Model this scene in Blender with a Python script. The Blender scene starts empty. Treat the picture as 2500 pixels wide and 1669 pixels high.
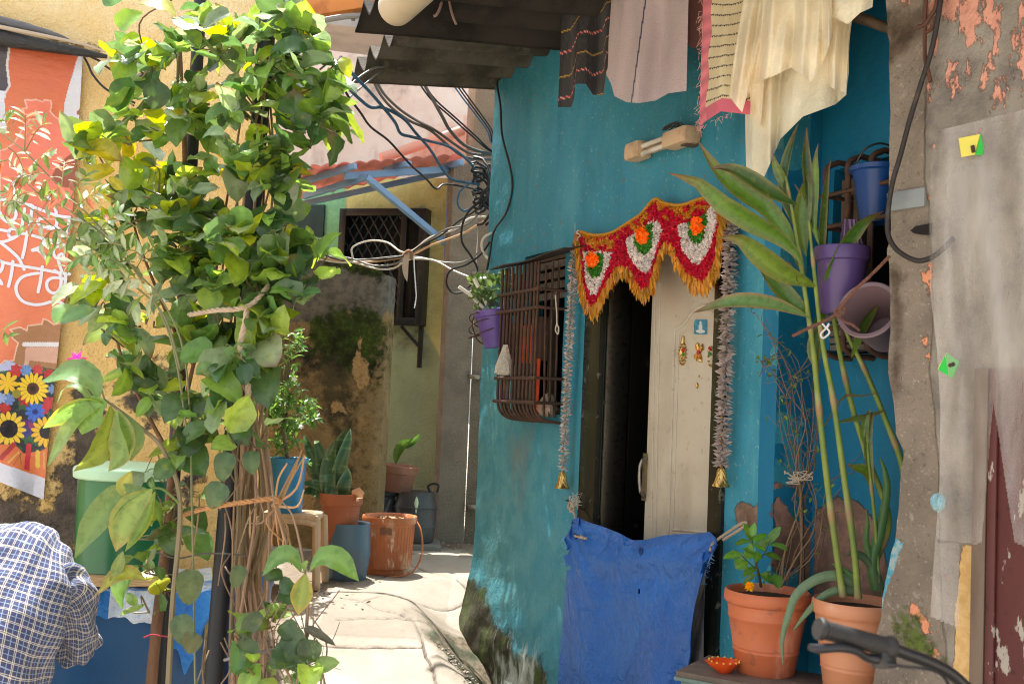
import bpy, bmesh, math, random
import numpy as np
from mathutils import Vector, Matrix, noise as mnoise

random.seed(11)
rng = np.random.default_rng(11)
SC = bpy.context.scene
COL = SC.collection
RAD = math.radians


def lin(v):
    v /= 255.0
    return v / 12.92 if v <= 0.04045 else ((v + 0.055) / 1.055) ** 2.4


def S(r, g, b):
    return (lin(r), lin(g), lin(b))


# ------------------------------------------------------------------ camera
CAM = Vector((0, 0, 1.6))
F = 2600.0
PITCH, ROLL = RAD(3.3), RAD(2.5)
_f = Vector((0, math.cos(PITCH), math.sin(PITCH)))
_r0 = Vector((1, 0, 0))
_u0 = _r0.cross(_f)
_r = _r0 * math.cos(ROLL) + _u0 * math.sin(ROLL)
_u = _u0 * math.cos(ROLL) - _r0 * math.sin(ROLL)
cd = bpy.data.cameras.new('camera')
cam = bpy.data.objects.new('camera', cd)
COL.objects.link(cam)
cd.sensor_width = 36
cd.lens = 36 * F / 2500
cd.clip_start = 0.05
cd.clip_end = 300
cd.dof.use_dof = True
cd.dof.focus_distance = 4.9
cd.dof.aperture_fstop = 5.0
_m = Matrix((( _r.x, _u.x, -_f.x, CAM.x), (_r.y, _u.y, -_f.y, CAM.y), (_r.z, _u.z, -_f.z, CAM.z), (0, 0, 0, 1)))
cam.matrix_world = _m
SC.camera = cam


def ray(x, y):
    return _f + _r * ((x - 1250) / F) - _u * ((y - 834.5) / F)


def P(x, y, Y):
    d = ray(x, y)
    return CAM + d * (Y / d.y)


def PZ(x, y, z):
    """the point on the level z that the direction through x, y meets"""
    d = ray(x, y)
    return CAM + d * ((z - CAM.z) / d.z)


# ------------------------------------------------------------------ light
w = bpy.data.worlds.new('World')
SC.world = w
w.use_nodes = True
nt = w.node_tree
bg = nt.nodes['Background']
sky = nt.nodes.new('ShaderNodeTexSky')
sky.sky_type = 'NISHITA'
sky.sun_disc = False
SUNV = Vector((-0.18, 0.35, 1.0)).normalized()
elev = math.asin(SUNV.z)
azim = math.atan2(SUNV.x, SUNV.y)
sky.sun_elevation = elev
sky.sun_rotation = azim
sky.air_density = 1.0
sky.dust_density = 2.5
sky.ozone_density = 0.6
hz = nt.nodes.new('ShaderNodeHueSaturation')      # a milky, humid sky: paler than the clear-air model
hz.inputs['Saturation'].default_value = 0.22
nt.links.new(sky.outputs[0], hz.inputs['Color'])
nt.links.new(hz.outputs[0], bg.inputs[0])
bg.inputs[1].default_value = 0.15
sd = bpy.data.lights.new('sun', 'SUN')
sd.energy = 4.6
sd.angle = RAD(0.55)
sd.color = (1.0, 0.97, 0.92)
sun = bpy.data.objects.new('sun', sd)
COL.objects.link(sun)
sun.rotation_euler = (-SUNV).to_track_quat('-Z', 'Y').to_euler()
SC.view_settings.view_transform = 'Standard'
SC.view_settings.look = 'None'
SC.view_settings.exposure = 1.4
SC.view_settings.gamma = 1.0
SC.cycles.max_bounces = 8
SC.cycles.diffuse_bounces = 5
SC.cycles.glossy_bounces = 3
SC.cycles.transmission_bounces = 4
SC.cycles.transparent_max_bounces = 8
SC.cycles.sample_clamp_indirect = 6.0
SC.cycles.use_denoising = True
SC.cycles.denoising_prefilter = 'NONE'
SC.cycles.filter_width = 1.05


# ------------------------------------------------------------------ materials
def mat(name, base=(.5, .5, .5), rough=.6, spec=.4, metal=0.0, vary=(), layers=(), bump=(), vcol=False, transl=0.0, alpha=1.0, coat=0.0, sheen=0.0):
    """vary: (colour, scale, lo, hi, amount, stretch, blend); layers: (attr, colours, amp, scale, soft, height); bump: (scale, strength, distance, stretch)"""
    m = bpy.data.materials.new(name)
    m.use_nodes = True
    t = m.node_tree
    N, L = t.nodes, t.links
    b = N['Principled BSDF']
    tc = N.new('ShaderNodeTexCoord')

    def noise(scale, stretch=(1, 1, 1), detail=6, rough_=0.6, dist=0.0):
        mp = N.new('ShaderNodeMapping')
        mp.inputs['Scale'].default_value = stretch
        L.new(tc.outputs['Object'], mp.inputs['Vector'])
        n = N.new('ShaderNodeTexNoise')
        n.inputs['Scale'].default_value = scale
        n.inputs['Detail'].default_value = detail
        n.inputs['Roughness'].default_value = rough_
        n.inputs['Distortion'].default_value = dist
        L.new(mp.outputs[0], n.inputs['Vector'])
        return n.outputs['Fac']

    def rng_(v, lo, hi, a=0.0, c=1.0):
        r = N.new('ShaderNodeMapRange')
        r.interpolation_type = 'SMOOTHSTEP'
        r.inputs['From Min'].default_value = lo
        r.inputs['From Max'].default_value = hi
        r.inputs['To Min'].default_value = a
        r.inputs['To Max'].default_value = c
        L.new(v, r.inputs['Value'])
        return r.outputs[0]

    def mix(fac, a, c, blend='MIX'):
        x = N.new('ShaderNodeMix')
        x.data_type = 'RGBA'
        x.blend_type = blend
        if isinstance(fac, (int, float)):
            x.inputs[0].default_value = fac
        else:
            L.new(fac, x.inputs[0])
        for sock, val in ((x.inputs[6], a), (x.inputs[7], c)):
            if isinstance(val, tuple):
                sock.default_value = (*val[:3], 1)
            else:
                L.new(val, sock)
        return x.outputs[2]

    def math_(op, a, c):
        x = N.new('ShaderNodeMath')
        x.operation = op
        for sock, val in ((x.inputs[0], a), (x.inputs[1], c)):
            if isinstance(val, (int, float)):
                sock.default_value = val
            else:
                L.new(val, sock)
        return x.outputs[0]

    if vcol:
        at = N.new('ShaderNodeAttribute')
        at.attribute_name = 'col'
        c = at.outputs['Color']
    else:
        c = tuple(base)
    for v in vary:
        col, scale, lo, hi, amt = v[:5]
        st = v[5] if len(v) > 5 else (1, 1, 1)
        bl = v[6] if len(v) > 6 else 'MIX'
        c = mix(rng_(noise(scale, st), lo, hi, 0, amt), c, tuple(col), bl)
    h = None
    rmod = None
    for lay in layers:
        attr, cols, amp, scale, soft = lay[:5]
        hh = lay[5] if len(lay) > 5 else 0
        st = lay[6] if len(lay) > 6 else (1, 1, 1)
        a = N.new('ShaderNodeAttribute')
        a.attribute_name = attr
        nn = noise(scale, st, 9, 0.65)
        vv = math_('ADD', a.outputs['Fac'], math_('MULTIPLY', math_('SUBTRACT', nn, 0.5), amp))
        fac = rng_(vv, .5 - soft, .5 + soft)
        cc = cols
        if isinstance(cols[0], (tuple, list)):
            c1 = tuple(cols[0])
            for j, cx in enumerate(cols[1:]):
                c1 = mix(rng_(noise(cols_scale(scale, j), (1, 1, 1), 8), .42, .62), c1, tuple(cx))
            cc = c1
        c = mix(fac, c, cc)
        if hh:
            k = math_('MULTIPLY', fac, hh)
            h = k if h is None else math_('ADD', h, k)
    if isinstance(c, tuple):
        b.inputs['Base Color'].default_value = (*c[:3], 1)
    else:
        L.new(c, b.inputs['Base Color'])
    b.inputs['Roughness'].default_value = rough
    b.inputs['Specular IOR Level'].default_value = spec
    b.inputs['Metallic'].default_value = metal
    b.inputs['Coat Weight'].default_value = coat
    b.inputs['Coat Roughness'].default_value = .15
    b.inputs['Sheen Weight'].default_value = sheen
    b.inputs['Alpha'].default_value = alpha
    nrm = None
    if h is not None:
        bn = N.new('ShaderNodeBump')
        bn.inputs['Strength'].default_value = 0.8
        bn.inputs['Distance'].default_value = 0.02
        L.new(h, bn.inputs['Height'])
        nrm = bn.outputs[0]
    for bb in bump:
        scale, stg, dist = bb[:3]
        st = bb[3] if len(bb) > 3 else (1, 1, 1)
        bn = N.new('ShaderNodeBump')
        bn.inputs['Strength'].default_value = stg
        bn.inputs['Distance'].default_value = dist
        hh_ = noise(scale, st, 5)
        if len(bb) > 4:      # creases: sharp ridges instead of soft bumps
            hh_ = rng_(math_('ABSOLUTE', math_('SUBTRACT', noise(scale, st, 3, .5, .6), .5), 0), 0, .07)
        L.new(hh_, bn.inputs['Height'])
        if nrm is not None:
            L.new(nrm, bn.inputs['Normal'])
        nrm = bn.outputs[0]
    if nrm is not None:
        L.new(nrm, b.inputs['Normal'])
    if transl > 0:
        out = N['Material Output']
        tr = N.new('ShaderNodeBsdfTranslucent')
        hsv = N.new('ShaderNodeHueSaturation')
        hsv.inputs['Hue'].default_value = 0.468
        hsv.inputs['Saturation'].default_value = 1.1
        hsv.inputs['Value'].default_value = 2.3
        if isinstance(c, tuple):
            hsv.inputs['Color'].default_value = (*c, 1)
            hsv.inputs['Hue'].default_value = 0.5
        else:
            L.new(c, hsv.inputs['Color'])
        L.new(hsv.outputs[0], tr.inputs['Color'])
        if nrm is not None:
            L.new(nrm, tr.inputs['Normal'])
        mx = N.new('ShaderNodeMixShader')
        mx.inputs[0].default_value = transl
        L.new(b.outputs[0], mx.inputs[1])
        L.new(tr.outputs[0], mx.inputs[2])
        L.new(mx.outputs[0], out.inputs['Surface'])
    return m


def cols_scale(scale, j):
    return scale * (1.7 if j == 0 else 0.55)


# ------------------------------------------------------------------ objects
def tag(o, label=None, cat=None, group=None, kind=None):
    if label: o['label'] = label
    if cat: o['category'] = cat
    if group: o['group'] = group
    if kind: o['kind'] = kind
    return o


def thing(name, loc, label, cat, group=None):
    o = bpy.data.objects.new(name, None)
    o.empty_display_size = 0.1
    COL.objects.link(o)
    o.location = loc
    return tag(o, label, cat, group)


def link(name, me, m, parent=None):
    o = bpy.data.objects.new(name, me)
    COL.objects.link(o)
    if m is not None:
        me.materials.append(m)
    if parent is not None:
        off = Vector((0, 0, 0))
        p = parent
        while p is not None:
            off += p.location
            p = p.parent
        me.transform(Matrix.Translation(-off))
        o.parent = parent
    return o


class MB:
    def __init__(self):
        self.v, self.f, self.c, self.fm = [], [], [], []

    def add(self, vs, fs, col=(1, 1, 1)):
        k = len(self.v)
        self.v.extend([tuple(p) for p in vs])
        self.f.extend([tuple(i + k for i in q) for q in fs])
        if col and isinstance(col[0], (tuple, list)):
            self.c.extend(col)
        else:
            self.c.extend([tuple(col)] * len(vs))

    def build(self, name, m, parent=None, smooth=True, angle=45):
        me = bpy.data.meshes.new(name)
        me.from_pydata(self.v, [], self.f)
        a = me.attributes.new('col', 'FLOAT_COLOR', 'POINT')
        arr = np.ones((len(self.v), 4), dtype=np.float32)
        if self.v:
            arr[:, :3] = np.array([c[:3] for c in self.c], dtype=np.float32)
        a.data.foreach_set('color', arr.ravel())
        if smooth:
            me.polygons.foreach_set('use_smooth', [True] * len(me.polygons))
            if angle < 180:
                me.set_sharp_from_angle(angle=RAD(angle))
        me.update()
        return link(name, me, m, parent)


def box(mb, c, size, rot=None, bev=0.0, col=(1, 1, 1)):
    """rot: 3x3 Matrix or z angle"""
    if rot is None:
        R = Matrix.Identity(3)
    elif isinstance(rot, (int, float)):
        R = Matrix.Rotation(rot, 3, 'Z')
    else:
        R = rot
    c = Vector(c)
    if bev <= 0:
        vs = [c + R @ Vector((sx * size[0] / 2, sy * size[1] / 2, sz * size[2] / 2)) for sx in (-1, 1) for sy in (-1, 1) for sz in (-1, 1)]
        fs = [(0, 1, 3, 2), (4, 6, 7, 5), (0, 4, 5, 1), (2, 3, 7, 6), (0, 2, 6, 4), (1, 5, 7, 3)]
        mb.add(vs, fs, col)
        return
    bm = bmesh.new()
    bmesh.ops.create_cube(bm, size=1)
    for v in bm.verts:
        v.co = Vector((v.co.x * size[0], v.co.y * size[1], v.co.z * size[2]))
    bmesh.ops.bevel(bm, geom=bm.edges[:], offset=bev, segments=2, affect='EDGES', profile=0.6)
    bm.verts.index_update()
    mb.add([c + R @ v.co for v in bm.verts], [[v.index for v in f.verts] for f in bm.faces], col)
    bm.free()


def beam(mb, a, b, wdt, hgt, up=(0, 0, 1), bev=0.0, col=(1, 1, 1)):
    a, b = Vector(a), Vector(b)
    x = (b - a).normalized()
    y = Vector(up).cross(x)
    if y.length < 1e-4:
        y = Vector((0, 1, 0)).cross(x)
    y.normalize()
    z = x.cross(y)
    R = Matrix((x, y, z)).transposed()
    box(mb, (a + b) / 2, ((b - a).length, wdt, hgt), R, bev, col)


def cr(pts, k=6):
    """Catmull-Rom through the points"""
    p = [Vector(q) for q in pts]
    if len(p) < 3:
        return p
    out = []
    e = [p[0] * 2 - p[1]] + p + [p[-1] * 2 - p[-2]]
    for i in range(1, len(e) - 2):
        a, b, c, d = e[i - 1], e[i], e[i + 1], e[i + 2]
        for j in range(k):
            t = j / k
            out.append(0.5 * ((2 * b) + (c - a) * t + (2 * a - 5 * b + 4 * c - d) * t * t + (3 * b - a - 3 * c + d) * t ** 3))
    out.append(p[-1])
    return out


def frames(p):
    T = []
    for i in range(len(p)):
        t = p[min(i + 1, len(p) - 1)] - p[max(i - 1, 0)]
        T.append(t.normalized() if t.length > 1e-9 else Vector((0, 0, 1)))
    n = T[0].orthogonal().normalized()
    out = []
    for t in T:
        n = n - t * n.dot(t)
        n = n.normalized() if n.length > 1e-6 else t.orthogonal().normalized()
        out.append((t, n, t.cross(n)))
    return out


def tube(mb, pts, r, n=8, col=(1, 1, 1), sm=0, caps=True, jit=0.0):
    p = cr(pts, sm) if sm else [Vector(q) for q in pts]
    m = len(p)
    if isinstance(r, (list, tuple)):
        rr = [np.interp(i / (m - 1), np.linspace(0, 1, len(r)), r) for i in range(m)]
    else:
        rr = [r] * m
    vs, fs = [], []
    for i, (t, a, b) in enumerate(frames(p)):
        for j in range(n):
            th = 2 * math.pi * j / n
            q = rr[i] * (1 + (random.uniform(-jit, jit) if jit else 0))
            vs.append(p[i] + a * (q * math.cos(th)) + b * (q * math.sin(th)))
    for i in range(m - 1):
        for j in range(n):
            k = (j + 1) % n
            fs.append((i * n + j, i * n + k, (i + 1) * n + k, (i + 1) * n + j))
    if caps:
        fs.append(tuple(range(n - 1, -1, -1)))
        fs.append(tuple((m - 1) * n + j for j in range(n)))
    if isinstance(col, list) and len(col) == m:
        col = [tuple(c) for c in col for _ in range(n)]
    mb.add(vs, fs, col)


def rope(mb, pts, r, col=(1, 1, 1), pitch=7.0, sm=6, strands=3):
    p = cr(pts, sm) if sm else [Vector(q) for q in pts]
    # resample evenly
    L = [0]
    for i in range(1, len(p)):
        L.append(L[-1] + (p[i] - p[i - 1]).length)
    n = max(6, int(L[-1] / (r * 1.0)))
    q, j = [], 0
    for i in range(n + 1):
        s = L[-1] * i / n
        while j < len(p) - 2 and L[j + 1] < s:
            j += 1
        d = max(L[j + 1] - L[j], 1e-9)
        q.append(p[j].lerp(p[j + 1], min(1, (s - L[j]) / d)))
    fr = frames(q)
    for k in range(strands):
        st = []
        for i, (t, a, b) in enumerate(fr):
            th = 2 * math.pi * (k / strands + (L[-1] * i / n) / (r * pitch))
            st.append(q[i] + a * (r * .5 * math.cos(th)) + b * (r * .5 * math.sin(th)))
        tube(mb, st, r * .58, 5, col)


def lathe(mb, prof, loc, n=36, col=(1, 1, 1), R=None, squash=1.0, a0=0.0, a1=2 * math.pi, wob=0.0):
    loc = Vector(loc)
    R = R or Matrix.Identity(3)
    full = abs(a1 - a0 - 2 * math.pi) < 1e-6
    m = n if full else n + 1
    vs, fs = [], []
    for (r, z) in prof:
        for j in range(m):
            th = a0 + (a1 - a0) * j / n
            q = r * (1 + wob * math.sin(3 * th + z * 9) + wob * .6 * math.sin(5 * th - z * 17))
            vs.append(loc + R @ Vector((q * math.cos(th), q * squash * math.sin(th), z)))
    for i in range(len(prof) - 1):
        for j in range(m if full else m - 1):
            k = (j + 1) % m
            fs.append((i * m + j, i * m + k, (i + 1) * m + k, (i + 1) * m + j))
    mb.add(vs, fs, col)


def gridmesh(name, X, m, parent=None, attrs=None, colarr=None, mask=None, smooth=True, thick=None):
    """X: (nv, nu, 3); mask (nv-1, nu-1) True to keep a face; thick: (vector) border turned in along it"""
    nv, nu = X.shape[:2]
    V = X.reshape(-1, 3)
    i, j = np.meshgrid(np.arange(nv - 1), np.arange(nu - 1), indexing='ij')
    q = np.stack([i * nu + j, i * nu + j + 1, (i + 1) * nu + j + 1, (i + 1) * nu + j], -1)
    q = q[mask] if mask is not None else q.reshape(-1, 4)
    n0 = len(V)
    F_ = [q]
    if thick is not None:
        e = np.concatenate([q[:, [0, 1]], q[:, [1, 2]], q[:, [2, 3]], q[:, [3, 0]]])
        es = np.sort(e, 1)
        key = es[:, 0].astype(np.int64) * (n0 + 1) + es[:, 1]
        _, idx, cnt = np.unique(key, return_index=True, return_counts=True)
        be = e[idx[cnt == 1]]
        bv = np.unique(be)
        mp = -np.ones(n0, dtype=np.int64)
        mp[bv] = n0 + np.arange(len(bv))
        V = np.concatenate([V, V[bv] + np.array(thick)])
        F_.append(np.stack([be[:, 1], be[:, 0], mp[be[:, 0]], mp[be[:, 1]]], -1))
    else:
        bv = np.zeros(0, dtype=int)
    Q = np.concatenate(F_)
    me = bpy.data.meshes.new(name)
    me.vertices.add(len(V))
    me.vertices.foreach_set('co', V.astype(np.float32).ravel())
    me.loops.add(len(Q) * 4)
    me.loops.foreach_set('vertex_index', Q.astype(np.int32).ravel())
    me.polygons.add(len(Q))
    me.polygons.foreach_set('loop_start', np.arange(0, len(Q) * 4, 4, dtype=np.int32))
    me.update(calc_edges=True)
    for k, A in (attrs or {}).items():
        at = me.attributes.new(k, 'FLOAT', 'POINT')
        A = A.reshape(-1)
        A = np.concatenate([A, A[bv]])
        at.data.foreach_set('value', A.astype(np.float32))
    if colarr is not None:
        at = me.attributes.new('col', 'FLOAT_COLOR', 'POINT')
        A = colarr.reshape(-1, 3)
        A = np.concatenate([A, A[bv]])
        A = np.concatenate([A, np.ones((len(A), 1))], 1)
        at.data.foreach_set('color', A.astype(np.float32).ravel())
    if smooth:
        me.polygons.foreach_set('use_smooth', [True] * len(me.polygons))
        me.set_sharp_from_angle(angle=RAD(50))
    me.validate()
    me.update()
    return link(name, me, m, parent)


def sdpoly(x, y, poly):
    """signed distance to a polygon, positive inside"""
    p = np.array(poly, dtype=float)
    d = np.full(x.shape, 1e9)
    ins = np.zeros(x.shape, dtype=bool)
    for i in range(len(p)):
        a, b = p[i], p[(i + 1) % len(p)]
        e = b - a
        t = np.clip(((x - a[0]) * e[0] + (y - a[1]) * e[1]) / (e @ e + 1e-12), 0, 1)
        d = np.minimum(d, np.hypot(x - a[0] - t * e[0], y - a[1] - t * e[1]))
        c = ((a[1] > y) != (b[1] > y)) & (x < (b[0] - a[0]) * (y - a[1]) / (b[1] - a[1] + 1e-12) + a[0])
        ins ^= c
    return np.where(ins, d, -d)


def sdline(x, y, pts):
    """distance to an open polyline"""
    d = np.full(x.shape, 1e9)
    for a, b in zip(pts[:-1], pts[1:]):
        ex, ey = b[0] - a[0], b[1] - a[1]
        t = np.clip(((x - a[0]) * ex + (y - a[1]) * ey) / (ex * ex + ey * ey + 1e-12), 0, 1)
        d = np.minimum(d, np.hypot(x - a[0] - t * ex, y - a[1] - t * ey))
    return d


def vnoise(x, y, sc, seed=0, octv=3):
    """smooth value noise on arrays, about -1..1"""
    out = np.zeros(np.shape(x))
    amp, tot = 1.0, 0.0
    for o in range(octv):
        X, Y = np.asarray(x) * sc * 2 ** o + seed * 17.3 + o * 5.1, np.asarray(y) * sc * 2 ** o + seed * 9.7 + o * 3.3
        xi, yi = np.floor(X), np.floor(Y)
        fx, fy = X - xi, Y - yi
        fx, fy = fx * fx * (3 - 2 * fx), fy * fy * (3 - 2 * fy)

        def h(a, b):
            s = np.sin(a * 127.1 + b * 311.7 + seed * 74.7) * 43758.5453
            return s - np.floor(s)
        v = (h(xi, yi) * (1 - fx) + h(xi + 1, yi) * fx) * (1 - fy) + (h(xi, yi + 1) * (1 - fx) + h(xi + 1, yi + 1) * fx) * fy
        out += amp * (v * 2 - 1)
        tot += amp
        amp *= .5
    return out / tot


class Plane:
    """an upright plane through O along the ground direction d; n points out, towards the viewer"""

    def __init__(self, O, d):
        self.O = Vector((O[0], O[1], 0))
        self.d = Vector((d[0], d[1], 0)).normalized()
        n = Vector((self.d.y, -self.d.x, 0))
        if n.dot(CAM - self.O) < 0:
            n = -n
        self.n = n

    def pt(self, s, z, o=0.0):
        return self.O + self.d * s + self.n * o + Vector((0, 0, z))

    def hit(self, x, y, o=0.0):
        r = ray(x, y)
        t = (self.O + self.n * o - CAM).dot(self.n) / r.dot(self.n)
        q = CAM + r * t - self.O
        return q.dot(self.d), q.z

    def px(self, x, y, o=0.0):
        return self.pt(*self.hit(x, y, o), o)

    def poly(self, pts):
        return [self.hit(x, y) for x, y in pts]

    def grid(self, ss, zz, disp):
        s, z = np.meshgrid(ss, zz)
        X = np.zeros(s.shape + (3,))
        o = disp(s, z) if disp is not None else np.zeros(s.shape)
        for k in range(3):
            X[..., k] = self.O[k] + self.d[k] * s + self.n[k] * o + (z if k == 2 else 0)
        return s, z, X


def cuts(a, b, step, extra=()):
    v = list(np.linspace(a, b, max(2, int(abs(b - a) / step) + 1)))
    for e in extra:
        i = int(np.argmin([abs(q - e) for q in v]))
        v[i] = e
    return np.array(sorted(v))


def wall(name, pl, s0, s1, z0, z1, step, m, parent, holes=(), masks=None, disp=None, thick=.12, keep=None, warp=None):
    hs = [h[i] for h in holes for i in (0, 1)]
    hz = [h[i] for h in holes for i in (2, 3)]
    ss, zz = cuts(s0, s1, step, hs), cuts(z0, z1, step, hz)
    s, z, X = pl.grid(ss, zz, disp)
    sc, zc = (ss[:-1] + ss[1:]) / 2, (zz[:-1] + zz[1:]) / 2
    k = np.ones((len(zc), len(sc)), dtype=bool)
    for h in holes:
        k &= ~((sc[None, :] > h[0]) & (sc[None, :] < h[1]) & (zc[:, None] > h[2]) & (zc[:, None] < h[3]))
    if keep is not None:
        k &= keep(*np.meshgrid(sc, zc))
    if warp is not None:
        X = warp(s, z, X)
    at = {n: f(s, z) for n, f in (masks or {}).items()}
    t = -pl.n * thick
    return gridmesh(name, X, m, parent, attrs=at, mask=k, thick=(t.x, t.y, t.z))


def softmask(d, wdt):
    return np.clip(d / wdt * .5 + .5, -1, 2)


# ------------------------------------------------------------------ leaves
SHAPES = {
    'ovate': [(0, .08), (.1, .6), (.28, .97), (.5, 1.0), (.7, .82), (.87, .48), (.96, .2), (1, .02)],
    'heart': [(0, .45), (.07, .85), (.22, 1.0), (.45, .97), (.66, .8), (.85, .48), (.95, .22), (1, .03)],
    'lance': [(0, .08), (.12, .45), (.3, .85), (.5, 1.0), (.68, .85), (.85, .45), (1, .02)],
    'strap': [(0, .6), (.2, .9), (.45, 1.0), (.65, .88), (.82, .6), (.93, .3), (1, .02)],
    'aloe': [(0, 1.0), (.2, .9), (.45, .72), (.65, .52), (.82, .32), (.93, .17), (1, .02)],
    'round': [(0, .15), (.1, .7), (.28, 1.0), (.5, 1.02), (.72, .82), (.88, .48), (1, .05)],
}


def ribbon(mb, spine, W, shape='lance', side=None, fold=.25, col=(.06, .15, .03), edge=None, tip=None, wave=0.0, twist=0.0, rows=7, vein=1.25):
    """a leaf along a spine: five columns, folded at the midrib"""
    p = cr(spine, 4) if len(spine) > 2 else [Vector(q) for q in spine]
    # resample to rows
    L = [0]
    for i in range(1, len(p)):
        L.append(L[-1] + (p[i] - p[i - 1]).length)
    q = []
    for i in range(rows):
        s = L[-1] * i / (rows - 1)
        j = 0
        while j < len(p) - 2 and L[j + 1] < s:
            j += 1
        q.append(p[j].lerp(p[j + 1], (s - L[j]) / max(L[j + 1] - L[j], 1e-9)))
    prof = SHAPES[shape]
    px_, py_ = [a for a, _ in prof], [b for _, b in prof]
    vs, cs = [], []
    ph = random.uniform(0, 6.28)
    for i in range(rows):
        t = q[min(i + 1, rows - 1)] - q[max(i - 1, 0)]
        t = t.normalized() if t.length > 1e-9 else Vector((0, 0, -1))
        sd_ = Vector(side) if side is not None else t.cross(CAM - q[i])
        sd_ = sd_ - t * sd_.dot(t)
        sd_ = sd_.normalized() if sd_.length > 1e-6 else t.orthogonal().normalized()
        if twist:
            sd_ = Matrix.Rotation(twist * i / (rows - 1), 3, t) @ sd_
        nn = sd_.cross(t)
        f = i / (rows - 1)
        hw = W * .5 * float(np.interp(f, px_, py_))
        wv = wave * W * math.sin(f * 14 + ph)
        wv2 = wave * W * math.sin(f * 12 + ph + 2)
        vs += [q[i] - sd_ * hw + nn * (hw * fold + wv), q[i] - sd_ * hw * .52 + nn * hw * fold * .42, q[i] - nn * hw * .02,
               q[i] + sd_ * hw * .52 + nn * hw * fold * .42, q[i] + sd_ * hw + nn * (hw * fold + wv2)]
        b = tuple(col)
        e = tuple(edge) if edge else b
        if tip and f > .72:
            k = (f - .72) / .28
            b = tuple(b[c] * (1 - k) + tip[c] * k for c in range(3))
            e = tuple(e[c] * (1 - k) + tip[c] * k for c in range(3))
        cs += [e, b, tuple(min(1, x * vein) for x in b), b, e]
    fs = []
    for i in range(rows - 1):
        for j in range(4):
            fs.append((i * 5 + j, i * 5 + j + 1, (i + 1) * 5 + j + 1, (i + 1) * 5 + j))
    mb.add(vs, fs, cs)


def rv(s=1.0):
    return Vector((random.gauss(0, s), random.gauss(0, s), random.gauss(0, s)))


def leaf(mb, base, dirn, up, L, W, col, shape='ovate', droop=.35, fold=.25, edge=None, tip=None, wave=.04, rows=6):
    d = Vector(dirn).normalized()
    u = Vector(up)
    side = d.cross(u)
    side = side.normalized() if side.length > 1e-5 else d.orthogonal().normalized()
    nn = side.cross(d)
    b = Vector(base)
    sp = [b, b + d * L * .35 + nn * L * .06 * droop, b + d * L * .7 - nn * L * .12 * droop, b + d * L - nn * L * .45 * droop]
    ribbon(mb, sp, W, shape, side=side, fold=fold, col=col, edge=edge, tip=tip, wave=wave, rows=rows)


def jit(c, a=.25, hue=.1):
    k = 1 + random.uniform(-a, a)
    return (max(0, c[0] * k * (1 + random.uniform(-hue, hue))), max(0, c[1] * k), max(0, c[2] * k * (1 + random.uniform(-hue, hue))))
# ================================================================== ground
def ground_z(x, y):
    t = np.clip((np.asarray(y) - 5.3) / 1.6, 0, 1)
    return 0.33 * t * t * (3 - 2 * t)


def on_ground(x, y, dz=0.0):
    r = ray(x, y)
    t = 2.0
    for _ in range(60):
        q = CAM + r * t
        e = q.z - (float(ground_z(q.x, q.y)) + dz)
        t += e / max(.05, -r.z) * .6
    return CAM + r * t


BW = Plane((0.70, 5.20), (-0.419, 0.908))       # the blue house front
xs = np.linspace(-2.2, 0.75, 250)
ys = np.linspace(5.0, 11.0, 400)
gx, gy = np.meshgrid(xs, ys)
gz = ground_z(gx, gy)
# joints between the slabs
joints_px = [
    [(770, 1573), (880, 1581), (1030, 1578)],
    [(870, 1470), (940, 1455), (1000, 1452), (1150, 1428)],
    [(985, 1372), (1040, 1395), (1140, 1420)],
    [(820, 1512), (930, 1510), (1010, 1506)],
    [(1008, 1500), (1030, 1545), (1040, 1600), (1060, 1640), (1075, 1690)],
    [(930, 1310), (1010, 1352), (1150, 1350)],
    [(640, 1448), (760, 1450), (870, 1465)],
    [(1000, 1378), (960, 1400), (900, 1420)],
    [(1150, 1495), (1080, 1500), (1015, 1503)],
    [(860, 1460), (930, 1490), (1010, 1503)],
    [(630, 1560), (700, 1572), (770, 1573)],
]
crack = np.full(gx.shape, 1e9)
for j in joints_px:
    pts = [on_ground(*p) for p in j]
    crack = np.minimum(crack, sdline(gx + .012 * vnoise(gx, gy, 9, 3), gy + .012 * vnoise(gx, gy, 9, 4), [(p.x, p.y) for p in pts]))
slab = vnoise(np.round(gx * 1.4), np.round(gy * 1.2), 1.0, 8, 1)
# earth and a drain-like dip along the foot of the blue house
sB = (gx - BW.O.x) * BW.d.x + (gy - BW.O.y) * BW.d.y
oB = (gx - BW.O.x) * BW.n.x + (gy - BW.O.y) * BW.n.y
foot = np.interp(sB, [1.45, 2.05, 2.7], [-.22, .06, .33])
kf = np.clip(oB / (.62 + .12 * vnoise(gx, gy, 3, 5)), 0, 1)
kf = kf * kf * (3 - 2 * kf)
heap = np.clip(1 - oB / (.60 + .16 * vnoise(gx, gy, 4, 5)), 0, 1) * np.clip((2.1 - sB) / .3, 0, 1)
dirt_edge = np.clip((gy - 9.0) / .5, 0, 1)
gz2 = np.minimum(gz, foot + (gz - foot) * kf) - .016 * np.clip(1 - crack / .014, 0, 1) + .004 * vnoise(gx, gy, 6, 2) + heap * .05 * vnoise(gx, gy, 7, 6) + .008 * slab * (heap < .01)
left_d = [on_ground(*p) for p in [(560, 1700), (640, 1440), (700, 1350), (900, 1330), (940, 1400), (800, 1440), (720, 1470), (690, 1520), (690, 1600), (700, 1700)]]
G = np.stack([gx, gy, gz2], -1)
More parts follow.
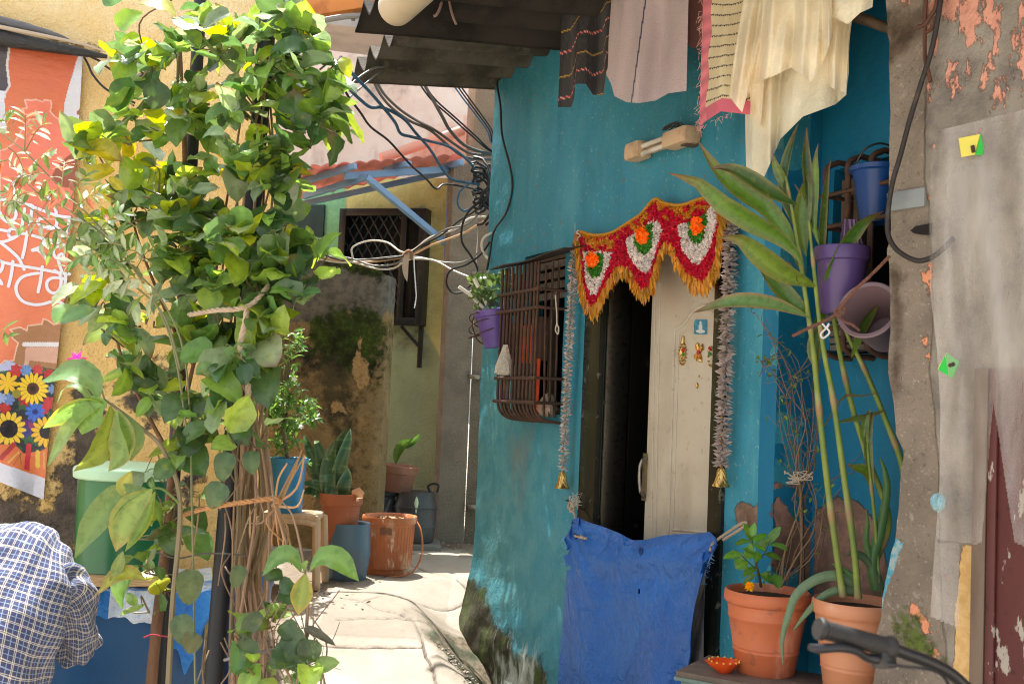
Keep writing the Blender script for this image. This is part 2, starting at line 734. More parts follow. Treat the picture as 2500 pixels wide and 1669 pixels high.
M_slab = mat('stone_slabs', S(174, 163, 148), rough=.75, spec=.3,
             vary=[(S(138, 124, 108), 1.6, .42, .66, .8), (S(176, 164, 148), 3.2, .45, .65, .7), (S(120, 106, 92), 22, .6, .78, .5), (S(105, 92, 78), 5, .62, .75, .5)],
             layers=[('dirt', (S(112, 92, 70), S(86, 70, 54)), .9, 9, .22, .1), ('crack', S(78, 68, 58), .5, 30, .2),
                     ('tone', S(122, 112, 98), .25, 6, .3), ('heap', (S(118, 104, 86), S(84, 76, 60), S(58, 62, 42)), .5, 14, .15, .3)],
             bump=[(60, .25, .01), (7, .3, .03)])
dirt = np.maximum(softmask(sdpoly(gx, gy, [(p.x, p.y) for p in left_d]), .16), np.maximum(dirt_edge, softmask(.05 - crack, .05) * .38))
gridmesh('alley_paving', G, M_slab, attrs={'tone': .42 + .34 * slab, 'crack': softmask((.009 - crack), .008), 'dirt': dirt, 'heap': softmask(heap - .18, .3)})
tag(bpy.data.objects['alley_paving'], 'pale cracked stone slabs paving the sunlit alley', kind='structure')
mb = MB()
for (x0, x1, y0, y1) in ((-40, 40, -40, 5.0), (-40, -2.2, 5.0, 11.0), (.75, 40, 5.0, 11.0), (-40, 40, 11.0, 60)):
    z0, z1 = float(ground_z(0, y0)), float(ground_z(0, y1))
    mb.add([(x0, y0, z0), (x1, y0, z0), (x1, y1, z1), (x0, y1, z1)], [(0, 1, 2, 3)])
M_ground = mat('earth', S(190, 180, 164), rough=.9, vary=[(S(160, 148, 130), 2, .4, .65, .8)], bump=[(30, .4, .03)])
tag(mb.build('ground', M_ground, smooth=False), 'packed earth and paving around the houses', kind='structure')

# ================================================================== blue house
base = BW.pt(.6, 0)
house = thing('blue_house', base, 'turquoise plastered house with marble door frame and mossy foot', 'house')
sC = BW.hit(1180, 820)[0]                       # far corner
sE = BW.hit(1894, 1000)[0]                      # near corner of the pier
s_oL, s_iL, s_iR, s_oR = [BW.hit(x, 1000)[0] for x in (1426, 1464, 1744, 1776)]
z_dt = BW.hit(1480, 600)[1]
z_ds = .12
w0, w1 = BW.hit(1374, 820)[0], BW.hit(1272, 820)[0]
wz0, wz1 = BW.hit(1330, 1010)[1], BW.hit(1370, 606)[1]
M_blue = mat('blue_plaster', S(54, 137, 162), rough=.62, spec=.35,
             vary=[(S(44, 128, 148), 1.5, .38, .62, .8), (S(84, 158, 170), 3.0, .5, .72, .55, (1, 1, .25)), (S(28, 110, 134), 6.0, .54, .74, .6, (1, 1, .2)),
                   (S(150, 176, 174), 46, .63, .66, .5), (S(110, 104, 92), 17, .655, .665, .8), (S(96, 160, 172), 14, .6, .78, .4, (1.6, 1.6, .12)), (S(20, 84, 104), 85, .62, .7, .5)],
             layers=[('grey', (S(90, 150, 158), S(70, 138, 150)), 1.1, 5, .4), ('rust', S(120, 112, 96), 1.0, 8, .35, 0, (1, 1, .3)), ('peel', (S(142, 112, 94), S(122, 100, 86), S(104, 84, 70)), .55, 16, .03, -1.0),
                     ('moss', (S(58, 52, 40), S(36, 40, 26), S(70, 82, 40)), .75, 11, .10, .3), ('lime', S(176, 184, 176), 1.3, 18, .16, 0, (1, 1, .35))],
             bump=[(2.5, .5, .05), (6, .35, .03, (1.4, 1.4, .5)), (45, .4, .006), (14, .3, .012, (1, 1, .25))])
peelA = BW.poly([(1790, 1240), (1810, 1222), (1838, 1240), (1862, 1220), (1885, 1180), (1910, 1215), (1930, 1235), (1930, 1440), (1895, 1432), (1880, 1380), (1860, 1330), (1850, 1300), (1800, 1290)])
mossA = BW.poly([(1100, 1385), (1146, 1395), (1165, 1425), (1190, 1440), (1208, 1500), (1225, 1525), (1258, 1545), (1268, 1600), (1300, 1600), (1340, 1610), (1350, 1900), (1050, 1900), (1050, 1385)])
limeA = BW.poly([(1230, 1580), (1290, 1560), (1330, 1600), (1330, 1800), (1225, 1700)])
greyA = BW.poly([(1120, 900), (1210, 830), (1400, 1080), (1380, 1700), (1100, 1700)])
rustA = BW.poly([(1245, 1045), (1300, 1052), (1290, 1130), (1270, 1240), (1240, 1120)])
greyL = BW.poly([(1690, 700), (1700, 1500), (1800, 1500), (1800, 700)])


def disp_bw(s, z):
    o = .010 * vnoise(s, z, 1.6, 1, 3) + .004 * vnoise(s, z, 9, 2, 2)
    o = o - .012 * np.clip(1 - np.abs(s - (BW.hit(1398, 300)[0])) / .012, 0, 1)
    o = o + .05 * np.clip((.5 - z) / .35, 0, 1) * np.clip((s - .3) / .6, 0, 1) * (1 + .8 * vnoise(s, z, 5, 4))
    return o


def warp_bw(s, z, X):
    k = np.clip((s - sC + .25) / .25, 0, 1)
    e = k * (.02 * vnoise(z, z * 0, 2.1, 7, 3) + .06 * np.clip((.75 - z) / .5, 0, 1))
    X[..., 0] += BW.d.x * e
    X[..., 1] += BW.d.y * e
    return X


bm_wall = wall('front_wall', BW, sE, sC, -.4, 3.9, .02, M_blue, house, holes=[(s_iR, s_iL, z_ds, z_dt), (w0, w1, wz0, wz1)],
               masks={'peel': lambda s, z: softmask(sdpoly(s, z, peelA), .07), 'moss': lambda s, z: softmask(sdpoly(s, z, mossA), .16),
                      'lime': lambda s, z: softmask(sdpoly(s, z, limeA), .3) * .75, 'grey': lambda s, z: softmask(sdpoly(s, z, greyA), .7) * .75,
                      'rust': lambda s, z: softmask(sdpoly(s, z, rustA), .2) * .62},
               disp=disp_bw, thick=.14, warp=warp_bw)
# the far return of the wall
RW = Plane((BW.pt(sC, 0).x, BW.pt(sC, 0).y), (-BW.n.x, -BW.n.y))
# the pier's return and the recessed wall
E0 = BW.pt(sE, 0)
RD = .20
PR = Plane((E0.x, E0.y), (-BW.n.x, -BW.n.y))
RC = Plane(((E0 - BW.n * RD).x, (E0 - BW.n * RD).y), (-BW.d.x, -BW.d.y))
M_blue_shade = mat('shaded_blue_plaster', S(14, 108, 142), rough=.6, spec=.35,  # same blue plaster, darkened to paint in the shade of the recess
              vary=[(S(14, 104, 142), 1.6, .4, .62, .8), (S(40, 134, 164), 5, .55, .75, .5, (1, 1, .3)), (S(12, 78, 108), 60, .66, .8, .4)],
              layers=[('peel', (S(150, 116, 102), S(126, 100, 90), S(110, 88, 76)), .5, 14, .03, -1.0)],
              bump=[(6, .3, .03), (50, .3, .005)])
peelB = PR.poly([(1890, 1200), (1935, 1260), (1990, 1300), (1985, 1420), (1960, 1440), (1890, 1432)])
wall('pier_side', PR, 0, RD, -.05, 3.9, .02, M_blue_shade, house, masks={'peel': lambda s, z: softmask(sdpoly(s, z, peelB), .06)}, disp=lambda s, z: .006 * vnoise(s, z, 4, 3), thick=.1)
peelC = RC.poly([(1990, 1250), (2040, 1208), (2100, 1225), (2140, 1280), (2165, 1380), (2190, 1500), (1985, 1500)])
rz0, rz1 = RC.hit(2060, 865)[1], RC.hit(2060, 410)[1]
rs0, rs1 = RC.hit(2030, 700)[0], RC.hit(2030, 700)[0] + .62
wall('recess_wall', RC, -.005, 2.4, -.05, 3.9, .022, M_blue_shade, house, holes=[(rs0, rs1, rz0, rz1)],
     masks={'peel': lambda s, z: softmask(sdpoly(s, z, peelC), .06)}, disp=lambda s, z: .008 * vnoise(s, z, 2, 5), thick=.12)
# dark rooms behind the openings (closed boxes)
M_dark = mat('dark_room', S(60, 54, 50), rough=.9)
mb = MB()


def room(mb, pl, s0, s1, z0, z1, o0, o1):
    c = [pl.pt(s, z, o) for s in (s0, s1) for z in (z0, z1) for o in (o0, o1)]
    # open towards o0
    mb.add(c, [(1, 3, 7, 5), (0, 2, 3, 1), (4, 5, 7, 6), (0, 1, 5, 4), (2, 6, 7, 3)])


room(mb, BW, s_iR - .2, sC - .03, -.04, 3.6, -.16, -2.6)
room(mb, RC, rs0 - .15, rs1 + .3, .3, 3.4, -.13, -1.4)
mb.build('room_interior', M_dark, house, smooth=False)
mb = MB()
c0, c1 = BW.pt(sC, 0, -.02), BW.pt(sC, 0, -2.8)
mb.add([c0 - Vector((0, 0, .5)), c1 - Vector((0, 0, .5)), c1 + Vector((0, 0, 3.9)), c0 + Vector((0, 0, 3.9))], [(0, 1, 2, 3)])
a = [BW.pt(s, 3.72, o) for s, o in ((sC, -.1), (sC, -2.8), (-3.5, -2.8), (-3.5, -.1))]
mb.add(a, [(0, 1, 2, 3)])
mb.build('side_wall', M_blue, house, smooth=False)

# marble door frame
M_marble = mat('dark_green_marble', S(24, 28, 24), rough=.22, spec=.5,
               vary=[(S(38, 42, 36), 4, .45, .68, .9), (S(22, 24, 20), 7, .52, .7, .9), (S(110, 114, 102), 11, .60, .66, .6)], bump=[(30, .08, .004)])
frame = thing('door_frame', (0, 0, 0), None, None)
frame.parent = house
frame.location = BW.pt(s_iL, z_ds) - house.location
def bbar(mb, pl, s0, s1, z0, z1, o0, o1, bev=.004, col=(1, 1, 1)):
    c = pl.pt((s0 + s1) / 2, (z0 + z1) / 2, (o0 + o1) / 2)
    R = Matrix((pl.d, pl.n, Vector((0, 0, 1)))).transposed()
    box(mb, c, (abs(s1 - s0), abs(o1 - o0), abs(z1 - z0)), R, bev, col)
mb = MB(); bbar(mb, BW, s_iL - .004, s_oL, z_ds, z_dt + .06, -.16, .018); mb.build('jamb', M_marble, frame)
mb = MB(); bbar(mb, BW, s_iR + .004, s_oR, z_ds, z_dt + .06, -.16, .018); mb.build('jamb', M_marble, frame)
mb = MB(); bbar(mb, BW, s_iR + .005, s_iL - .005, z_dt - .005, z_dt + .058, -.16, .014); mb.build('lintel', M_marble, frame)
M_steel = mat('worn_steel', S(150, 146, 138), rough=.32, metal=1.0, vary=[(S(96, 88, 78), 30, .5, .7, .7)])
mb = MB(); bbar(mb, BW, s_iL - .012, s_iL - .0245, z_ds + .02, z_dt - .01, -.155, -.02, .002); mb.build('edge_strip', M_steel, frame)
M_stone = mat('step_stone', S(120, 116, 108), rough=.8, bump=[(20, .3, .02)])
mb = MB(); bbar(mb, BW, s_iR, s_iL, -.04, z_ds, -.3, .10, .01); mb.build('door_step', M_stone, house)
# the inner lining at the left of the doorway (dark polished stone)
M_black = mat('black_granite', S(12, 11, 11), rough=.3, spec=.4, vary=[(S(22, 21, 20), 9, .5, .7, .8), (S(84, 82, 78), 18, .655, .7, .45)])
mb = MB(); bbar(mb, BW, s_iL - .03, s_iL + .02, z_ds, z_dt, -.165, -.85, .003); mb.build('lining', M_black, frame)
mb = MB(); bbar(mb, BW, s_iL - .05, s_iR + .30, z_ds, z_dt + .3, -.86, -.90, .003); mb.build('dark_doorway_slab', M_black, frame)  # black slab standing in for the darkness inside the doorway

# door leaf
M_cream = mat('cream_paint', S(196, 186, 168), rough=.42, spec=.4, vary=[(S(178, 166, 148), 3, .45, .7, .7), (S(140, 128, 112), 26, .62, .66, .4), (S(160, 146, 126), 2.2, .54, .68, .5, (1, 1, .3))], bump=[(12, .06, .01), (50, .05, .003)])
DO = -.105
sT = BW.hit(1574, 1000, DO + .02)[0]
door = thing('door', (0, 0, 0), None, None)
door.parent = house
door.location = BW.pt(s_iR, z_ds) - house.location
mb = MB(); bbar(mb, BW, s_iR + .012, sT, z_ds + .02, z_dt - .012, DO - .035, DO, .005); mb.build('door_panel', M_cream, door)
DP = Plane((BW.pt(0, 0, DO).x, BW.pt(0, 0, DO).y), (BW.d.x, BW.d.y))
def dp(x, y, o=0.0):
    return DP.px(x, y, o)
mb = MB()
for px_ in ([(1600, 690), (1597, 900), (1590, 1320)], [(1612, 690), (1608, 900), (1600, 1320)]):
    tube(mb, [dp(x, y, .001) for x, y in px_], .006, 6)
arch = [(1632, 1300), (1638, 1100), (1644, 900), (1647, 815), (1650, 803), (1662, 796), (1676, 783), (1688, 765), (1702, 752), (1722, 745), (1740, 748)]
arch2 = [(1643, 1296), (1649, 1100), (1655, 900), (1657, 825), (1662, 815), (1674, 808), (1688, 794), (1698, 778), (1710, 766), (1726, 760), (1742, 762)]
tube(mb, [dp(x, y, .001) for x, y in arch], .0085, 6, sm=4)
tube(mb, [dp(x, y, .001) for x, y in arch2], .005, 6, sm=4)
for yy, rr in ((1292, .006), (1300, .005), (1310, .008)):
    tube(mb, [dp(1640 if yy > 1300 else 1642, yy, .001), dp(1745, yy + 9, .001)], rr, 6)
mb.build('moulding', M_cream, door)
mb = MB()
hp = [(1577, 1112), (1573, 1160), (1568, 1220)]
bbar(mb, DP, DP.hit(1580, 1165)[0], DP.hit(1570, 1165)[0], DP.hit(1574, 1222)[1], DP.hit(1578, 1106)[1], .001, .006, .002)
hb = [dp(1578, 1118, .006), dp(1569, 1122, .035), dp(1562, 1140, .05), dp(1561, 1170, .05), dp(1563, 1195, .05), dp(1566, 1206, .035), dp(1572, 1212, .006)]
tube(mb, hb, .0085, 10, sm=5)
mb.build('handle', M_steel, door)
# ornaments on the door
M_gold = mat('gold_metal', S(212, 178, 110), rough=.28, metal=1.0, vary=[(S(150, 112, 56), 60, .5, .7, .8)])
M_ornred = mat('red_enamel', S(176, 30, 34), rough=.3)
M_orngreen = mat('green_enamel', S(40, 130, 60), rough=.3)
M_ornorange = mat('orange_enamel', S(220, 130, 30), rough=.3)
mb = MB()
sa, za = DP.hit(1668, 858); 
for k in range(18):
    th = 2 * math.pi * k / 18
    q = DP.pt(sa + .030 * math.cos(th), za - .012 + .052 * math.sin(th), .004)
    lathe(mb, [(.0, .004), (.006, .003), (.008, 0), (.006, -.003), (0, -.004)], q, 8)
for r_ in (.022, .012):
    tube(mb, [DP.pt(sa + r_ * .9 * math.cos(t), za - .012 + r_ * 1.5 * math.sin(t), .004) for t in np.linspace(0, 2 * math.pi, 18)], .004, 6)
tube(mb, [DP.pt(sa, za + .04, .004), DP.pt(sa - .004, za + .07, .005), DP.pt(sa, za + .078, .004)], [.012, .008, .002], 8)
orn = mb.build('gold_ornament', M_gold, door)
mb = MB(); tube(mb, [DP.pt(sa - .012, za + .006, .008), DP.pt(sa - .026, za + .012, .008)], [.012, .004], 8); mb.build('red_enamel', M_ornred, door)
mb = MB(); tube(mb, [DP.pt(sa - .014, za - .014, .008), DP.pt(sa - .03, za - .012, .008)], [.009, .004], 8); mb.build('green_enamel', M_orngreen, door)
sb, zb = DP.hit(1709, 860)
mb = MB()
for a in (45, 135, 225, 315):
    t = RAD(a); c, s_ = math.cos(t), math.sin(t)
    tube(mb, [DP.pt(sb + .006 * c, zb + .006 * s_, .004), DP.pt(sb + .026 * c - .008 * s_, zb + .040 * s_ + .010 * c, .005), DP.pt(sb + .034 * c, zb + .058 * s_, .004)], [.006, .013, .002], 8, sm=3)
orn2 = mb.build('petal_ornament', M_gold, door)
mb = MB()
for a in (45, 135, 225, 315):
    t = RAD(a); c, s_ = math.cos(t), math.sin(t)
    tube(mb, [DP.pt(sb + .012 * c, zb + .018 * s_, .010), DP.pt(sb + .024 * c, zb + .036 * s_, .012)], [.006, .007], 8)
mb.build('orange_enamel', M_ornorange, door)
mb = MB(); lathe(mb, [(0, .012), (.008, .009), (.011, 0), (.008, -.009), (0, -.012)], DP.pt(sb, zb, .008), 10); mb.build('red_enamel', M_ornred, door)
sc_, zc_ = DP.hit(1737, 870)
mb = MB()
for k in range(12):
    th = 2 * math.pi * k / 12
    lathe(mb, [(.0, .004), (.006, .003), (.008, 0), (.006, -.003), (0, -.004)], DP.pt(sc_ + .02 * math.cos(th), zc_ + .045 * math.sin(th), .004), 8)
orn3 = mb.build('gold_ornament', M_gold, door)
mb = MB(); tube(mb, [DP.pt(sc_ + .006, zc_ + .04, .008), DP.pt(sc_ - .006, zc_ + .03, .008)], [.009, .006], 8); mb.build('red_enamel', M_ornred, door)
mb = MB(); tube(mb, [DP.pt(sc_ + .008, zc_ + .01, .008), DP.pt(sc_ - .006, zc_ + .012, .008)], [.009, .005], 8); mb.build('green_enamel', M_orngreen, door)
mb = MB(); lathe(mb, [(0, .012), (.006, .008), (.008, 0), (.005, -.012), (0, -.016)], dp(1702, 940, .004), 10); mb.build('gold_charm', M_gold, door); mb = MB(); lathe(mb, [(0, .006), (.005, .004), (.005, -.004), (0, -.006)], dp(1706, 918, .004), 8); mb.build('small_gold_stud', M_gold, door)
# sticker with a pale seated figure
u = np.linspace(0, 1, 30); vv = np.linspace(0, 1, 36)
uu, v2 = np.meshgrid(u, vv)
c00, c10, c01, c11 = [np.array(dp(x, y, .003)) for x, y in ((1695, 780), (1726, 780), (1694, 815), (1726, 816))]
X = (c00[None, None] * ((1 - uu) * (1 - v2))[..., None] + c10 * (uu * (1 - v2))[..., None] + c01 * ((1 - uu) * v2)[..., None] + c11 * (uu * v2)[..., None])
fig = np.minimum(np.minimum(np.hypot((uu - .5) / .09, (v2 - .22) / .11), np.hypot((uu - .5) / .15, (v2 - .52) / .24)), np.hypot((uu - .5) / .34, (v2 - .8) / .12))
cc = np.where((fig < 1)[..., None], np.array(S(200, 206, 200)), np.array(S(54, 130, 160)) * (1 + .4 * vnoise(uu, v2, 7, 3))[..., None])
M_print = mat('printed_sheet', vcol=True, rough=.4)
gridmesh('sticker', X, M_print, door, colarr=cc)

# ------------------------------------------------------------------ window with its rusty grille
M_rust = mat('rusty_iron', S(78, 58, 48), rough=.75, spec=.3, vary=[(S(112, 72, 52), 18, .5, .68, .8), (S(48, 40, 36), 9, .52, .7, .8), (S(150, 128, 112), 60, .66, .78, .4)], bump=[(80, .5, .004)])
win = thing('window', (0, 0, 0), None, None)
win.parent = house
win.location = BW.pt((w0 + w1) / 2, wz0) - house.location
GO = .17
gs = [BW.hit(1221, 820, GO)[0], w0 - .004]
g_bot = BW.hit(1300, 1030, GO)[1]
g_top = BW.hit(1340, 640, GO)[1]
mb = MB()
nb = 11
for i in range(nb):
    s = gs[0] + (gs[1] - gs[0]) * i / (nb - 1) + random.uniform(-.006, .006)
    pts = [BW.pt(s, g_top + .02, GO), BW.pt(s, g_bot + .14, GO), BW.pt(s, g_bot + .06, GO - .015), BW.pt(s, g_bot + .015, GO - .07), BW.pt(s - .01, g_bot, .0)]
    tube(mb, [pts[0], BW.pt(s, (g_top + g_bot) / 2, GO)] + cr(pts[1:], 5), .0085, 8, jit=.12)
for ya in (708, 752, 922, 982):
    za = BW.hit(1300, ya, GO)[1]
    tube(mb, [BW.pt(gs[0] + .03, za, GO + .008), BW.pt(gs[1] - .035, za, GO + .008)], .011, 8, jit=.12)
    for se in (gs[0] + .02, gs[1] - .03):
        tube(mb, [BW.pt(se, za, GO), BW.pt(se, za, -.02)], .009, 8)
# short bars on the two ends of the cage
for k in range(1, 4):
    for se in (gs[0], gs[1]):
        tube(mb, [BW.pt(se, g_top, GO * k / 4), BW.pt(se, g_bot + .03, GO * k / 4 * .8)], .007, 6)
mb.build('grille', M_rust, win)
mb = MB()
u = np.linspace(0, 1, 24); v = np.linspace(0, 1, 8)
tl = [BW.hit(1194, 655, GO + .07)]
uu, v2 = np.meshgrid(u, v)
sA, zA = BW.hit(1196, 660, GO + .06)
sBq, zBq = BW.hit(1381, 592, .0)
zmid = zA + (BW.hit(1366, 612, GO + .06)[1] - zA) * uu
X = np.zeros(uu.shape + (3,))
oo = (GO + .06) * (1 - v2) + .002
ss = sA + (BW.hit(1374, 612, GO + .06)[0] - sA) * uu
zz = zmid + v2 * .055 + .006 * np.sin(uu * 9) * (1 - v2)
for k in range(3):
    X[..., k] = BW.O[k] + BW.d[k] * ss + BW.n[k] * oo + (zz if k == 2 else 0)
M_sheet = mat('rusted_sheet', S(58, 48, 44), rough=.7, vary=[(S(86, 62, 50), 8, .5, .7, .8)])
gridmesh('rain_hood', X, M_sheet, win, thick=(0, 0, .006))
mb = MB()
for (s0, s1, z0, z1) in ((w0, w0 + .04, wz0, wz1), (w1 - .04, w1, wz0, wz1), (w0 + .04, w1 - .04, wz0, wz0 + .04), (w0 + .04, w1 - .04, wz1 - .04, wz1), ((w0 + w1) / 2 - .02, (w0 + w1) / 2 + .02, wz0 + .04, wz1 - .04)):
    bbar(mb, BW, s0, s1, z0, z1, -.10, -.06, .003)
M_oldwood = mat('old_wood', S(92, 76, 62), rough=.75, vary=[(S(60, 50, 42), 6, .45, .68, .8, (1, 1, .2))], bump=[(40, .3, .004, (1, 1, .1))])
mb.build('window_frame', M_oldwood, win)
# lattice board at the top, inside
mb = MB()
zt = wz1 - .04
for i in range(7):
    for j in range(4):
        s = w0 + .06 + i * (w1 - w0 - .12) / 7
        bbar(mb, BW, s, s + (w1 - w0 - .12) / 7 - .008, zt - .055 - j * .062, zt - j * .062 - .012, -.055, -.045, .001)
mb.build('lattice_board', mat('grey_board', S(120, 108, 98), rough=.8, vary=[(S(84, 74, 66), 9, .45, .7, .8)]), win)

# things kept inside the window cage
M_orange = mat('orange_plastic', S(206, 84, 48), rough=.45, vary=[(S(180, 66, 40), 6, .4, .7, .7), (S(120, 60, 44), 25, .65, .8, .5)])
M_board = mat('brown_board', S(84, 66, 56), rough=.8, vary=[(S(58, 46, 40), 5, .42, .66, .9, (1, 1, .2)), (S(118, 96, 82), 20, .62, .78, .5)], bump=[(30, .4, .006)])
def cage_thing(name, label, cat, x0, x1, y0, y1, o, m, th=.02, grp=None):
    mb = MB()
    s0, z1 = BW.hit(x0, y0, o); s1, z0 = BW.hit(x1, y1, o)
    nrow = 10
    c = [(BW.hit(x0 + (x1 - x0) * k, y, o)) for y in (y0, y1) for k in (0, 1)]
    ob = None
    bbar(mb, BW, BW.hit(x0, (y0 + y1) / 2, o)[0], BW.hit(x1, (y0 + y1) / 2, o)[0], z0, z1, o - th / 2, o + th / 2, .003)
    ob = mb.build(name, m)
    tag(ob, label, cat, grp)
    return ob
cage_thing('plastic_board', 'bright orange board standing behind the rusty window bars', 'board', 1274, 1306, 795, 886, .10, M_orange, .012)
cage_thing('wooden_board', 'grey-brown board below the orange one in the window cage', 'board', 1272, 1306, 889, 1010, .10, M_board, .012)
cage_thing('plastic_strip', 'thin orange strip hanging low in the window cage', 'strip', 1309, 1316, 875, 1010, .09, M_orange, .008)
cage_thing('crusty_bracket', 'rough brown rod with flaking rust, left of the orange board', 'bracket', 1252, 1270, 790, 890, .10, M_rust, .05)
cage_thing('crusty_bracket', 'rough brown rod with flaking rust, right of the orange board', 'bracket', 1313, 1330, 775, 880, .06, M_rust, .05)
# crumpled bag corner at the bottom right of the cage
mb = MB()
c = BW.pt(gs[1] + .04, g_bot + .10, .06)
lathe(mb, [(.0, -.07), (.03, -.06), (.045, -.02), (.035, .03), (.02, .06), (0, .07)], c, 14, wob=.35)
tag(mb.build('paper_wad', mat('dirty_paper', S(176, 152, 130), rough=.8, vary=[(S(110, 84, 66), 14, .45, .65, .8)], bump=[(22, .9, .03)])), 'crumpled tan paper wad in the low corner of the window cage', 'paper')
# white plastic bag tied to the cage
mb = MB()
pb = BW.px(1232, 880, GO + .03)
lathe(mb, [(.012, .095), (.02, .06), (.03, .02), (.042, -.03), (.05, -.075), (.03, -.085), (0, -.08)], pb, 18, wob=.22, squash=.55)
tag(mb.build('plastic_bag', mat('milky_plastic', S(205, 200, 190), rough=.35, transl=.4, bump=[(25, 1.0, .04)])), 'crumpled whitish plastic bag tied on the window grille', 'bag')
mb = MB()
tube(mb, [BW.px(1356, 720, GO + .03), BW.px(1359, 760, GO + .03), BW.px(1360, 790, GO + .03), BW.px(1364, 800, GO + .03), BW.px(1362, 815, GO + .03), BW.px(1356, 805, GO + .03), BW.px(1360, 788, GO + .03)], .004, 6, sm=5)
tag(mb.build('string_loop', mat('string', S(190, 180, 164), rough=.9)), 'white looped string hanging from the window grille', 'string')

# ================================================================== right house wall
QW = Plane((1.27, 3.60), (.551, -.835))
q0 = QW.hit(2168, 600)[0]
rh = thing('concrete_wall', QW.pt(.4, 0), 'weathered grey house wall with broken edge and flaking pink paint', 'wall')
M_conc = mat('old_concrete', S(134, 122, 109), rough=.85, spec=.25,
             vary=[(S(112, 102, 92), 3, .42, .64, .8), (S(164, 154, 142), 34, .58, .70, .6), (S(84, 76, 68), 60, .57, .68, .6), (S(196, 190, 178), 110, .62, .68, .5)],
             layers=[('smooth', (S(134, 126, 116), S(114, 108, 102), S(150, 142, 132)), .5, 7, .12, .6), ('pink', (S(212, 152, 132), S(198, 140, 120)), 1.7, 15, .03, .5, (1, 1, .5)),
                     ('orange', (S(224, 150, 112), S(212, 140, 110)), 1.5, 20, .03, .6), ('yellow', (S(218, 182, 126), S(206, 166, 106)), .9, 20, .04, .4), ('dark', (S(92, 78, 66), S(70, 58, 48)), .7, 9, .14),
                     ('mossy', (S(94, 108, 48), S(70, 78, 40)), .9, 22, .10, .2), ('edge', (S(74, 150, 176), S(150, 168, 166)), .8, 22, .05)],
             bump=[(70, .55, .008), (18, .5, .02), (5, .3, .03)])
smoothP = QW.poly([(2262, -300), (2258, 200), (2256, 420), (2268, 520), (2275, 800), (2262, 900), (2275, 1000), (2290, 1300), (2300, 1480), (2330, 1800), (2900, 1800), (2900, -300)])
orangeP = [QW.poly(p) for p in ([(2262, 470), (2275, 500), (2270, 560), (2250, 540), (2252, 500)], [(2240, 600), (2262, 580), (2285, 640), (2280, 700), (2262, 800), (2245, 680)], [(2240, 760), (2256, 800), (2278, 880), (2262, 900), (2240, 880), (2250, 850), (2236, 800)], [(2190, 1425), (2212, 1440), (2250, 1480), (2290, 1530), (2298, 1600), (2290, 1660), (2272, 1660), (2262, 1580), (2232, 1540), (2205, 1490)])]
pinkP = [QW.poly(p) for p in ([(2300, -40), (2340, -60), (2420, -40), (2440, 60), (2330, 100), (2290, 60)], [(2270, 40), (2300, 60), (2300, 140), (2270, 130)], [(2395, 90), (2445, 80), (2442, 240), (2420, 290), (2400, 200)], [(2480, 0), (2600, 0), (2600, 300), (2480, 270)], [(2335, 160), (2360, 160), (2358, 210), (2340, 200)], [(2205, 190), (2262, 180), (2258, 250), (2240, 300), (2225, 350), (2205, 330)], [(2160, -200), (2280, -200), (2262, 10), (2225, 40), (2160, 28)])]
yellowP = QW.poly([(2350, 1330), (2380, 1330), (2378, 1500), (2372, 1700), (2328, 1700), (2335, 1500)])
darkP = [QW.poly(p) for p in ([(2160, 30), (2262, 20), (2258, 70), (2215, 130), (2172, 150)], [(2165, 650), (2190, 680), (2190, 850), (2175, 950), (2160, 960)])]
mossP = QW.poly([(2180, 1520), (2215, 1490), (2262, 1560), (2300, 1600), (2250, 1610), (2190, 1560)])
edgeP = [QW.poly([(2120, 1300), (2174, 1320), (2163, 1360), (2149, 1420), (2138, 1490), (2128, 1530), (2080, 1540), (2100, 1450)])]
def mx(ps, wd):
    return lambda s, z: np.max([softmask(sdpoly(s, z, p), wd) for p in ps], 0)
eL = [QW.hit(x, y) for x, y in ((2160, -200), (2163, 30), (2170, 130), (2174, 300), (2170, 480), (2176, 560), (2166, 610), (2170, 640), (2174, 780), (2170, 900), (2182, 1000), (2186, 1060), (2206, 1100), (2200, 1160), (2192, 1260), (2186, 1320), (2166, 1400), (2150, 1480), (2140, 1560), (2135, 1640), (2120, 1800))]
eZ = np.array([e[1] for e in eL])[::-1]; eS = np.array([e[0] for e in eL])[::-1]
def warp_q(s, z, X):
    k = np.clip(1 - (s - sQ) / .25, 0, 1)
    e = np.interp(z, eZ, eS) - sQ + .007 * vnoise(z, z * 0, 14, 2, 3)
    for i in (0, 1):
        X[..., i] += QW.d[i] * e * k
    return X
sQ = -.02
wall('wall_face', QW, sQ, 2.6, -.05, 3.9, .016, M_conc, rh,
     masks={'smooth': lambda s, z: softmask(sdpoly(s, z, smoothP), .03), 'pink': lambda s, z: np.clip(mx(pinkP, .10)(s, z), 0, 1) * .50 + .19 * (sdpoly(s, z, smoothP) > 0) + .02, 'orange': lambda s, z: np.minimum(mx(orangeP, .05)(s, z), 1) * .9 - .15,
            'yellow': lambda s, z: softmask(sdpoly(s, z, yellowP), .02), 'dark': mx(darkP, .12), 'mossy': lambda s, z: softmask(sdpoly(s, z, mossP), .14), 'edge': mx(edgeP, .02)},
     disp=lambda s, z: np.where(sdpoly(s, z, smoothP) > 0, .006, 0) + .004 * vnoise(s, z, 4, 3) + .005 * vnoise(s, z, 22, 6) * (sdpoly(s, z, smoothP) < 0), thick=.30, warp=warp_q)
M_ledge = mat('grey_painted_wood', S(134, 140, 142), rough=.7, vary=[(S(104, 108, 110), 8, .45, .68, .8, (.3, .3, 1))], bump=[(30, .3, .005, (.2, .2, 1))])
mb = MB()
s0, z1 = QW.hit(2172, 468, .012); s1, z0 = QW.hit(2256, 505, .012)
bbar(mb, QW, s0 - .012, s1, z0 + .003, z1 - .003, -.10, .012, .004)
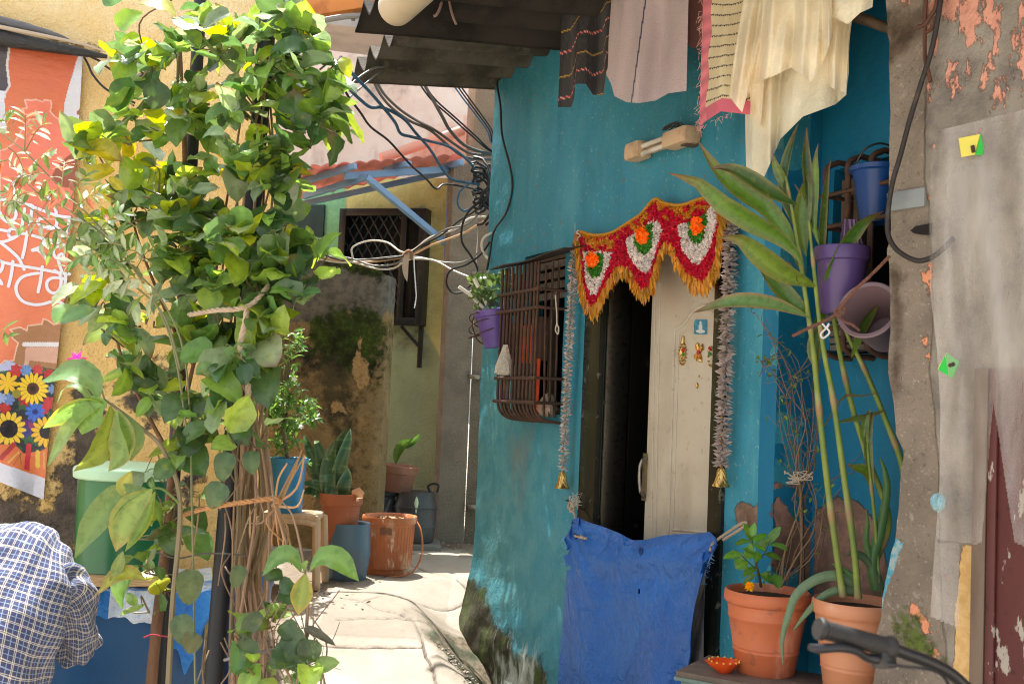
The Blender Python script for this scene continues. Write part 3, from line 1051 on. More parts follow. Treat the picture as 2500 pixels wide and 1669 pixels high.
mb.build('wood_ledge', M_ledge, rh)
# door jamb (brown timber) and maroon door at the far right
M_maroon = mat('maroon_paint', S(92, 44, 42), rough=.5, spec=.4, vary=[(S(70, 34, 34), 3, .4, .66, .8, (1, 1, .3)), (S(176, 168, 156), 11, .61, .63, .9, (1.4, 1.4, .5)), (S(54, 30, 32), 22, .56, .7, .7)], bump=[(8, .2, .02, (1, 1, .2))])
M_jamb = mat('brown_jamb', S(120, 102, 88), rough=.7, vary=[(S(92, 76, 66), 5, .45, .66, .9, (1, 1, .15)), (S(190, 92, 60), 9, .66, .76, .8)], bump=[(40, .3, .004, (1, 1, .1))])
mb = MB()
s0, s1 = QW.hit(2378, 1500)[0], QW.hit(2412, 1500)[0]
bbar(mb, QW, s0, s1, -.04, QW.hit(2420, 900)[1], .0, .022, .004)
mb.build('timber_jamb', M_jamb, rh)
mb = MB()
bbar(mb, QW, s1 + .002, s1 + .9, -.03, QW.hit(2420, 900)[1], .0, .014, .003)
bbar(mb, QW, s1 + .006, s1 + .035, -.03, QW.hit(2420, 900)[1], .0145, .026, .006)
mb.build('maroon_door', M_maroon, rh)

# ================================================================== yellow house (left)
YW = Plane((-1.315, 5.70), (-1.235, -.40))
yh = thing('yellow_house', YW.pt(.6, 0), 'house with coarse yellow plaster and dark stained foot', 'house')
M_yel = mat('yellow_plaster', S(244, 206, 138), rough=.85, spec=.2,
            vary=[(S(226, 182, 106), 2, .4, .64, .8), (S(242, 214, 152), 5, .5, .7, .6), (S(120, 88, 46), 60, .64, .74, .6)],
            layers=[('pale', (S(246, 224, 176), S(240, 212, 156)), .6, 4, .3), ('stain', (S(92, 84, 76), S(70, 62, 56), S(112, 100, 88)), .95, 12, .06, -.6), ('bite', S(130, 104, 66), .8, 20, .08, -.8)],
            bump=[(42, 1.0, .022), (110, .5, .008), (8, .3, .02)])
stainP = [YW.poly(p) for p in ([(-200, 1180), (120, 1225), (150, 1130), (190, 960), (240, 940), (262, 1010), (250, 1090), (262, 1150), (240, 1290), (160, 1400), (-300, 1700)], [(300, 880), (390, 890), (410, 960), (360, 1040), (310, 980)], [(440, 1150), (480, 1160), (480, 1220), (446, 1220)])]
lit_topP = YW.poly([(-300, -400), (1000, -400), (800, 200), (200, 150), (-300, 40)])  # paler upper wall: brightness of the light put into the colour
biteP = YW.poly([(110, 90), (170, 105), (240, 112), (250, 125), (150, 118)])
wall('front_wall', YW, 0, 3.6, -.1, 3.8, .028, M_yel, yh,
     masks={'stain': mx(stainP, .22), 'pale': lambda s, z: softmask(sdpoly(s, z, lit_topP), .8), 'bite': lambda s, z: softmask(sdpoly(s, z, biteP), .05)},
     disp=lambda s, z: .012 * vnoise(s, z, 1.3, 1) + .004 * vnoise(s, z, 12, 2), thick=.14)
mb = MB()
p0, p1, p2, p3 = YW.pt(0.005, 0, -.01), Vector((-2.45, 8.85, 0)), Vector((-6, 8.6, 0)), YW.pt(3.6, 0, -.01)
for a, b in ((p0, p1), (p1, p2), (p2, p3)):
    mb.add([a - Vector((0, 0, .1)), b - Vector((0, 0, .1)), b + Vector((0, 0, 3.8)), a + Vector((0, 0, 3.8))], [(0, 1, 2, 3)])
mb.add([q + Vector((0, 0, 3.8)) for q in (p0, p1, p2, p3)], [(0, 1, 2, 3)])
mb.build('side_wall', M_yel, yh, smooth=False)

# ================================================================== mossy boundary wall
mO = P(640, 1200, 9.0); mE = P(921, 1200, 8.85)
MW = Plane((mE.x, mE.y), (mO.x - mE.x, mO.y - mE.y))
M_mossy = mat('mossy_plaster', S(152, 126, 88), rough=.92, spec=.15,
              vary=[(S(180, 146, 98), 6, .5, .68, .7), (S(120, 90, 54), 18, .52, .7, .8)],
              layers=[('black', (S(72, 64, 50), S(48, 46, 38), S(92, 80, 56)), 1.1, 8, .14, .2), ('greyt', (S(122, 114, 102), S(98, 92, 84)), .35, 9, .08), ('moss', (S(58, 68, 30), S(78, 92, 38), S(40, 44, 24)), .9, 12, .10, .6), ('bare', (S(196, 158, 110), S(176, 138, 94)), 1.1, 22, .06, -.8)],
              bump=[(70, .9, .02), (16, .5, .03)])
mtop = [(640, 640), (700, 622), (740, 612), (790, 618), (860, 640), (912, 655), (934, 672)]
mt = [MW.hit(x, y) for x, y in mtop]
mtS = np.array([a for a, _ in mt])[::-1]; mtZ = np.array([b for _, b in mt])[::-1]
blackP = MW.poly([(640, 800), (760, 770), (900, 740), (930, 800), (905, 1260), (820, 1290), (800, 1100), (700, 950), (640, 900)])
greyP = MW.poly([(600, 500), (1000, 500), (945, 760), (910, 790), (850, 760), (815, 765), (790, 790), (600, 780)])
mossP2 = MW.poly([(760, 790), (820, 755), (880, 745), (940, 790), (930, 900), (895, 950), (850, 900), (800, 860), (750, 880)])
mossP3 = MW.poly([(760, 600), (850, 620), (935, 650), (935, 690), (850, 660), (780, 640)])
bareP = [MW.poly(p) for p in ([(880, 805), (884, 830), (876, 860), (900, 890), (904, 940), (880, 950), (864, 930), (858, 890), (868, 870)], [(805, 985), (822, 975), (838, 990), (846, 1012), (826, 1004), (812, 1012)], [(650, 1010), (690, 985), (725, 1000), (738, 1060), (762, 1090), (750, 1150), (775, 1200), (760, 1260), (640, 1260)])]
W_ = 1.4
def keep_m(s, z):
    return z < np.interp(s, mtS, mtZ, left=mtZ[0], right=mtZ[-1]) + .02 * vnoise(s, z, 8, 2)
boundary = wall('mossy_wall', MW, -.0, W_, .2, float(mtZ.max()) + .1, .018, M_mossy, None,
     masks={'black': lambda s, z: softmask(sdpoly(s, z, blackP), .4) * .66, 'greyt': lambda s, z: softmask(sdpoly(s, z, greyP), .1), 'moss': lambda s, z: np.maximum(softmask(sdpoly(s, z, mossP2), .3), softmask(sdpoly(s, z, mossP3), .14)) , 'bare': mx(bareP, .05)},
     disp=lambda s, z: .015 * vnoise(s, z, 2.5, 3) + .006 * vnoise(s, z, 14, 4) - .03 * np.clip(1 - s / .06, 0, 1), thick=.22, keep=keep_m)
tag(boundary, 'low stained boundary wall with dark moss behind the potted plants', 'wall')

# ================================================================== green house at the end
gO = P(1128, 900, 10.1)
GW = Plane((gO.x, gO.y), (-.97, .24))
gh = thing('green_house', GW.pt(.8, .33), 'pale green house with black latticed window at the alley end', 'house')
M_green = mat('green_plaster', S(164, 172, 136), rough=.85, spec=.2,
              vary=[(S(146, 154, 120), 2, .4, .65, .8), (S(120, 128, 94), 30, .62, .76, .4)],
              layers=[('mint', (S(136, 196, 156), S(124, 184, 146)), .2, 6, .1), ('yell', (S(212, 206, 140), S(200, 194, 128)), .2, 6, .1), ('below_win', (S(96, 92, 72), S(80, 76, 58)), .9, 8, .3)],
              bump=[(45, .8, .02), (120, .4, .006)])
gw = [GW.hit(x, 700) for x in (1040, 838)]
gz0 = GW.hit(980, 790)[1]; gz1 = GW.hit(960, 520)[1]
mintP = GW.poly([(700, 300), (845, 300), (842, 560), (840, 760), (700, 760)]) 
yellP = GW.poly([(845, 300), (1150, 300), (1140, 980), (1035, 800), (1040, 500), (848, 545)])
below_winP = GW.poly([(890, 800), (1030, 795), (1030, 850), (900, 870)])  # darker patch just below the window box
wall('front_wall', GW, -.0, 2.6, .2, 3.74, .03, M_green, gh, holes=[(gw[0][0], gw[1][0], gz0, gz1)],
     masks={'mint': lambda s, z: softmask(sdpoly(s, z, mintP), .05), 'yell': lambda s, z: softmask(sdpoly(s, z, yellP), .08), 'below_win': lambda s, z: softmask(sdpoly(s, z, below_winP), .25) * .7},
     disp=lambda s, z: .008 * vnoise(s, z, 3, 2), thick=.14)
M_blackmetal = mat('black_metal', S(26, 26, 28), rough=.4, spec=.5, vary=[(S(44, 42, 42), 14, .5, .7, .7)])
gwin = thing('window', (0, 0, 0), None, None)
gwin.parent = gh
gwin.location = GW.pt((gw[0][0] + gw[1][0]) / 2, gz0) - gh.location
mb = MB()
a, b = gw[0][0], gw[1][0]
bo = .14
for (s0, s1, z0, z1, o0, o1) in ((a - .02, a + .05, gz0 - .02, gz1 + .02, -.05, bo), (b - .05, b + .02, gz0 - .02, gz1 + .02, -.05, bo), (a + .05, b - .05, gz0 - .02, gz0 + .05, -.05, bo), (a + .05, b - .05, gz1 - .05, gz1 + .02, -.05, bo), ((a + b) / 2 - .25, (a + b) / 2 - .19, gz0 + .05, gz1 - .05, .06, bo - .003), (a + .05, (a + b) / 2 - .25, gz0 + .05, gz1 - .05, -.04, -.02)):
    bbar(mb, GW, s0, s1, z0, z1, o0, o1, .004)
bbar(mb, GW, a - .005, a + .035, gz0 - .42, gz0 - .02, .02, .06, .004)
beam(mb, GW.pt(a + .02, gz0 - .22, .05), GW.pt(a + .2, gz0 - .03, .08), .03, .03)
mb.build('window_box', M_blackmetal, gwin)
mb = MB()
n = 12
for k in range(-n, n):
    for sg in (1, -1):
        pts = []
        for i in range(41):
            z = gz0 + .03 + (gz1 - gz0 - .06) * i / 40
            s = (a + b) / 2 - .2 + k * .1 + sg * (z - gz0) * .62
            if (a + b) / 2 - .2 < s < b - .05:
                pts.append(GW.pt(s, z, bo - .04 + .006 * sg))
        if len(pts) > 1:
            tube(mb, [pts[0], pts[-1]], .0085, 5)
mb.build('lattice', M_blackmetal, gwin)
mb = MB()
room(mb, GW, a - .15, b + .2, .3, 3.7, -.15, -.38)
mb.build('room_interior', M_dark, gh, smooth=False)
# flat dark panel painting the shade of a recess left of the green wall
mb = MB(); 
rec0 = GW.hit(790, 560, .02); rec1 = GW.hit(700, 560, .02)
bbar(mb, GW, rec0[0], rec1[0] + .5, .25, GW.hit(750, 500, .02)[1], .0, .03, .004)
mb.build('recess_shade_panel', mat('recess_shade_teal', S(40, 62, 62), rough=.7, vary=[(S(28, 42, 44), 5, .4, .7, .8)]), gh)
# awning over the green wall: blue steel frame, orange corrugated sheet
M_bsteel = mat('blue_painted_steel', S(124, 152, 182), rough=.5, spec=.4, vary=[(S(96, 126, 158), 4, .4, .68, .7), (S(120, 96, 82), 40, .7, .8, .6)])
M_tile = mat('orange_sheet', S(206, 134, 110), rough=.6, vary=[(S(184, 112, 88), 4, .42, .66, .7), (S(224, 160, 132), 14, .55, .75, .5)], transl=.05)
aw = thing('awning', P(960, 470, 9.5), 'orange corrugated awning on a blue steel frame over green wall', 'awning')
AY = 8.9
f0 = P(842, 430, 9.0); f1 = P(1112, 412, 9.75)
mb = MB()
beam(mb, f0, f1, .05, .06, bev=.004); mb.build('front_beam', M_bsteel, aw)
mb = MB(); beam(mb, P(1101, 405, 9.78), P(1090, 640, 9.78), .06, .05, bev=.004); mb.build('post', M_bsteel, aw)
mb = MB(); beam(mb, P(893, 432, 9.05), P(1093, 598, 9.76), .055, .05, bev=.004); mb.build('brace', M_bsteel, aw)
for (pa, pb) in (((735, 445, 9.2), (868, 405, 8.9)), ((742, 480, 9.35), (895, 432, 9.05)), ((742, 497, 9.9), (1100, 418, 9.85)), ((938, 412, 9.5), (1000, 400, 9.1)), ((1080, 408, 9.8), (1128, 396, 9.4))):
    mb = MB(); beam(mb, P(*pa), P(*pb), .045, .05, bev=.004); mb.build('rafter', M_bsteel, aw)
u = np.linspace(0, 1, 160); v = np.linspace(0, 1, 12)
uu, v2 = np.meshgrid(u, v)
cA, cB, cC, cD = [np.array(P(*q)) for q in ((700, 440, 8.7), (1140, 385, 9.3), (690, 500, 10.1), (1112, 398, 10.15))]
cA, cB = np.array(P(745, 418, 8.7)), np.array(P(1132, 385, 9.5))
cC, cD = np.array(P(700, 500, 10.05)), np.array(P(1110, 412, 10.1))
X = cA * ((1 - uu) * (1 - v2))[..., None] + cB * (uu * (1 - v2))[..., None] + cC * ((1 - uu) * v2)[..., None] + cD * (uu * v2)[..., None]
X[..., 2] += .022 * np.abs(np.sin(uu * math.pi * 11)) + .03
gridmesh('corrugated_sheet', X, M_tile, aw, thick=(0, 0, -.006))

# grey rough column between the green house and the blue one
cO = P(1106, 1200, 9.6); 
CW = Plane((P(1066, 1300, 9.6).x, P(1066, 1300, 9.6).y), (.86, .5))
M_grey = mat('grey_render', S(146, 126, 106), rough=.9, spec=.2, vary=[(S(120, 102, 86), 2.5, .4, .65, .8), (S(176, 164, 148), 40, .6, .75, .6), (S(150, 124, 104), 4, .55, .75, .5)], bump=[(55, 1.0, .022), (150, .5, .006)])
col = thing('grey_column', CW.pt(.15, .33), 'rough grey rendered column beside the blue house corner', 'column')
ctop = CW.hit(1110, 395)[1]
wcol = CW.hit(1146, 1000)[0]
wall('column_face', CW, 0, wcol, .2, ctop, .03, M_grey, col, disp=lambda s, z: .012 * vnoise(s, z, 4, 3), thick=.1)
CV = Plane((CW.pt(wcol, 0).x, CW.pt(wcol, 0).y), (.93, -.12))
wall('column_side', CV, .004, 1.2, .2, ctop, .03, M_grey, col, disp=lambda s, z: .012 * vnoise(s, z, 4, 4), thick=.1)
mb = MB()
for (x, y) in ((1160, 920), (1152, 1236), (1166, 670)):
    q = CV.hit(x, y)
    bbar(mb, CV, q[0] - .05, q[0] + .05, q[1] - .02, q[1] + .02, .01, .04, .003)
    tube(mb, [CV.pt(q[0] + .04, q[1], .03), CV.pt(q[0] + .16, q[1], .05)], .009, 6)
mb.build('bracket', M_steel, col)

# upper storey: pink-white wall behind the awning and the roof
UW = Plane((P(760, 300, 10.9).x, P(760, 300, 10.9).y), (.97, .24))
uh = thing('pink_house', UW.pt(1.0, 2.4), 'upper storey of pinkish white plaster with grey ledge', 'house')
M_pink = mat('pink_white_plaster', S(226, 216, 212), rough=.8, spec=.2,
             vary=[(S(212, 192, 186), 1.5, .42, .66, .8), (S(168, 150, 146), 5, .55, .75, .6, (1, 1, .4)), (S(120, 104, 100), 60, .68, .78, .5), (S(222, 212, 206), 3, .5, .7, .6)],
             layers=[('pinkb', (S(214, 152, 136), S(196, 140, 126)), .7, 6, .2), ('rough', (S(140, 126, 116), S(176, 160, 150)), .8, 9, .3)], bump=[(50, .5, .01), (6, .3, .03)])
pinkb = UW.poly([(1020, 350), (1130, 300), (1250, 290), (1250, 420), (1000, 420)])
roughb = UW.poly([(870, 130), (1030, 90), (1100, 130), (980, 220), (880, 260)])
wall('upper_wall', UW, -3.0, 4.5, 2.3, 6.2, .05, M_pink, uh, masks={'pinkb': lambda s, z: softmask(sdpoly(s, z, pinkb), .3), 'rough': lambda s, z: softmask(sdpoly(s, z, roughb), .4) * .8}, disp=lambda s, z: .012 * vnoise(s, z, 1.5, 3), thick=.2)
mb = MB()
bq = UW.hit(912, 90)
R = Matrix((UW.d, UW.n, Vector((0, 0, 1)))).transposed()
box(mb, P(870, 92, 9.9), (1.5, .75, .07), R, .008)
box(mb, P(870, 92, 9.9) + Vector((0, 0, .05)) - UW.n * -.0, (1.52, .70, .03), R, .006)
mb.build('ledge', mat('grey_cement', S(160, 158, 160), rough=.8, vary=[(S(130, 128, 130), 3, .4, .66, .7)], bump=[(40, .3, .01)]), uh)
mb = MB()
tube(mb, [P(930, 386, 9.8), P(1010, 360, 9.9), P(1130, 318, 10.05)], .05, 10)
mb.build('ridge_roll', mat('pink_ridge', S(224, 158, 136), rough=.7, vary=[(S(196, 170, 158), 8, .5, .7, .7)], bump=[(30, .4, .01)]), uh)
mb = MB()
pp = P(1188, 300, 10.0)
box(mb, pp, (.32, .3, 2.0), 0.3, .02)
mb.build('corner_post', M_grey, uh)

# ================================================================== corrugated cement roof of the blue house
M_cem = mat('asbestos_cement', S(98, 91, 81), rough=.9, spec=.2, vary=[(S(56, 52, 46), 3, .42, .66, .8), (S(112, 106, 88), 10, .55, .72, .6), (S(92, 98, 60), 24, .6, .72, .6)], bump=[(60, .7, .01), (9, .4, .02)])
M_dark_cem = mat('dark_cement', S(56, 52, 48), rough=.9, spec=.15, vary=[(S(32, 30, 28), 3, .42, .66, .8), (S(66, 60, 54), 9, .58, .75, .5)], bump=[(40, .5, .01)])  # darker cement for the second sheet
roof = thing('corrugated_roof', BW.pt(1.0, 3.6, .3), 'old corrugated cement roof sheets jutting out over the alley', 'roof')
def sheet(name, s_far, s_near, o_out, o_in, z_out, z_in, pitch, amp, m):
    n = int(abs(s_far - s_near) / pitch * 14)
    ss = np.linspace(s_far, s_near, n)
    oo = np.linspace(o_out, o_in, 14)
    s, o = np.meshgrid(ss, oo)
    ph = ((s_far - s) / pitch) % 1.0
    tri = np.where(ph < .5, ph * 2, 2 - ph * 2)
    zc = amp * (tri ** 1.35) * 2 - amp
    o2 = o + (o > o_out + 1e-6) * 0 + .015 * vnoise(s, o, 7, 3) * (o > o_out - 1e-6) 
    z = z_out + (z_in - z_out) * (o_out - o) / (o_out - o_in) + zc + .006 * vnoise(s, o, 3, 5)
    X = np.zeros(s.shape + (3,))
    for k in range(3):
        X[..., k] = BW.O[k] + BW.d[k] * s + BW.n[k] * o2 + (z if k == 2 else 0)
    return gridmesh(name, X, m, roof, thick=(0, 0, -.012))
eo = 1.0
zo = BW.hit(886, 172, eo)[1] + .06
sheet('roof_sheet', 2.13, .25, eo, -2.6, zo, zo + .42, .262, .062, M_cem)
o2 = 1.47
z2 = BW.hit(872, 62, o2)[1] + .04
sheet('roof_sheet', .42, -3.2, o2, -2.6, z2, z2 + .42, .25, .052, M_dark_cem)
# rafter with a pale edge under the roof
tim = MB()
beam(tim, P(1170, -30, 5.3), P(1392, 66, 5.75), .05, .06, bev=.003)
tb = tim.build('roof_beam', mat('beam_wood', S(128, 100, 70), rough=.7, vary=[(S(96, 74, 52), 5, .45, .66, .8)], bump=[(40, .3, .004)]))
tag(tb, 'slanting timber beam with a pale lower edge under the roof', 'beam')
tim = MB(); beam(tim, P(1168, -22, 5.29), P(1388, 74, 5.74), .012, .016); tim.build('pale_edge', mat('pale_paint', S(206, 200, 190), rough=.6), tb)
tim = MB(); beam(tim, P(700, 34, 5.2), P(1010, -16, 4.9), .07, .09, bev=.006)
tag(tim.build('orange_beam', mat('orange_wood', S(190, 120, 60), rough=.7, vary=[(S(150, 88, 44), 5, .45, .66, .8)], bump=[(30, .3, .005)])), 'orange-brown beam crossing at the top above the leaves', 'beam')
mb = MB()
p0, p1 = P(935, 22, 4.6), P(1100, -150, 3.95)
ax = (p1 - p0).normalized()
Rz = ax.to_track_quat('Z', 'Y').to_matrix()
lathe(mb, [(0, 0), (.06, .005), (.078, .03), (.082, .08), (.088, .4), (.095, .8), (0, .8)], P(958, 28, 4.6), 28, R=Rz)
tag(mb.build('plastic_pipe', mat('ivory_plastic', S(206, 190, 166), rough=.45, vary=[(S(180, 160, 134), 4, .45, .7, .6)])), 'fat ivory plastic pipe with a closed end under the roof edge', 'pipe')
# ================================================================== toran over the door
TK = 440 / 2029.0
TO = .075                                       # hangs this far in front of the wall


def tz(x, y):
    return 1380 + x * TK, 480 + y * TK


def tpt(x, y, o=TO):
    a, b = tz(x, y)
    return BW.px(a, b, o)


M_pet = mat('tinsel_petals', vcol=True, rough=.42, spec=.5, transl=.25)
toran = thing('door_hanging', tpt(1000, 300), 'festive scalloped red and gold door hanging with white motifs above the door', 'door hanging')
top_ = [(125, 420), (160, 395), (300, 432), (430, 430), (560, 390), (700, 300), (850, 200), (960, 70), (1030, 28), (1100, 70), (1230, 98), (1350, 88), (1480, 40), (1640, 0), (1720, 20), (1800, 130)]
bot_ = [(1730, 330), (1700, 700), (1620, 900), (1560, 960), (1480, 950), (1370, 850), (1260, 730), (1210, 560), (1130, 520), (1060, 640), (1000, 830), (960, 980), (890, 1070), (800, 990), (720, 830), (650, 770), (560, 830), (460, 1000), (370, 1190), (290, 1270), (250, 1180), (200, 1050), (180, 800), (150, 540)]
body = top_ + bot_
white = [[(205, 620), (270, 615), (540, 620), (500, 760), (440, 930), (370, 1090), (300, 1110), (240, 950)],
         [(700, 480), (790, 420), (960, 290), (1060, 280), (1100, 380), (1040, 600), (960, 850), (870, 860), (800, 760), (720, 640)],
         [(1280, 320), (1380, 300), (1600, 190), (1650, 100), (1710, 100), (1710, 340), (1640, 580), (1510, 770), (1420, 720), (1330, 600)]]
green = [[(250, 640), (440, 630), (440, 780), (400, 900), (310, 920), (255, 830)],
         [(780, 470), (930, 310), (1000, 310), (1000, 560), (930, 660), (860, 650), (790, 540)],
         [(1390, 310), (1580, 190), (1620, 200), (1610, 330), (1560, 490), (1520, 560), (1430, 500), (1400, 420)]]
oran = [(310, 710, 62, 80), (875, 440, 68, 85), (1500, 330, 62, 92)]


def petals(mb, q, n, size, col):
    for _ in range(n):
        d = (BW.n * random.uniform(.35, 1.0) + rv(.55)).normalized()
        s = d.orthogonal().normalized()
        s = Matrix.Rotation(random.uniform(0, 6.28), 3, d) @ s
        L, W = size * random.uniform(.8, 1.3), size * random.uniform(.35, .6)
        c = jit(col, .3, .06)
        u = d.cross(s) * W * .5
        mb.add([q - s * W, q + d * L * .55 - s * W * .9 + u, q + d * L * .55 + s * W * .9 - u, q + s * W, q + d * L + u * .3], [(0, 1, 2, 3), (1, 4, 2)], c)


mbs = {k: MB() for k in ('red', 'white', 'green', 'orange', 'gold')}
COLS = {'red': S(196, 34, 48), 'white': S(214, 208, 204), 'green': S(66, 140, 50), 'orange': S(240, 144, 30), 'gold': S(196, 146, 46)}
xs_, ys_ = [p[0] for p in body], [p[1] for p in body]
cx, cy = np.meshgrid(np.arange(110, 1810, 17), np.arange(-10, 1290, 17))
cx = cx + rng.uniform(-8, 8, cx.shape); cy = cy + rng.uniform(-8, 8, cy.shape)
sdB = sdpoly(cx, cy, body)
sdW = np.max([sdpoly(cx, cy, p) for p in white], 0)
sdG = np.max([sdpoly(cx, cy, p) for p in green], 0)
inO = np.min([np.hypot((cx - a) / r1, (cy - b) / r2) for a, b, r1, r2 in oran], 0)
topd = sdline(cx, cy, top_)
gold_n = vnoise(cx, cy, 1 / 55.0, 4, 1)
for i in range(cx.size):
    x, y = cx.flat[i], cy.flat[i]
    if sdB.flat[i] < 2:
        continue
    if inO.flat[i] < 1:
        k, lift = 'orange', .03
    elif sdG.flat[i] > 0:
        k, lift = 'green', .014
    elif sdW.flat[i] > 0:
        k, lift = 'white', .02
    elif topd.flat[i] < 30 or (topd.flat[i] < 175 and gold_n.flat[i] > .12):
        k, lift = 'gold', .012
    else:
        k, lift = 'red', .012
    kb = k if k != 'orange' else 'orange%d' % (0 if x < 600 else (1 if x < 1200 else 2))
    petals(mbs.setdefault(kb, MB()), tpt(x, y, TO + lift * .5), 3, .0135 if k != 'orange' else .018, COLS[k])
# fringe of gold strips
fr_ = MB()
pl_ = [(1800, 130)] + bot_ + [(125, 420)]
acc = []
for a, b in zip(pl_[:-1], pl_[1:]):
    n = max(1, int(math.hypot(b[0] - a[0], b[1] - a[1]) / 11))
    acc += [(a[0] + (b[0] - a[0]) * k / n, a[1] + (b[1] - a[1]) * k / n) for k in range(n)]
for i, (x, y) in enumerate(acc):
    for _ in range(2):
        L = random.uniform(90, 210) * (1.15 if x > 1400 else .95)
        if y < 430 and x > 1600: L *= .9
        dx = random.uniform(-35, 35) + (25 if x > 1650 else 0) - (22 if x < 260 else 0)
        if y < 650 and 1050 < x < 1250: L *= .8
        o0 = TO + random.uniform(-.012, .016)
        a0 = tpt(x + random.uniform(-8, 8), y - 30, o0)
        a1 = tpt(x + dx * .5 + random.uniform(-10, 10), y - 30 + L * .55, o0 + random.uniform(-.01, .012))
        a2 = tpt(x + dx + random.uniform(-12, 12), y - 20 + L, o0 + random.uniform(-.012, .012))
        ribbon(fr_, [a0, a1, a2], random.uniform(.010, .018), 'strap', fold=random.uniform(-.5, .6), col=jit(COLS['gold'], .35, .06), twist=random.uniform(-1.2, 1.2), rows=5, vein=1.0, wave=.12)
# backing cloth
bk = MB()
L_ = cr([(x, y, 0) for x, y in top_], 3)
N_ = 60
rowsT = []
for i in range(N_ + 1):
    x = 140 + (1760 - 140) * i / N_
    ty = float(np.interp(x, [p[0] for p in top_], [p[1] for p in top_]))
    bx = bot_[::-1]
    by = float(np.interp(x, [p[0] for p in bx], [p[1] for p in bx]))
    rowsT.append((x, ty + 8, max(by - 12, ty + 60)))
vs = []
for x, a, b in rowsT:
    for j in range(9):
        vs.append(tpt(x, a + (b - a) * j / 8, TO - .008))
fs = [(i * 9 + j, i * 9 + j + 1, (i + 1) * 9 + j + 1, (i + 1) * 9 + j) for i in range(N_) for j in range(8)]
bk.add(vs, fs, S(150, 26, 36))
bk.build('backing', mat('red_cloth', S(140, 26, 34), rough=.8), toran)
for k in list(mbs):
    if mbs[k].v:
        mbs[k].build('orange_flower' if k[:2] == 'or' else k + '_petals', M_pet, toran, smooth=False)
fr_.build('gold_fringe', M_pet, toran)
mb = MB()
tube(mb, [tpt(x, y - 4, TO + .012) for x, y in top_], .008, 6, COLS['gold'], sm=4)
mb.build('hem_cord', M_pet, toran)
mb = MB()
tube(mb, [tpt(130, 420, TO + .02), tpt(150, 380, TO + .02), tpt(128, 400, TO + .03), tpt(170, 440, TO + .02), tpt(140, 470, TO + .02), tpt(128, 560, TO + .01)], .004, 6, S(200, 190, 186), sm=5)
mb.build('string', M_pet, toran)

# ================================================================== silver garlands with bells
M_silver = mat('silver_tinsel', vcol=True, rough=.38, spec=.6, metal=.25, transl=.12)
def garland(x0, y0, x1, y1, rad, label, dens, col, off=.06, bellh=48):
    g = thing('tinsel_garland', BW.px(x0, y0, off), label, 'garland', None)
    mb = MB()
    a, b = BW.px(x0, y0, off), BW.px(x1, y1, off)
    n = int((b - a).length / .0145)
    T = (b - a).normalized()
    e1 = BW.n - T * BW.n.dot(T); e1.normalize(); e2 = T.cross(e1)
    for i in range(n + 1):
        c = a.lerp(b, i / n) + rv(.0012)
        ph = random.uniform(0, 6.28)
        np_ = random.randint(dens - 1, dens + 2)
        for k in range(np_):
            th = ph + 2 * math.pi * k / np_ + random.uniform(-.25, .25)
            d = (e1 * math.cos(th) + e2 * math.sin(th) + T * random.uniform(-.45, .75)).normalized()
            L = rad * random.uniform(.75, 1.15)
            s = d.cross(T).normalized()
            s = Matrix.Rotation(random.uniform(-.9, .9), 3, d) @ s
            W = L * random.uniform(.2, .3)
            mb.add([c, c + d * L * .5 - s * W + T * .003, c + d * L, c + d * L * .5 + s * W, c + d * L * .55 - T * .003], [(0, 1, 4, 3), (1, 2, 4), (4, 2, 3)], jit(col, .25, .04))
    mb.build('tinsel', M_silver, g, smooth=False)
    mb = MB()
    for i in range(n * 2 // 3):
        c = a.lerp(b, (i + .5) / (n * 2 / 3)) + e1 * .009
        lathe(mb, [(0, .005), (.0045, .003), (.0055, 0), (.0045, -.003), (0, -.005)], c, 7)
    mb.build('bead_chain', M_gold, g)
    bell = MB()
    c = b + T * .012
    hgt = (BW.px(x1, y1, off) - BW.px(x1, y1 + bellh, off)).length
    sc = hgt / .1
    prof = [(.0, 0), (.006, -.001), (.008, -.008), (.016, -.014), (.021, -.03), (.024, -.055), (.031, -.08), (.043, -.098), (.042, -.101), (.029, -.082), (.02, -.05), (.01, -.02)]
    lathe(bell, [(r_ * sc, z * sc) for r_, z in prof], c, 28)
    pr = prof[3:8]
    for sg in (1, -1):
        for k in range(10):
            pts = []
            for j in range(13):
                f = j / 12
                z = np.interp(f, np.linspace(0, 1, 5), [p[1] for p in pr]) * sc
                r_ = np.interp(f, np.linspace(0, 1, 5), [p[0] for p in pr]) * sc + .0008
                th = 2 * math.pi * k / 10 + sg * f * 1.9
                pts.append(c + Vector((r_ * math.cos(th), r_ * math.sin(th), z)))
            tube(bell, pts, .0016 * sc, 5)
    bell.build('bell', M_gold, g)
    return g
garland(1403, 598, 1374, 1142, .034, 'silver tinsel garland with a bell between the grilled window and the door', 8, S(206, 196, 190), bellh=44)
garland(1786, 515, 1762, 1130, .044, 'thick grey-silver tinsel garland with a golden bell at the far side of the cream door', 9, S(190, 178, 174), bellh=50)
mb = MB()
tube(mb, [BW.px(1404, 545, .03), BW.px(1404, 600, .06)], .002, 5)
tag(mb.build('thread', mat('white_thread', S(200, 196, 190), rough=.8)), 'thin white thread holding the tinsel garland by the window', 'thread')

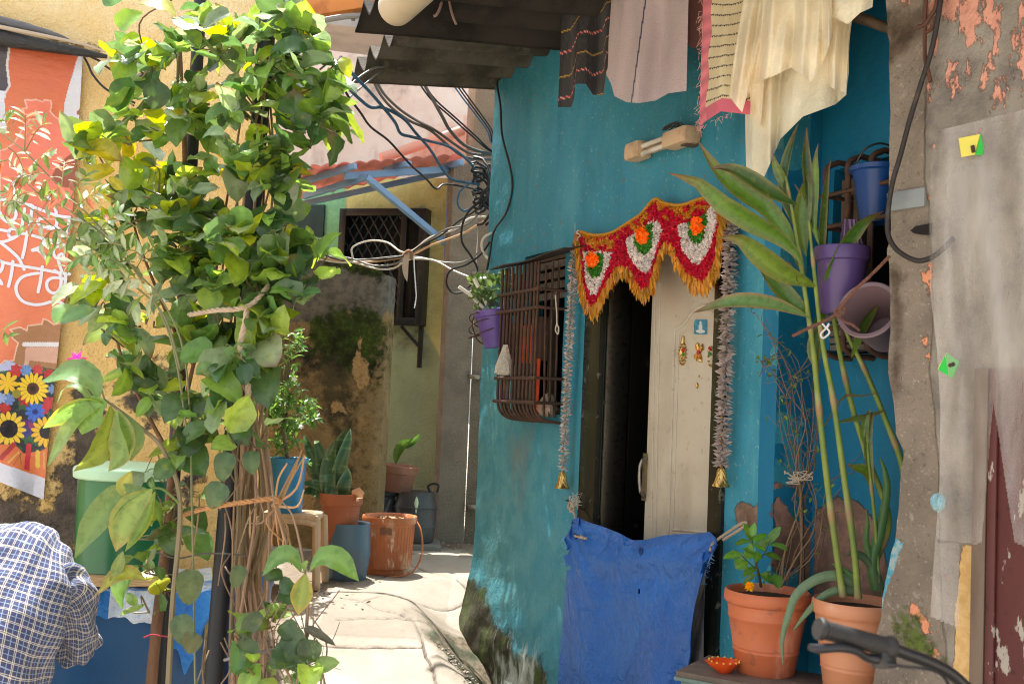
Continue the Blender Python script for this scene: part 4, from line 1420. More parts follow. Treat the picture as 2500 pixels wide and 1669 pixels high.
# ================================================================== tube light fixture
lx = thing('tube_light', BW.px(1600, 345, .05), 'dusty wall light with two bare tubes between wooden end blocks', 'wall lamp')
M_blk = mat('dusty_beige_plastic', S(204, 174, 142), rough=.6, vary=[(S(150, 112, 78), 7, .45, .68, .8), (S(100, 74, 52), 30, .6, .76, .6, (1, 1, .2))], bump=[(30, .2, .004)])
def endblock(x0, x1, y0, y1, o0, o1):
    s0 = BW.hit(x0, (y0 + y1) / 2, o1)[0]; s1 = BW.hit(x1, (y0 + y1) / 2, o1)[0]
    z1 = BW.hit((x0 + x1) / 2, y0, o1)[1]; z0 = BW.hit((x0 + x1) / 2, y1, o1)[1]
    mb = MB()
    bbar(mb, BW, s0, s1, z0, z1, o0, o1, .024)
    return mb
endblock(1521, 1556, 345, 388, .004, .095).build('end_block', M_blk, lx)
endblock(1612, 1672, 312, 354, .004, .10).build('end_block', M_blk, lx)
M_tube = mat('dusty_glass_tube', S(214, 208, 196), rough=.4, vary=[(S(170, 158, 140), 9, .5, .7, .7, (.4, .4, 1))])
for dy in (0, 18):
    mb = MB(); tube(mb, [BW.px(1546, 368 + dy - 2, .062), BW.px(1625, 336 + dy, .062)], .013, 14); mb.build('glass_tube', M_tube, lx)
mb = MB()
sa = BW.hit(1530, 372, .02)[0]; sb_ = BW.hit(1690, 330, .02)[0]
beam(mb, BW.px(1535, 384, .02), BW.px(1676, 338, .02), .05, .03)
mb.build('back_rail', M_blk, lx)
mb = MB(); endb = BW.px(1682, 338, .05)
bbar(mb, BW, BW.hit(1672, 330, .05)[0] - .002, BW.hit(1686, 330, .05)[0], BW.hit(1680, 356, .05)[1], BW.hit(1680, 308, .05)[1], .004, .075, .004)
mb.build('dark_end_cap', M_oldwood, lx)
mb = MB()
for k in range(6):
    x0 = 1605 + random.uniform(0, 30)
    tube(mb, [BW.px(x0, 318, .05), BW.px(x0 + random.uniform(0, 25), 305 + random.uniform(-8, 4), .06), BW.px(x0 + 30 + random.uniform(0, 20), 308 + random.uniform(-6, 6), .06), BW.px(1665, 318, .05)], .003, 5, sm=4)
mb.build('wire_tangle', mat('dark_wire', S(50, 44, 40), rough=.6), lx)

# ================================================================== blue tarp curtain across the door foot
M_tarp = mat('blue_tarpaulin', S(34, 100, 180), rough=.42, spec=.45,
             vary=[(S(24, 82, 158), 2.2, .4, .64, .7), (S(84, 130, 200), 26, .62, .74, .35), (S(140, 170, 212), 55, .70, .78, .35), (S(70, 116, 190), 150, .5, .62, .3, (1, 1, .12)), (S(110, 128, 168), 3.5, .62, .75, .35)],
             bump=[(3, .4, .012, (1, 1, .8), 1), (8, .35, .006, (1, 1, 1.5), 1), (9, .6, .03), (160, .3, .003, (1, 1, .2)), (160, .3, .003, (.15, .15, 1))])
topl = [(1396, 1268), (1412, 1262), (1432, 1272), (1470, 1284), (1510, 1300), (1545, 1318), (1575, 1317), (1620, 1306), (1660, 1303), (1700, 1302), (1732, 1297), (1748, 1312), (1752, 1330)]
botl = [(1352, 1790), (1380, 1790), (1410, 1790), (1440, 1790), (1480, 1790), (1510, 1790), (1540, 1790), (1570, 1790), (1600, 1790), (1620, 1785), (1635, 1775), (1648, 1760), (1655, 1745)]
left_e = [(0, 0), (.12, -8), (.22, -16), (.3, -6), (.45, 0), (1, 0)]
nu, nv = 90, 120
u = np.linspace(0, 1, nu); v = np.linspace(0, 1, nv)
tu = np.linspace(0, 1, len(topl))
X = np.zeros((nv, nu, 3))
kk = np.ones((nv - 1, nu - 1), dtype=bool)
for j, b in enumerate(v):
    for i, a in enumerate(u):
        x0 = np.interp(a, tu, [p[0] for p in topl]); y0 = np.interp(a, tu, [p[1] for p in topl])
        x1 = np.interp(a, tu, [p[0] for p in botl]); y1 = np.interp(a, tu, [p[1] for p in botl])
        e = b ** .9
        x = x0 + (x1 - x0) * e
        y = y0 + (y1 - y0) * b
        # right edge draws in below the rope
        x += -18 * math.sin(min(1, b * 1.6) * math.pi) * max(0, a - .8) / .2
        x += float(np.interp(b, [.04, .09, .13, .17, .21, .25], [0, -14, -4, -12, -3, 0])) * max(0, .12 - a) / .12
        o = .12 + .042 * math.sin(a * 9 + b * 2.2) * (b * .8 + .15) + .028 * math.sin(a * 17 - b * 3) * b + .010 * math.sin(math.atan2(b, a + .03) * 15) * math.exp(-math.hypot(a, b) / .45) + .010 * math.sin(math.atan2(b, 1.02 - a) * 17) * math.exp(-math.hypot(1 - a, b) / .45) + .03 * max(0, a - .82) / .18
        o += .016 * math.sin(b * 26 + 5 * math.sin(a * 3)) * math.exp(-((b - .12) / .14) ** 2)
        o += .012 * math.sin((b * 1.2 - a * .7) * 15) * math.exp(-((a - .9) / .3) ** 2)
        if b < .05: o += -.035 * (1 - b / .05) * (1 if a > .1 else .3)
        X[j, i] = BW.px(x, y, o)
ii, jj = np.meshgrid((u[:-1] + u[1:]) / 2, (v[:-1] + v[1:]) / 2)
kk &= ~(np.hypot((ii - .487) / .008, (jj - .267) / .013) < 1)
kk &= ~((ii < .035) & (np.abs(jj - .155) < .012)) & ~((ii < .05) & (np.abs(jj - .225) < .010))
tp = thing('tarpaulin_curtain', BW.px(1550, 1600, .1), 'creased bright blue tarpaulin tied across the foot of the doorway', 'tarpaulin')
gridmesh('sheet', X, M_tarp, tp, mask=kk)
M_eye = mat('dark_blue_eyelet', S(24, 56, 110), rough=.4)
def tarp_at(a, b):
    return Vector(X[int(b * (nv - 1)), int(a * (nu - 1))])
for (a, b) in ((.10, .09), (.49, .065), (.945, .06)):
    mb = MB()
    c = tarp_at(a, b) + BW.n * .004
    tube(mb, [c + BW.d * .013 * math.cos(t) + Vector((0, 0, .016 * math.sin(t))) for t in np.linspace(0, 2 * math.pi, 16)], .0045, 8)
    mb.build('eyelet', M_eye, tp)
# frayed threads
mb = MB()
for _ in range(70):
    if random.random() < .6:
        b = random.uniform(.05, .24); a = .999
    else:
        b = random.uniform(.03, .26); a = 0
    c = tarp_at(a, b)
    d = (BW.d * (1 if a == 0 else -1) * random.uniform(.2, 1) + Vector((0, 0, random.uniform(-.8, .5))) + BW.n * random.uniform(-.3, .6)).normalized()
    L = random.uniform(.008, .03)
    tube(mb, [c, c + d * L * .6 + rv(.003), c + d * L + rv(.006)], .0008, 4, S(120, 160, 210))
mb.build('frayed_fringe', mat('frayed_threads', vcol=True, rough=.6), tp)
M_rope = mat('pale_rope', S(178, 158, 136), rough=.9, vary=[(S(128, 106, 84), 30, .5, .7, .7)])
def rope_thing(label, pts, r, m, sm=6, name='rope', group=None):
    mb = MB(); rope(mb, pts, r, sm=sm)
    return tag(mb.build(name, m), label, 'rope', group)
nail = MB(); tube(nail, [BW.px(1394, 1222, .0), BW.px(1382, 1221, .06)], .004, 6)
tag(nail.build('nail', M_blackmetal), 'dark bent nail in the blue wall holding the pale tarpaulin rope', 'nail')
kn = [BW.px(1390, 1224, .05), BW.px(1388, 1240, .05), BW.px(1402, 1244, .055), BW.px(1398, 1228, .06), BW.px(1392, 1246, .06), BW.px(1402, 1252, .06), BW.px(1410, 1290, .09), BW.px(1420, 1308, .13), BW.px(1432, 1314, .14), tarp_at(.10, .09) + BW.n * .01]
r1 = rope_thing('pale knotted rope from a nail to the upper left corner of the blue tarpaulin', kn, .0065, M_rope)
mb = MB()
for _ in range(40):
    c = BW.px(1402 + random.uniform(-8, 8), 1232 + random.uniform(-6, 6), .06)
    tube(mb, [c, c + Vector((0, 0, random.uniform(.0, .03))) + rv(.012), c + Vector((0, 0, .02)) + rv(.022)], .0012, 4)
o = mb.build('frayed_end', mat('frayed_rope', S(200, 192, 176), rough=.9), r1)
rope_thing('pale double rope from the peeled plaster to the other corner of the blue tarpaulin', [tarp_at(.945, .06) + BW.n * .01, BW.px(1745, 1322, .12), BW.px(1790, 1290, .05), BW.px(1815, 1275, .02), BW.px(1822, 1279, .02), BW.px(1800, 1296, .04), BW.px(1764, 1318, .09)], .0065, M_rope)
# grey cloth behind the tarp at the right jamb
mb = MB()
vs = []
for j in range(24):
    for i in range(8):
        b, a = j / 23, i / 7
        x = (1722 - 52 * b ** .8) * (1 - a) + 1718 * a
        y = 1425 + 230 * b
        vs.append(BW.px(x + (a * 0), y, .055 + .012 * math.sin(a * 6 + b * 5)))
mb.add(vs, [(j * 8 + i, j * 8 + i + 1, (j + 1) * 8 + i + 1, (j + 1) * 8 + i) for j in range(23) for i in range(7)])
tag(mb.build('grey_sacking', mat('grey_sack', S(112, 110, 112), rough=.85, bump=[(14, .7, .02), (90, .3, .004)])), 'grey sacking hanging behind the blue tarpaulin at the jamb', 'cloth')

# ================================================================== laundry
M_cloth = mat('laundry_cloth', vcol=True, rough=.9, spec=.15, sheen=.2, transl=.12, bump=[(5, .2, .008, (1, 1, .5), 1), (10, .35, .02), (160, .25, .003)])
M_terry = mat('terry_cloth', vcol=True, rough=.95, spec=.1, sheen=.4, bump=[(150, .8, .006), (9, .35, .02)])
def LY(x):
    return 5.0 - (x - 1380) * (1.15 / 750)


def cloth(name, top, bot, fold, colf, m, label=None, cat=None, dY=0.0, nu=70, nv=80, parent=None, bulge=(0, 0), hole=None, thick=None, seed=0):
    u = np.linspace(0, 1, nu); v = np.linspace(0, 1, nv)
    X = np.zeros((nv, nu, 3)); C = np.zeros((nv, nu, 3))
    ut = np.array([p[2] if len(p) > 2 else i / (len(top) - 1) for i, p in enumerate(top)])
    ub = np.array([p[2] if len(p) > 2 else i / (len(bot) - 1) for i, p in enumerate(bot)])
    tx, ty = [p[0] for p in top], [p[1] for p in top]
    bx, by = [p[0] for p in bot], [p[1] for p in bot]
    amp, fr, grow = fold
    for j, b in enumerate(v):
        for i, a in enumerate(u):
            x = np.interp(a, ut, tx) * (1 - b) + np.interp(a, ub, bx) * b
            y = np.interp(a, ut, ty) * (1 - b) + np.interp(a, ub, by) * b
            x += (bulge[0] * (1 - a) + bulge[1] * a) * math.sin(b * math.pi)
            f = amp * (grow + (1 - grow) * b) * (math.sin(a * fr * 6.28 + 1.3 * math.sin(b * 2 + seed) + seed) + .5 * math.sin(a * fr * 12.1 + b * 2 + seed * 2) + .3 * math.sin(a * fr * 4 - b * 6))
            X[j, i] = P(x, y, LY(x) + dY + f)
            C[j, i] = colf(a, b, x, y)
    mk = None
    if hole is not None:
        ii, jj = np.meshgrid((u[:-1] + u[1:]) / 2, (v[:-1] + v[1:]) / 2)
        mk = ~hole(ii, jj)
    o = gridmesh(name, X, m, parent, colarr=C, mask=mk)
    if label:
        tag(o, label, cat)
    return o


def c_dark(a, b, x, y):
    base = S(56, 54, 56)
    w_ = (b * 2.9 + a * .5) % 1.0
    if abs(w_ - .25) < .014: return S(186, 148, 60)
    if abs(w_ - .72) < .022: return S(186, 40, 52) if abs(w_ - .72) < .015 else S(206, 190, 176)
    return tuple(c * (1 + .2 * math.sin(x * 3.1) * math.sin(y * 2.3)) for c in base)
cloth('striped_cloth', [(1376, -60), (1420, -60), (1452, -60), (1500, -60)], [(1362, 262, 0), (1395, 262, .12), (1402, 240, .2), (1404, 205, .34), (1430, 205, .45), (1448, 232, .6), (1474, 232, .78), (1480, 180, .86), (1490, 180, 1)], (.03, 1.6, .5), c_dark, M_cloth, 'dark charcoal cloth with red and yellow stripes on the washing line', 'cloth', dY=.02, nu=90, nv=110)


def c_lilac(a, b, x, y):
    c = S(186, 168, 170)
    s0 = .47 - .08 * b
    if abs(a - s0) < .010: return S(50, 52, 84)
    k = 1 + .12 * math.sin(a * 31 + math.sin(b * 9)) * .3
    return tuple(q * k for q in c)
cloth('bath_towel', [(1497, -60), (1560, -60), (1620, -60), (1682, -60)], [(1480, 182, 0), (1492, 205, .06), (1500, 235, .12), (1530, 250, .32), (1560, 252, .5), (1600, 246, .65), (1632, 228, .8), (1655, 225, .9), (1676, 222, 1)], (.045, 1.3, .4), c_lilac, M_terry, 'lilac-grey bath towel with one dark stripe on the washing line', 'towel', dY=-.03, nu=110, nv=100, seed=1.0)


def c_brown(a, b, x, y):
    return S(150, 104, 96)
cloth('brown_cloth', [(1655, -60), (1690, -60), (1735, -60)], [(1660, 95), (1690, 118), (1735, 110)], (.01, 1, .5), c_brown, M_cloth, 'dusty pink-brown cloth hanging behind the lilac towel', 'cloth', dY=.10, nu=30, nv=40)


def c_pink(a, b, x, y):
    if a < .20 + .02 * math.sin(b * 20): return tuple(q * (1 + .15 * math.sin(b * 60)) for q in S(220, 128, 138))
    if b > .90: return S(216, 112, 130)
    k = (b * 13.5 - a * .9 * math.sin(a * 4)) % 1.0
    d = abs(k - .5)
    if d < .04 + (.07 if (a * 26) % 1.0 < .5 and k > .5 else 0): return S(70, 62, 64)
    return S(222, 206, 170)
cloth('striped_sheet', [(1718, -60), (1760, -60), (1800, -60), (1860, -60)], [(1707, 318, 0), (1718, 300, .16), (1735, 288, .3), (1760, 272, .5), (1795, 276, .75), (1830, 280, 1)], (.02, 1.1, .4), c_pink, M_cloth, 'cream sheet with black scalloped stripes and frayed pink border on the washing line', 'sheet', dY=-.02, nu=120, nv=160, seed=2.0)
mb = MB()
for _ in range(60):
    b = random.random()
    x, y = 1716 - 8 * b + random.uniform(-2, 3), -20 + 335 * b
    if random.random() < .3: x = random.uniform(1710, 1790); y = 310 - (x - 1710) * .48
    q = P(x, y, LY(x) - .03)
    tube(mb, [q, q + Vector((random.uniform(-.02, .005), 0, random.uniform(-.02, .002))), q + Vector((random.uniform(-.025, .01), 0, random.uniform(-.04, -.01)))], .0010, 4, S(226, 176, 170))
mb.build('frayed_fringe', M_cloth, bpy.data.objects['striped_sheet'])


def c_cream(a, b, x, y):
    k = 1 - .10 * abs(math.sin(x * .021 + y * .013)) + .05 * math.sin(y * .05)
    return tuple(q * k for q in S(240, 232, 208))
M_cotton = mat('cream_cotton', vcol=True, rough=.9, spec=.15, sheen=.2, transl=.15, vary=[(S(228, 208, 168), 3, .52, .74, .35)], bump=[(4, .3, .012, (1, 1, .4), 1), (7, .6, .04), (180, .2, .002)])
garm = thing('cotton_garment', P(1950, 0, LY(1950)), 'crumpled cream cotton garment hanging in layered folds from the washing line', 'garment')
# the long back drape
cloth('back_drape', [(1840, -70), (1900, -70), (1980, -70), (2060, -70)], [(1822, 420, 0), (1838, 432, .12), (1862, 440, .2), (1880, 400, .3), (1905, 340, .5), (1960, 285, .68), (2040, 255, .85), (2066, 232, 1)], (.04, 2.2, .35), c_cream, M_cotton, nu=130, nv=130, parent=garm, dY=.0, seed=.5, bulge=(-10, 6))
# sleeve-like right part
cloth('side_fold', [(2010, -70), (2060, -70), (2100, -70), (2128, -70)], [(2010, 190, 0), (2030, 215, .3), (2066, 228, .6), (2072, 180, .85), (2070, 120, 1)], (.035, 1.6, .4), c_cream, M_cotton, nu=70, nv=80, parent=garm, dY=-.03, seed=1.5, bulge=(0, -16))
# front flaps
cloth('front_flap', [(1826, -70), (1850, -70), (1880, -70), (1900, -70)], [(1778, 232, 0), (1795, 255, .3), (1812, 275, .5), (1822, 240, .65), (1838, 210, .8), (1862, 190, 1)], (.03, 1.4, .4), c_cream, M_cotton, nu=70, nv=90, parent=garm, dY=-.08, seed=2.2)
cloth('front_flap', [(1868, -70), (1930, -70), (1990, -70), (2030, -70)], [(1850, 206, 0), (1862, 196, .08), (1890, 185, .22), (1932, 165, .38), (1950, 178, .48), (1980, 200, .62), (2000, 175, .72), (2018, 130, .85), (2032, 90, 1)], (.045, 2.6, .4), c_cream, M_cotton, nu=120, nv=90, parent=garm, dY=-.14, seed=3.1)
cloth('front_flap', [(2020, -70), (2060, -70), (2110, -70), (2136, -70)], [(2030, 40), (2070, 60), (2100, 32), (2130, 18)], (.02, 1.2, .4), c_cream, M_cotton, nu=50, nv=40, parent=garm, dY=-.12, seed=4.0)
cloth('hanging_strip', [(1822, 150), (1845, 170), (1866, 190)], [(1835, 270), (1852, 310), (1858, 300)], (.02, 1.0, .4), c_cream, M_cotton, nu=24, nv=40, parent=garm, dY=-.05, seed=5.0)
# line and pole
mb = MB()
rope(mb, [P(1240, -75, LY(1240)), P(1500, -72, LY(1500)), P(1800, -70, LY(1800)), P(2050, -72, LY(2050)), P(2300, -90, LY(2300))], .006, sm=4)
tag(mb.build('washing_line', M_rope), 'washing line strung along the front of the blue house', 'rope')
mb = MB()
tube(mb, [P(1940, -30, 4.1), P(2060, 28, 4.0), P(2100, 44, 3.95), P(2185, 76, 3.85)], [.022, .024, .022, .018], 10, sm=4, jit=.08)
tag(mb.build('wooden_pole', M_oldwood), 'dark wooden pole behind the cream garment, running into the concrete wall', 'pole')

# ================================================================== recess window with its grille and buckets
rw = thing('recess_grille', (0, 0, 0), None, None)
rw.parent = house
rw.location = RC.pt(rs0, rz0) - house.location
rw.name = 'window'
go = .15
sL, sR = RC.hit(2012, 640, go)[0], RC.hit(2012, 640, go)[0] + .75
zt_, zb_ = RC.hit(2060, 402, go)[1], RC.hit(2060, 862, go)[1]
mb = MB()
for i in range(7):
    s = sL + (sR - sL) * i / 6
    tube(mb, [RC.pt(s, zt_ + .03, 0)] + cr([RC.pt(s, zt_ + .035, go * .6), RC.pt(s, zt_ + .0, go), RC.pt(s, zt_ - .08, go)], 5) + cr([RC.pt(s, zb_ + .1, go), RC.pt(s, zb_ + .02, go), RC.pt(s, zb_ - .01, go * .5)], 5) + [RC.pt(s, zb_ - .01, 0)], .012, 8)
for y in (470, 548, 800):
    z = RC.hit(2060, y, go)[1]
    tube(mb, [RC.pt(sL - .02, z, go + .01), RC.pt(sR, z, go + .01)], .009, 8)
    tube(mb, [RC.pt(sL, z, go), RC.pt(sL, z, 0)], .009, 8)
mb.build('grille', M_rust, rw)
mb = MB()
for k in range(5):
    z = zb_ + .015 + k * .028
    bbar(mb, RC, sL + .01, sR, z, z + .022, .004 + k * .012, go - .03 + k * .004, .003)
mb.build('louvre_boards', mat('grey_boards', S(104, 98, 92), rough=.8, vary=[(S(66, 62, 58), 5, .45, .68, .8, (.3, .3, 2))], bump=[(30, .4, .006, (.3, .3, 2))]), rw)
mb = MB()
for (x0, x1, y0, y1) in ((2055, 2062, 440, 620), (2085, 2095, 440, 600), (2062, 2085, 440, 475)):
    s0, z1 = RC.hit(x0, y0, .02); s1, z0 = RC.hit(x1, y1, .02)
    bbar(mb, RC, s0, s1, z0, z1, -.05, .02, .003)
mb.build('window_frame', M_oldwood, rw)


def bucket_prof(r0, r1, h, t=.006, rim=.012):
    return [(0, 0), (r0 * .96, 0), (r0, .006), (r1 - .004, h - rim * 2.2), (r1 - .002, h - rim * 2), (r1 + .008, h - rim * 1.6), (r1 + .010, h - .003), (r1 + .006, h), (r1 - t, h - .002), (r1 - t - .002, h - rim), (r0 - t, .012), (0, .012)]


def plastic(name, c, rough=.38, dirt=None):
    return mat(name, c, rough=rough, spec=.45, vary=[(tuple(q * .72 for q in c), 3, .42, .68, .6)] + ([(dirt, 11, .58, .74, .55)] if dirt else []), bump=[(6, .08, .01)])
# blue bucket in the upper part
b0 = P(2138, 545, 3.98)
bk1 = thing('bucket', b0, 'small blue plastic bucket hooked high on the recess window grille', 'bucket')
mb = MB(); lathe(mb, bucket_prof(.058, .092, .215), b0, 36); mb.build('body', plastic('royal_blue_plastic', S(14, 62, 124)), bk1)
mb = MB(); tube(mb, [b0 + Vector((-.09, 0, .2)), b0 + Vector((-.06, -.03, .27)), b0 + Vector((0, -.04, .295)), b0 + Vector((.06, -.03, .27)), b0 + Vector((.09, 0, .2))], .004, 6, sm=5); mb.build('handle', M_blackmetal, bk1)
# purple bucket with a lilac cloth
b1 = P(2052, 768, 3.92)
bk2 = thing('bucket', b1, 'purple plastic bucket behind the tall green stems', 'bucket')
mb = MB(); lathe(mb, [(0, 0), (.072, 0), (.078, .01), (.088, .19), (.089, .195), (.098, .20), (.102, .245), (.099, .25), (.094, .245), (.09, .2), (.07, .02), (0, .02)], b1, 40); mb.build('body', plastic('purple_plastic', S(84, 64, 116), dirt=S(150, 130, 120)), bk2)
mb = MB(); lathe(mb, [(0, .22), (.092, .222)], b1, 24); mb.build('soil', mat('dark_soil', S(58, 46, 38), rough=.95, bump=[(50, 1, .02)]), bk2)
mb = MB()
vs = []
for j in range(14):
    for i in range(12):
        a, b = i / 11, j / 13
        q = P(2075 + (a - .5) * (34 + 34 * b) + 6 * b, 535 + 96 * b, 3.93 + .012 * math.sin(a * 22))
        vs.append(q)
mb.add(vs, [(j * 12 + i, j * 12 + i + 1, (j + 1) * 12 + i + 1, (j + 1) * 12 + i) for j in range(13) for i in range(11)])
tag(mb.build('lilac_cloth', mat('lilac_rag', S(150, 124, 160), rough=.9, bump=[(40, .6, .01, (2, 2, .2))])), 'pleated lilac cloth stuffed into the purple bucket', 'cloth')
# mauve bucket lying on its side
b2 = P(2165, 818, 3.85)
ax = (P(2098, 728, 3.62) - b2).normalized()
Rb = ax.to_track_quat('Z', 'Y').to_matrix()
bk3 = thing('bucket', b2, 'dusty mauve bucket lying tilted with its mouth towards us', 'bucket')
mb = MB(); lathe(mb, bucket_prof(.07, .098, .22, rim=.008), b2, 40, R=Rb); 
mb.build('body', plastic('mauve_plastic', S(120, 98, 104), .5), bk3)
# brown rope tying the stems
M_brope = mat('brown_rope', S(112, 76, 62), rough=.9, vary=[(S(74, 52, 44), 30, .5, .7, .7)])
rope_thing('brown rope tying the tall ginger stems back to the concrete wall', [P(1935, 820, 3.72), P(1975, 800, 3.68), P(2010, 785, 3.66), P(2045, 765, 3.66), P(2055, 745, 3.66), P(2062, 758, 3.66), P(2048, 772, 3.66), P(2038, 760, 3.66), P(2052, 748, 3.66), P(2090, 705, 3.62), P(2130, 668, 3.58), P(2172, 625, 3.55)], .006, M_brope)
rope_thing('short brown rope end with a red tip by the mauve bucket', [P(2045, 768, 3.66), P(2062, 785, 3.66), P(2080, 792, 3.65), P(2098, 806, 3.65)], .005, M_brope)
mb = MB()
tube(mb, [P(2008, 790, 3.63), P(2018, 800, 3.62), P(2024, 790, 3.62), P(2016, 802, 3.62), P(2004, 815, 3.62), P(2010, 825, 3.62), P(2025, 812, 3.62), P(2018, 800, 3.62)], .0035, 6, sm=5)
tag(mb.build('string_bow', mat('white_string', S(206, 206, 208), rough=.8)), 'small bow of white string on the tall green stems', 'string')

# ================================================================== table with pots
TZ = .61
A_ = PZ(1650, 1636, TZ); B_ = PZ(1960, 1692, TZ)
td = (B_ - A_); td.z = 0; tl = 1.05; td.normalize()
tn = Vector((-td.y, td.x, 0))
if tn.y < 0: tn = -tn
tab = thing('plank_table', (A_.x, A_.y, 0), 'weathered grey-teal wooden table carrying the terracotta pots', 'table')
M_teal = mat('worn_teal_wood', S(118, 140, 132), rough=.75, vary=[(S(90, 112, 108), 4, .42, .66, .8), (S(108, 88, 72), 9, .56, .7, .8), (S(70, 60, 52), 30, .62, .76, .7)], bump=[(40, .4, .005, (1, 1, .4))])
M_top = mat('grey_worn_wood', S(112, 98, 88), rough=.75, vary=[(S(84, 72, 64), 5, .42, .66, .8), (S(142, 128, 116), 12, .58, .74, .6), (S(96, 116, 110), 3, .56, .7, .6)], bump=[(40, .4, .005)])
Rt = Matrix((td, tn, Vector((0, 0, 1)))).transposed()
depth = .34
ctr = A_ + td * tl / 2 + tn * depth / 2
mb = MB(); box(mb, (ctr.x, ctr.y, TZ - .012), (tl, depth, .024), Rt, .004); mb.build('table_top', M_top, tab)
mb = MB(); box(mb, (ctr.x, ctr.y, TZ - .028), (tl + .012, depth + .012, .032 - .024 + .006), Rt, .003); mb.build('top_edge', M_teal, tab)
mb = MB(); q = A_ + td * tl / 2 + tn * .02; box(mb, (q.x, q.y, TZ - .075), (tl - .05, .02, .08), Rt, .003); mb.build('apron', M_teal, tab)
for (a, b) in ((.04, .03), (tl - .04, .03), (.04, depth - .03), (tl - .04, depth - .03)):
    q = A_ + td * a + tn * b
    mb = MB(); box(mb, (q.x, q.y, (TZ - .036) / 2), (.045, .045, TZ - .036), Rt, .004); mb.build('leg', M_teal, tab)

M_terra = mat('terracotta_plastic', S(196, 110, 72), rough=.5, spec=.4, vary=[(S(176, 90, 56), 3, .4, .66, .7), (S(216, 146, 112), 8, .58, .76, .5), (S(150, 80, 54), 25, .64, .78, .5), (S(226, 184, 160), 5, .57, .7, .5, (1, 1, .3)), (S(120, 84, 66), 16, .6, .68, .5)], bump=[(5, .1, .02)])
M_terra2 = mat('faded_terracotta', S(206, 140, 104), rough=.55, spec=.4, vary=[(S(190, 120, 84), 3, .42, .66, .7), (S(228, 188, 160), 6, .56, .76, .6)], bump=[(5, .1, .02)])
M_soil = mat('potting_soil', S(62, 48, 38), rough=.95, bump=[(40, 1, .02)])
def big_pot(loc, r, h, m, root):
    prof = [(0, 0), (r * .66, 0), (r * .68, .006), (r * .745, h * .26), (r * .765, h * .27), (r * .765, h * .285), (r * .75, h * .295), (r * .755, h * .31), (r * .77, h * .318), (r * .765, h * .33), (r * .875, h * .66), (r * .895, h * .67), (r * .895, h * .69), (r * .885, h * .70), (r * .91, h * .79), (r * .91, h * .83), (r * .96, h * .845), (r * .995, h * .87), (r, h * .93), (r * .985, h * .98), (r * .95, h), (r * .90, h * .985), (r * .87, h * .93), (r * .8, h * .6), (0, h * .6)]
    mb = MB(); lathe(mb, prof, loc, 56, wob=.004); p = mb.build('pot', m, root, angle=60)
    mb = MB(); lathe(mb, [(0, h * .915), (r * .5, h * .92), (r * .88, h * .90)], loc, 40, wob=.02); mb.build('soil', M_soil, root)
    return p
p1c = PZ(1868, 1638, TZ)
p1 = thing('potted_plant', p1c, 'orange terracotta pot with a leafy sapling, a marigold and bare tangled twigs', 'potted plant')
h1 = (1640 - 1450) / 2600 * p1c.y
big_pot(p1c, .166, h1 * 1.02, M_terra, p1)
M_twig = mat('dry_twig', vcol=True, rough=.85, bump=[(60, .5, .004)])
M_leaf = mat('leaf', vcol=True, rough=.29, spec=.6, transl=.34, vary=[((.45, .55, .4), 38, .48, .62, .45, (1, 1, 1), 'MULTIPLY'), ((.34, .34, .06), 14, .58, .7, .3)], bump=[(30, .3, .004)])
M_stem = mat('stem', vcol=True, rough=.5, spec=.4, vary=[((.6, .6, .5), 30, .55, .75, .5, (1, 1, .3), 'MULTIPLY')])
# sapling
mb = MB()
sap = [P(1858, 1432, p1c.y), P(1852, 1400, p1c.y - .01), P(1842, 1360, p1c.y - .02), P(1835, 1315, p1c.y - .02)]
tube(mb, sap, [.006, .004, .0025], 6, (.08, .05, .02), sm=4)
side_ = [[P(1850, 1392, p1c.y), P(1826, 1370, p1c.y - .04), P(1808, 1352, p1c.y - .06)], [P(1846, 1375, p1c.y), P(1866, 1350, p1c.y - .03), P(1878, 1325, p1c.y - .05)], [P(1852, 1405, p1c.y), P(1876, 1395, p1c.y - .03), P(1890, 1400, p1c.y - .05)]]
for s_ in side_:
    tube(mb, s_, [.003, .0015], 5, (.07, .08, .02), sm=3)
mb.build('stem', M_stem, p1)
mb = MB()
for (x, y, dx, dy, L, W) in ((1838, 1318, -12, -26, 52, 24), (1834, 1320, -36, 4, 50, 24), (1838, 1322, 24, -14, 46, 22), (1812, 1352, -44, 6, 50, 28), (1812, 1350, -14, 34, 40, 22), (1826, 1365, 6, -34, 44, 24), (1878, 1326, 20, -34, 50, 26), (1878, 1328, 30, 6, 50, 30), (1868, 1345, -22, -16, 42, 24), (1890, 1400, 10, 26, 44, 28), (1880, 1392, -14, 26, 48, 28), (1848, 1385, -34, 18, 46, 26), (1846, 1372, 4, -30, 44, 22), (1842, 1350, -26, -14, 42, 22), (1850, 1340, 20, -18, 40, 20), (1826, 1372, -30, 14, 40, 24), (1856, 1400, 26, 14, 40, 24), (1835, 1310, 6, -28, 36, 18), (1848, 1402, -32, 20, 44, 26), (1866, 1352, 32, 8, 42, 26)):
    Y = p1c.y - random.uniform(.0, .08)
    a = P(x, y, Y); b = P(x + dx, y + dy, Y - random.uniform(-.03, .05))
    d = b - a
    k = L / 2600 * Y
    nn = (Vector((0, -.55, .8)) + rv(.3)).normalized()
    leaf(mb, a, d, nn, k, W / 2600 * Y, jit((.10, .24, .035), .3), 'ovate', droop=.3, fold=.2)
mb.build('leaves', M_leaf, p1)
mb = MB()
mg = P(1830, 1432, p1c.y - .1)
for _ in range(90):
    d = (Vector((0, -.3, .5)) + rv(.6)).normalized()
    leaf(mb, mg + d * .004, d, rv(1), .017, .008, jit((.75, .5, .01), .15), 'round', rows=3, wave=0)
mb.build('marigold', M_leaf, p1)
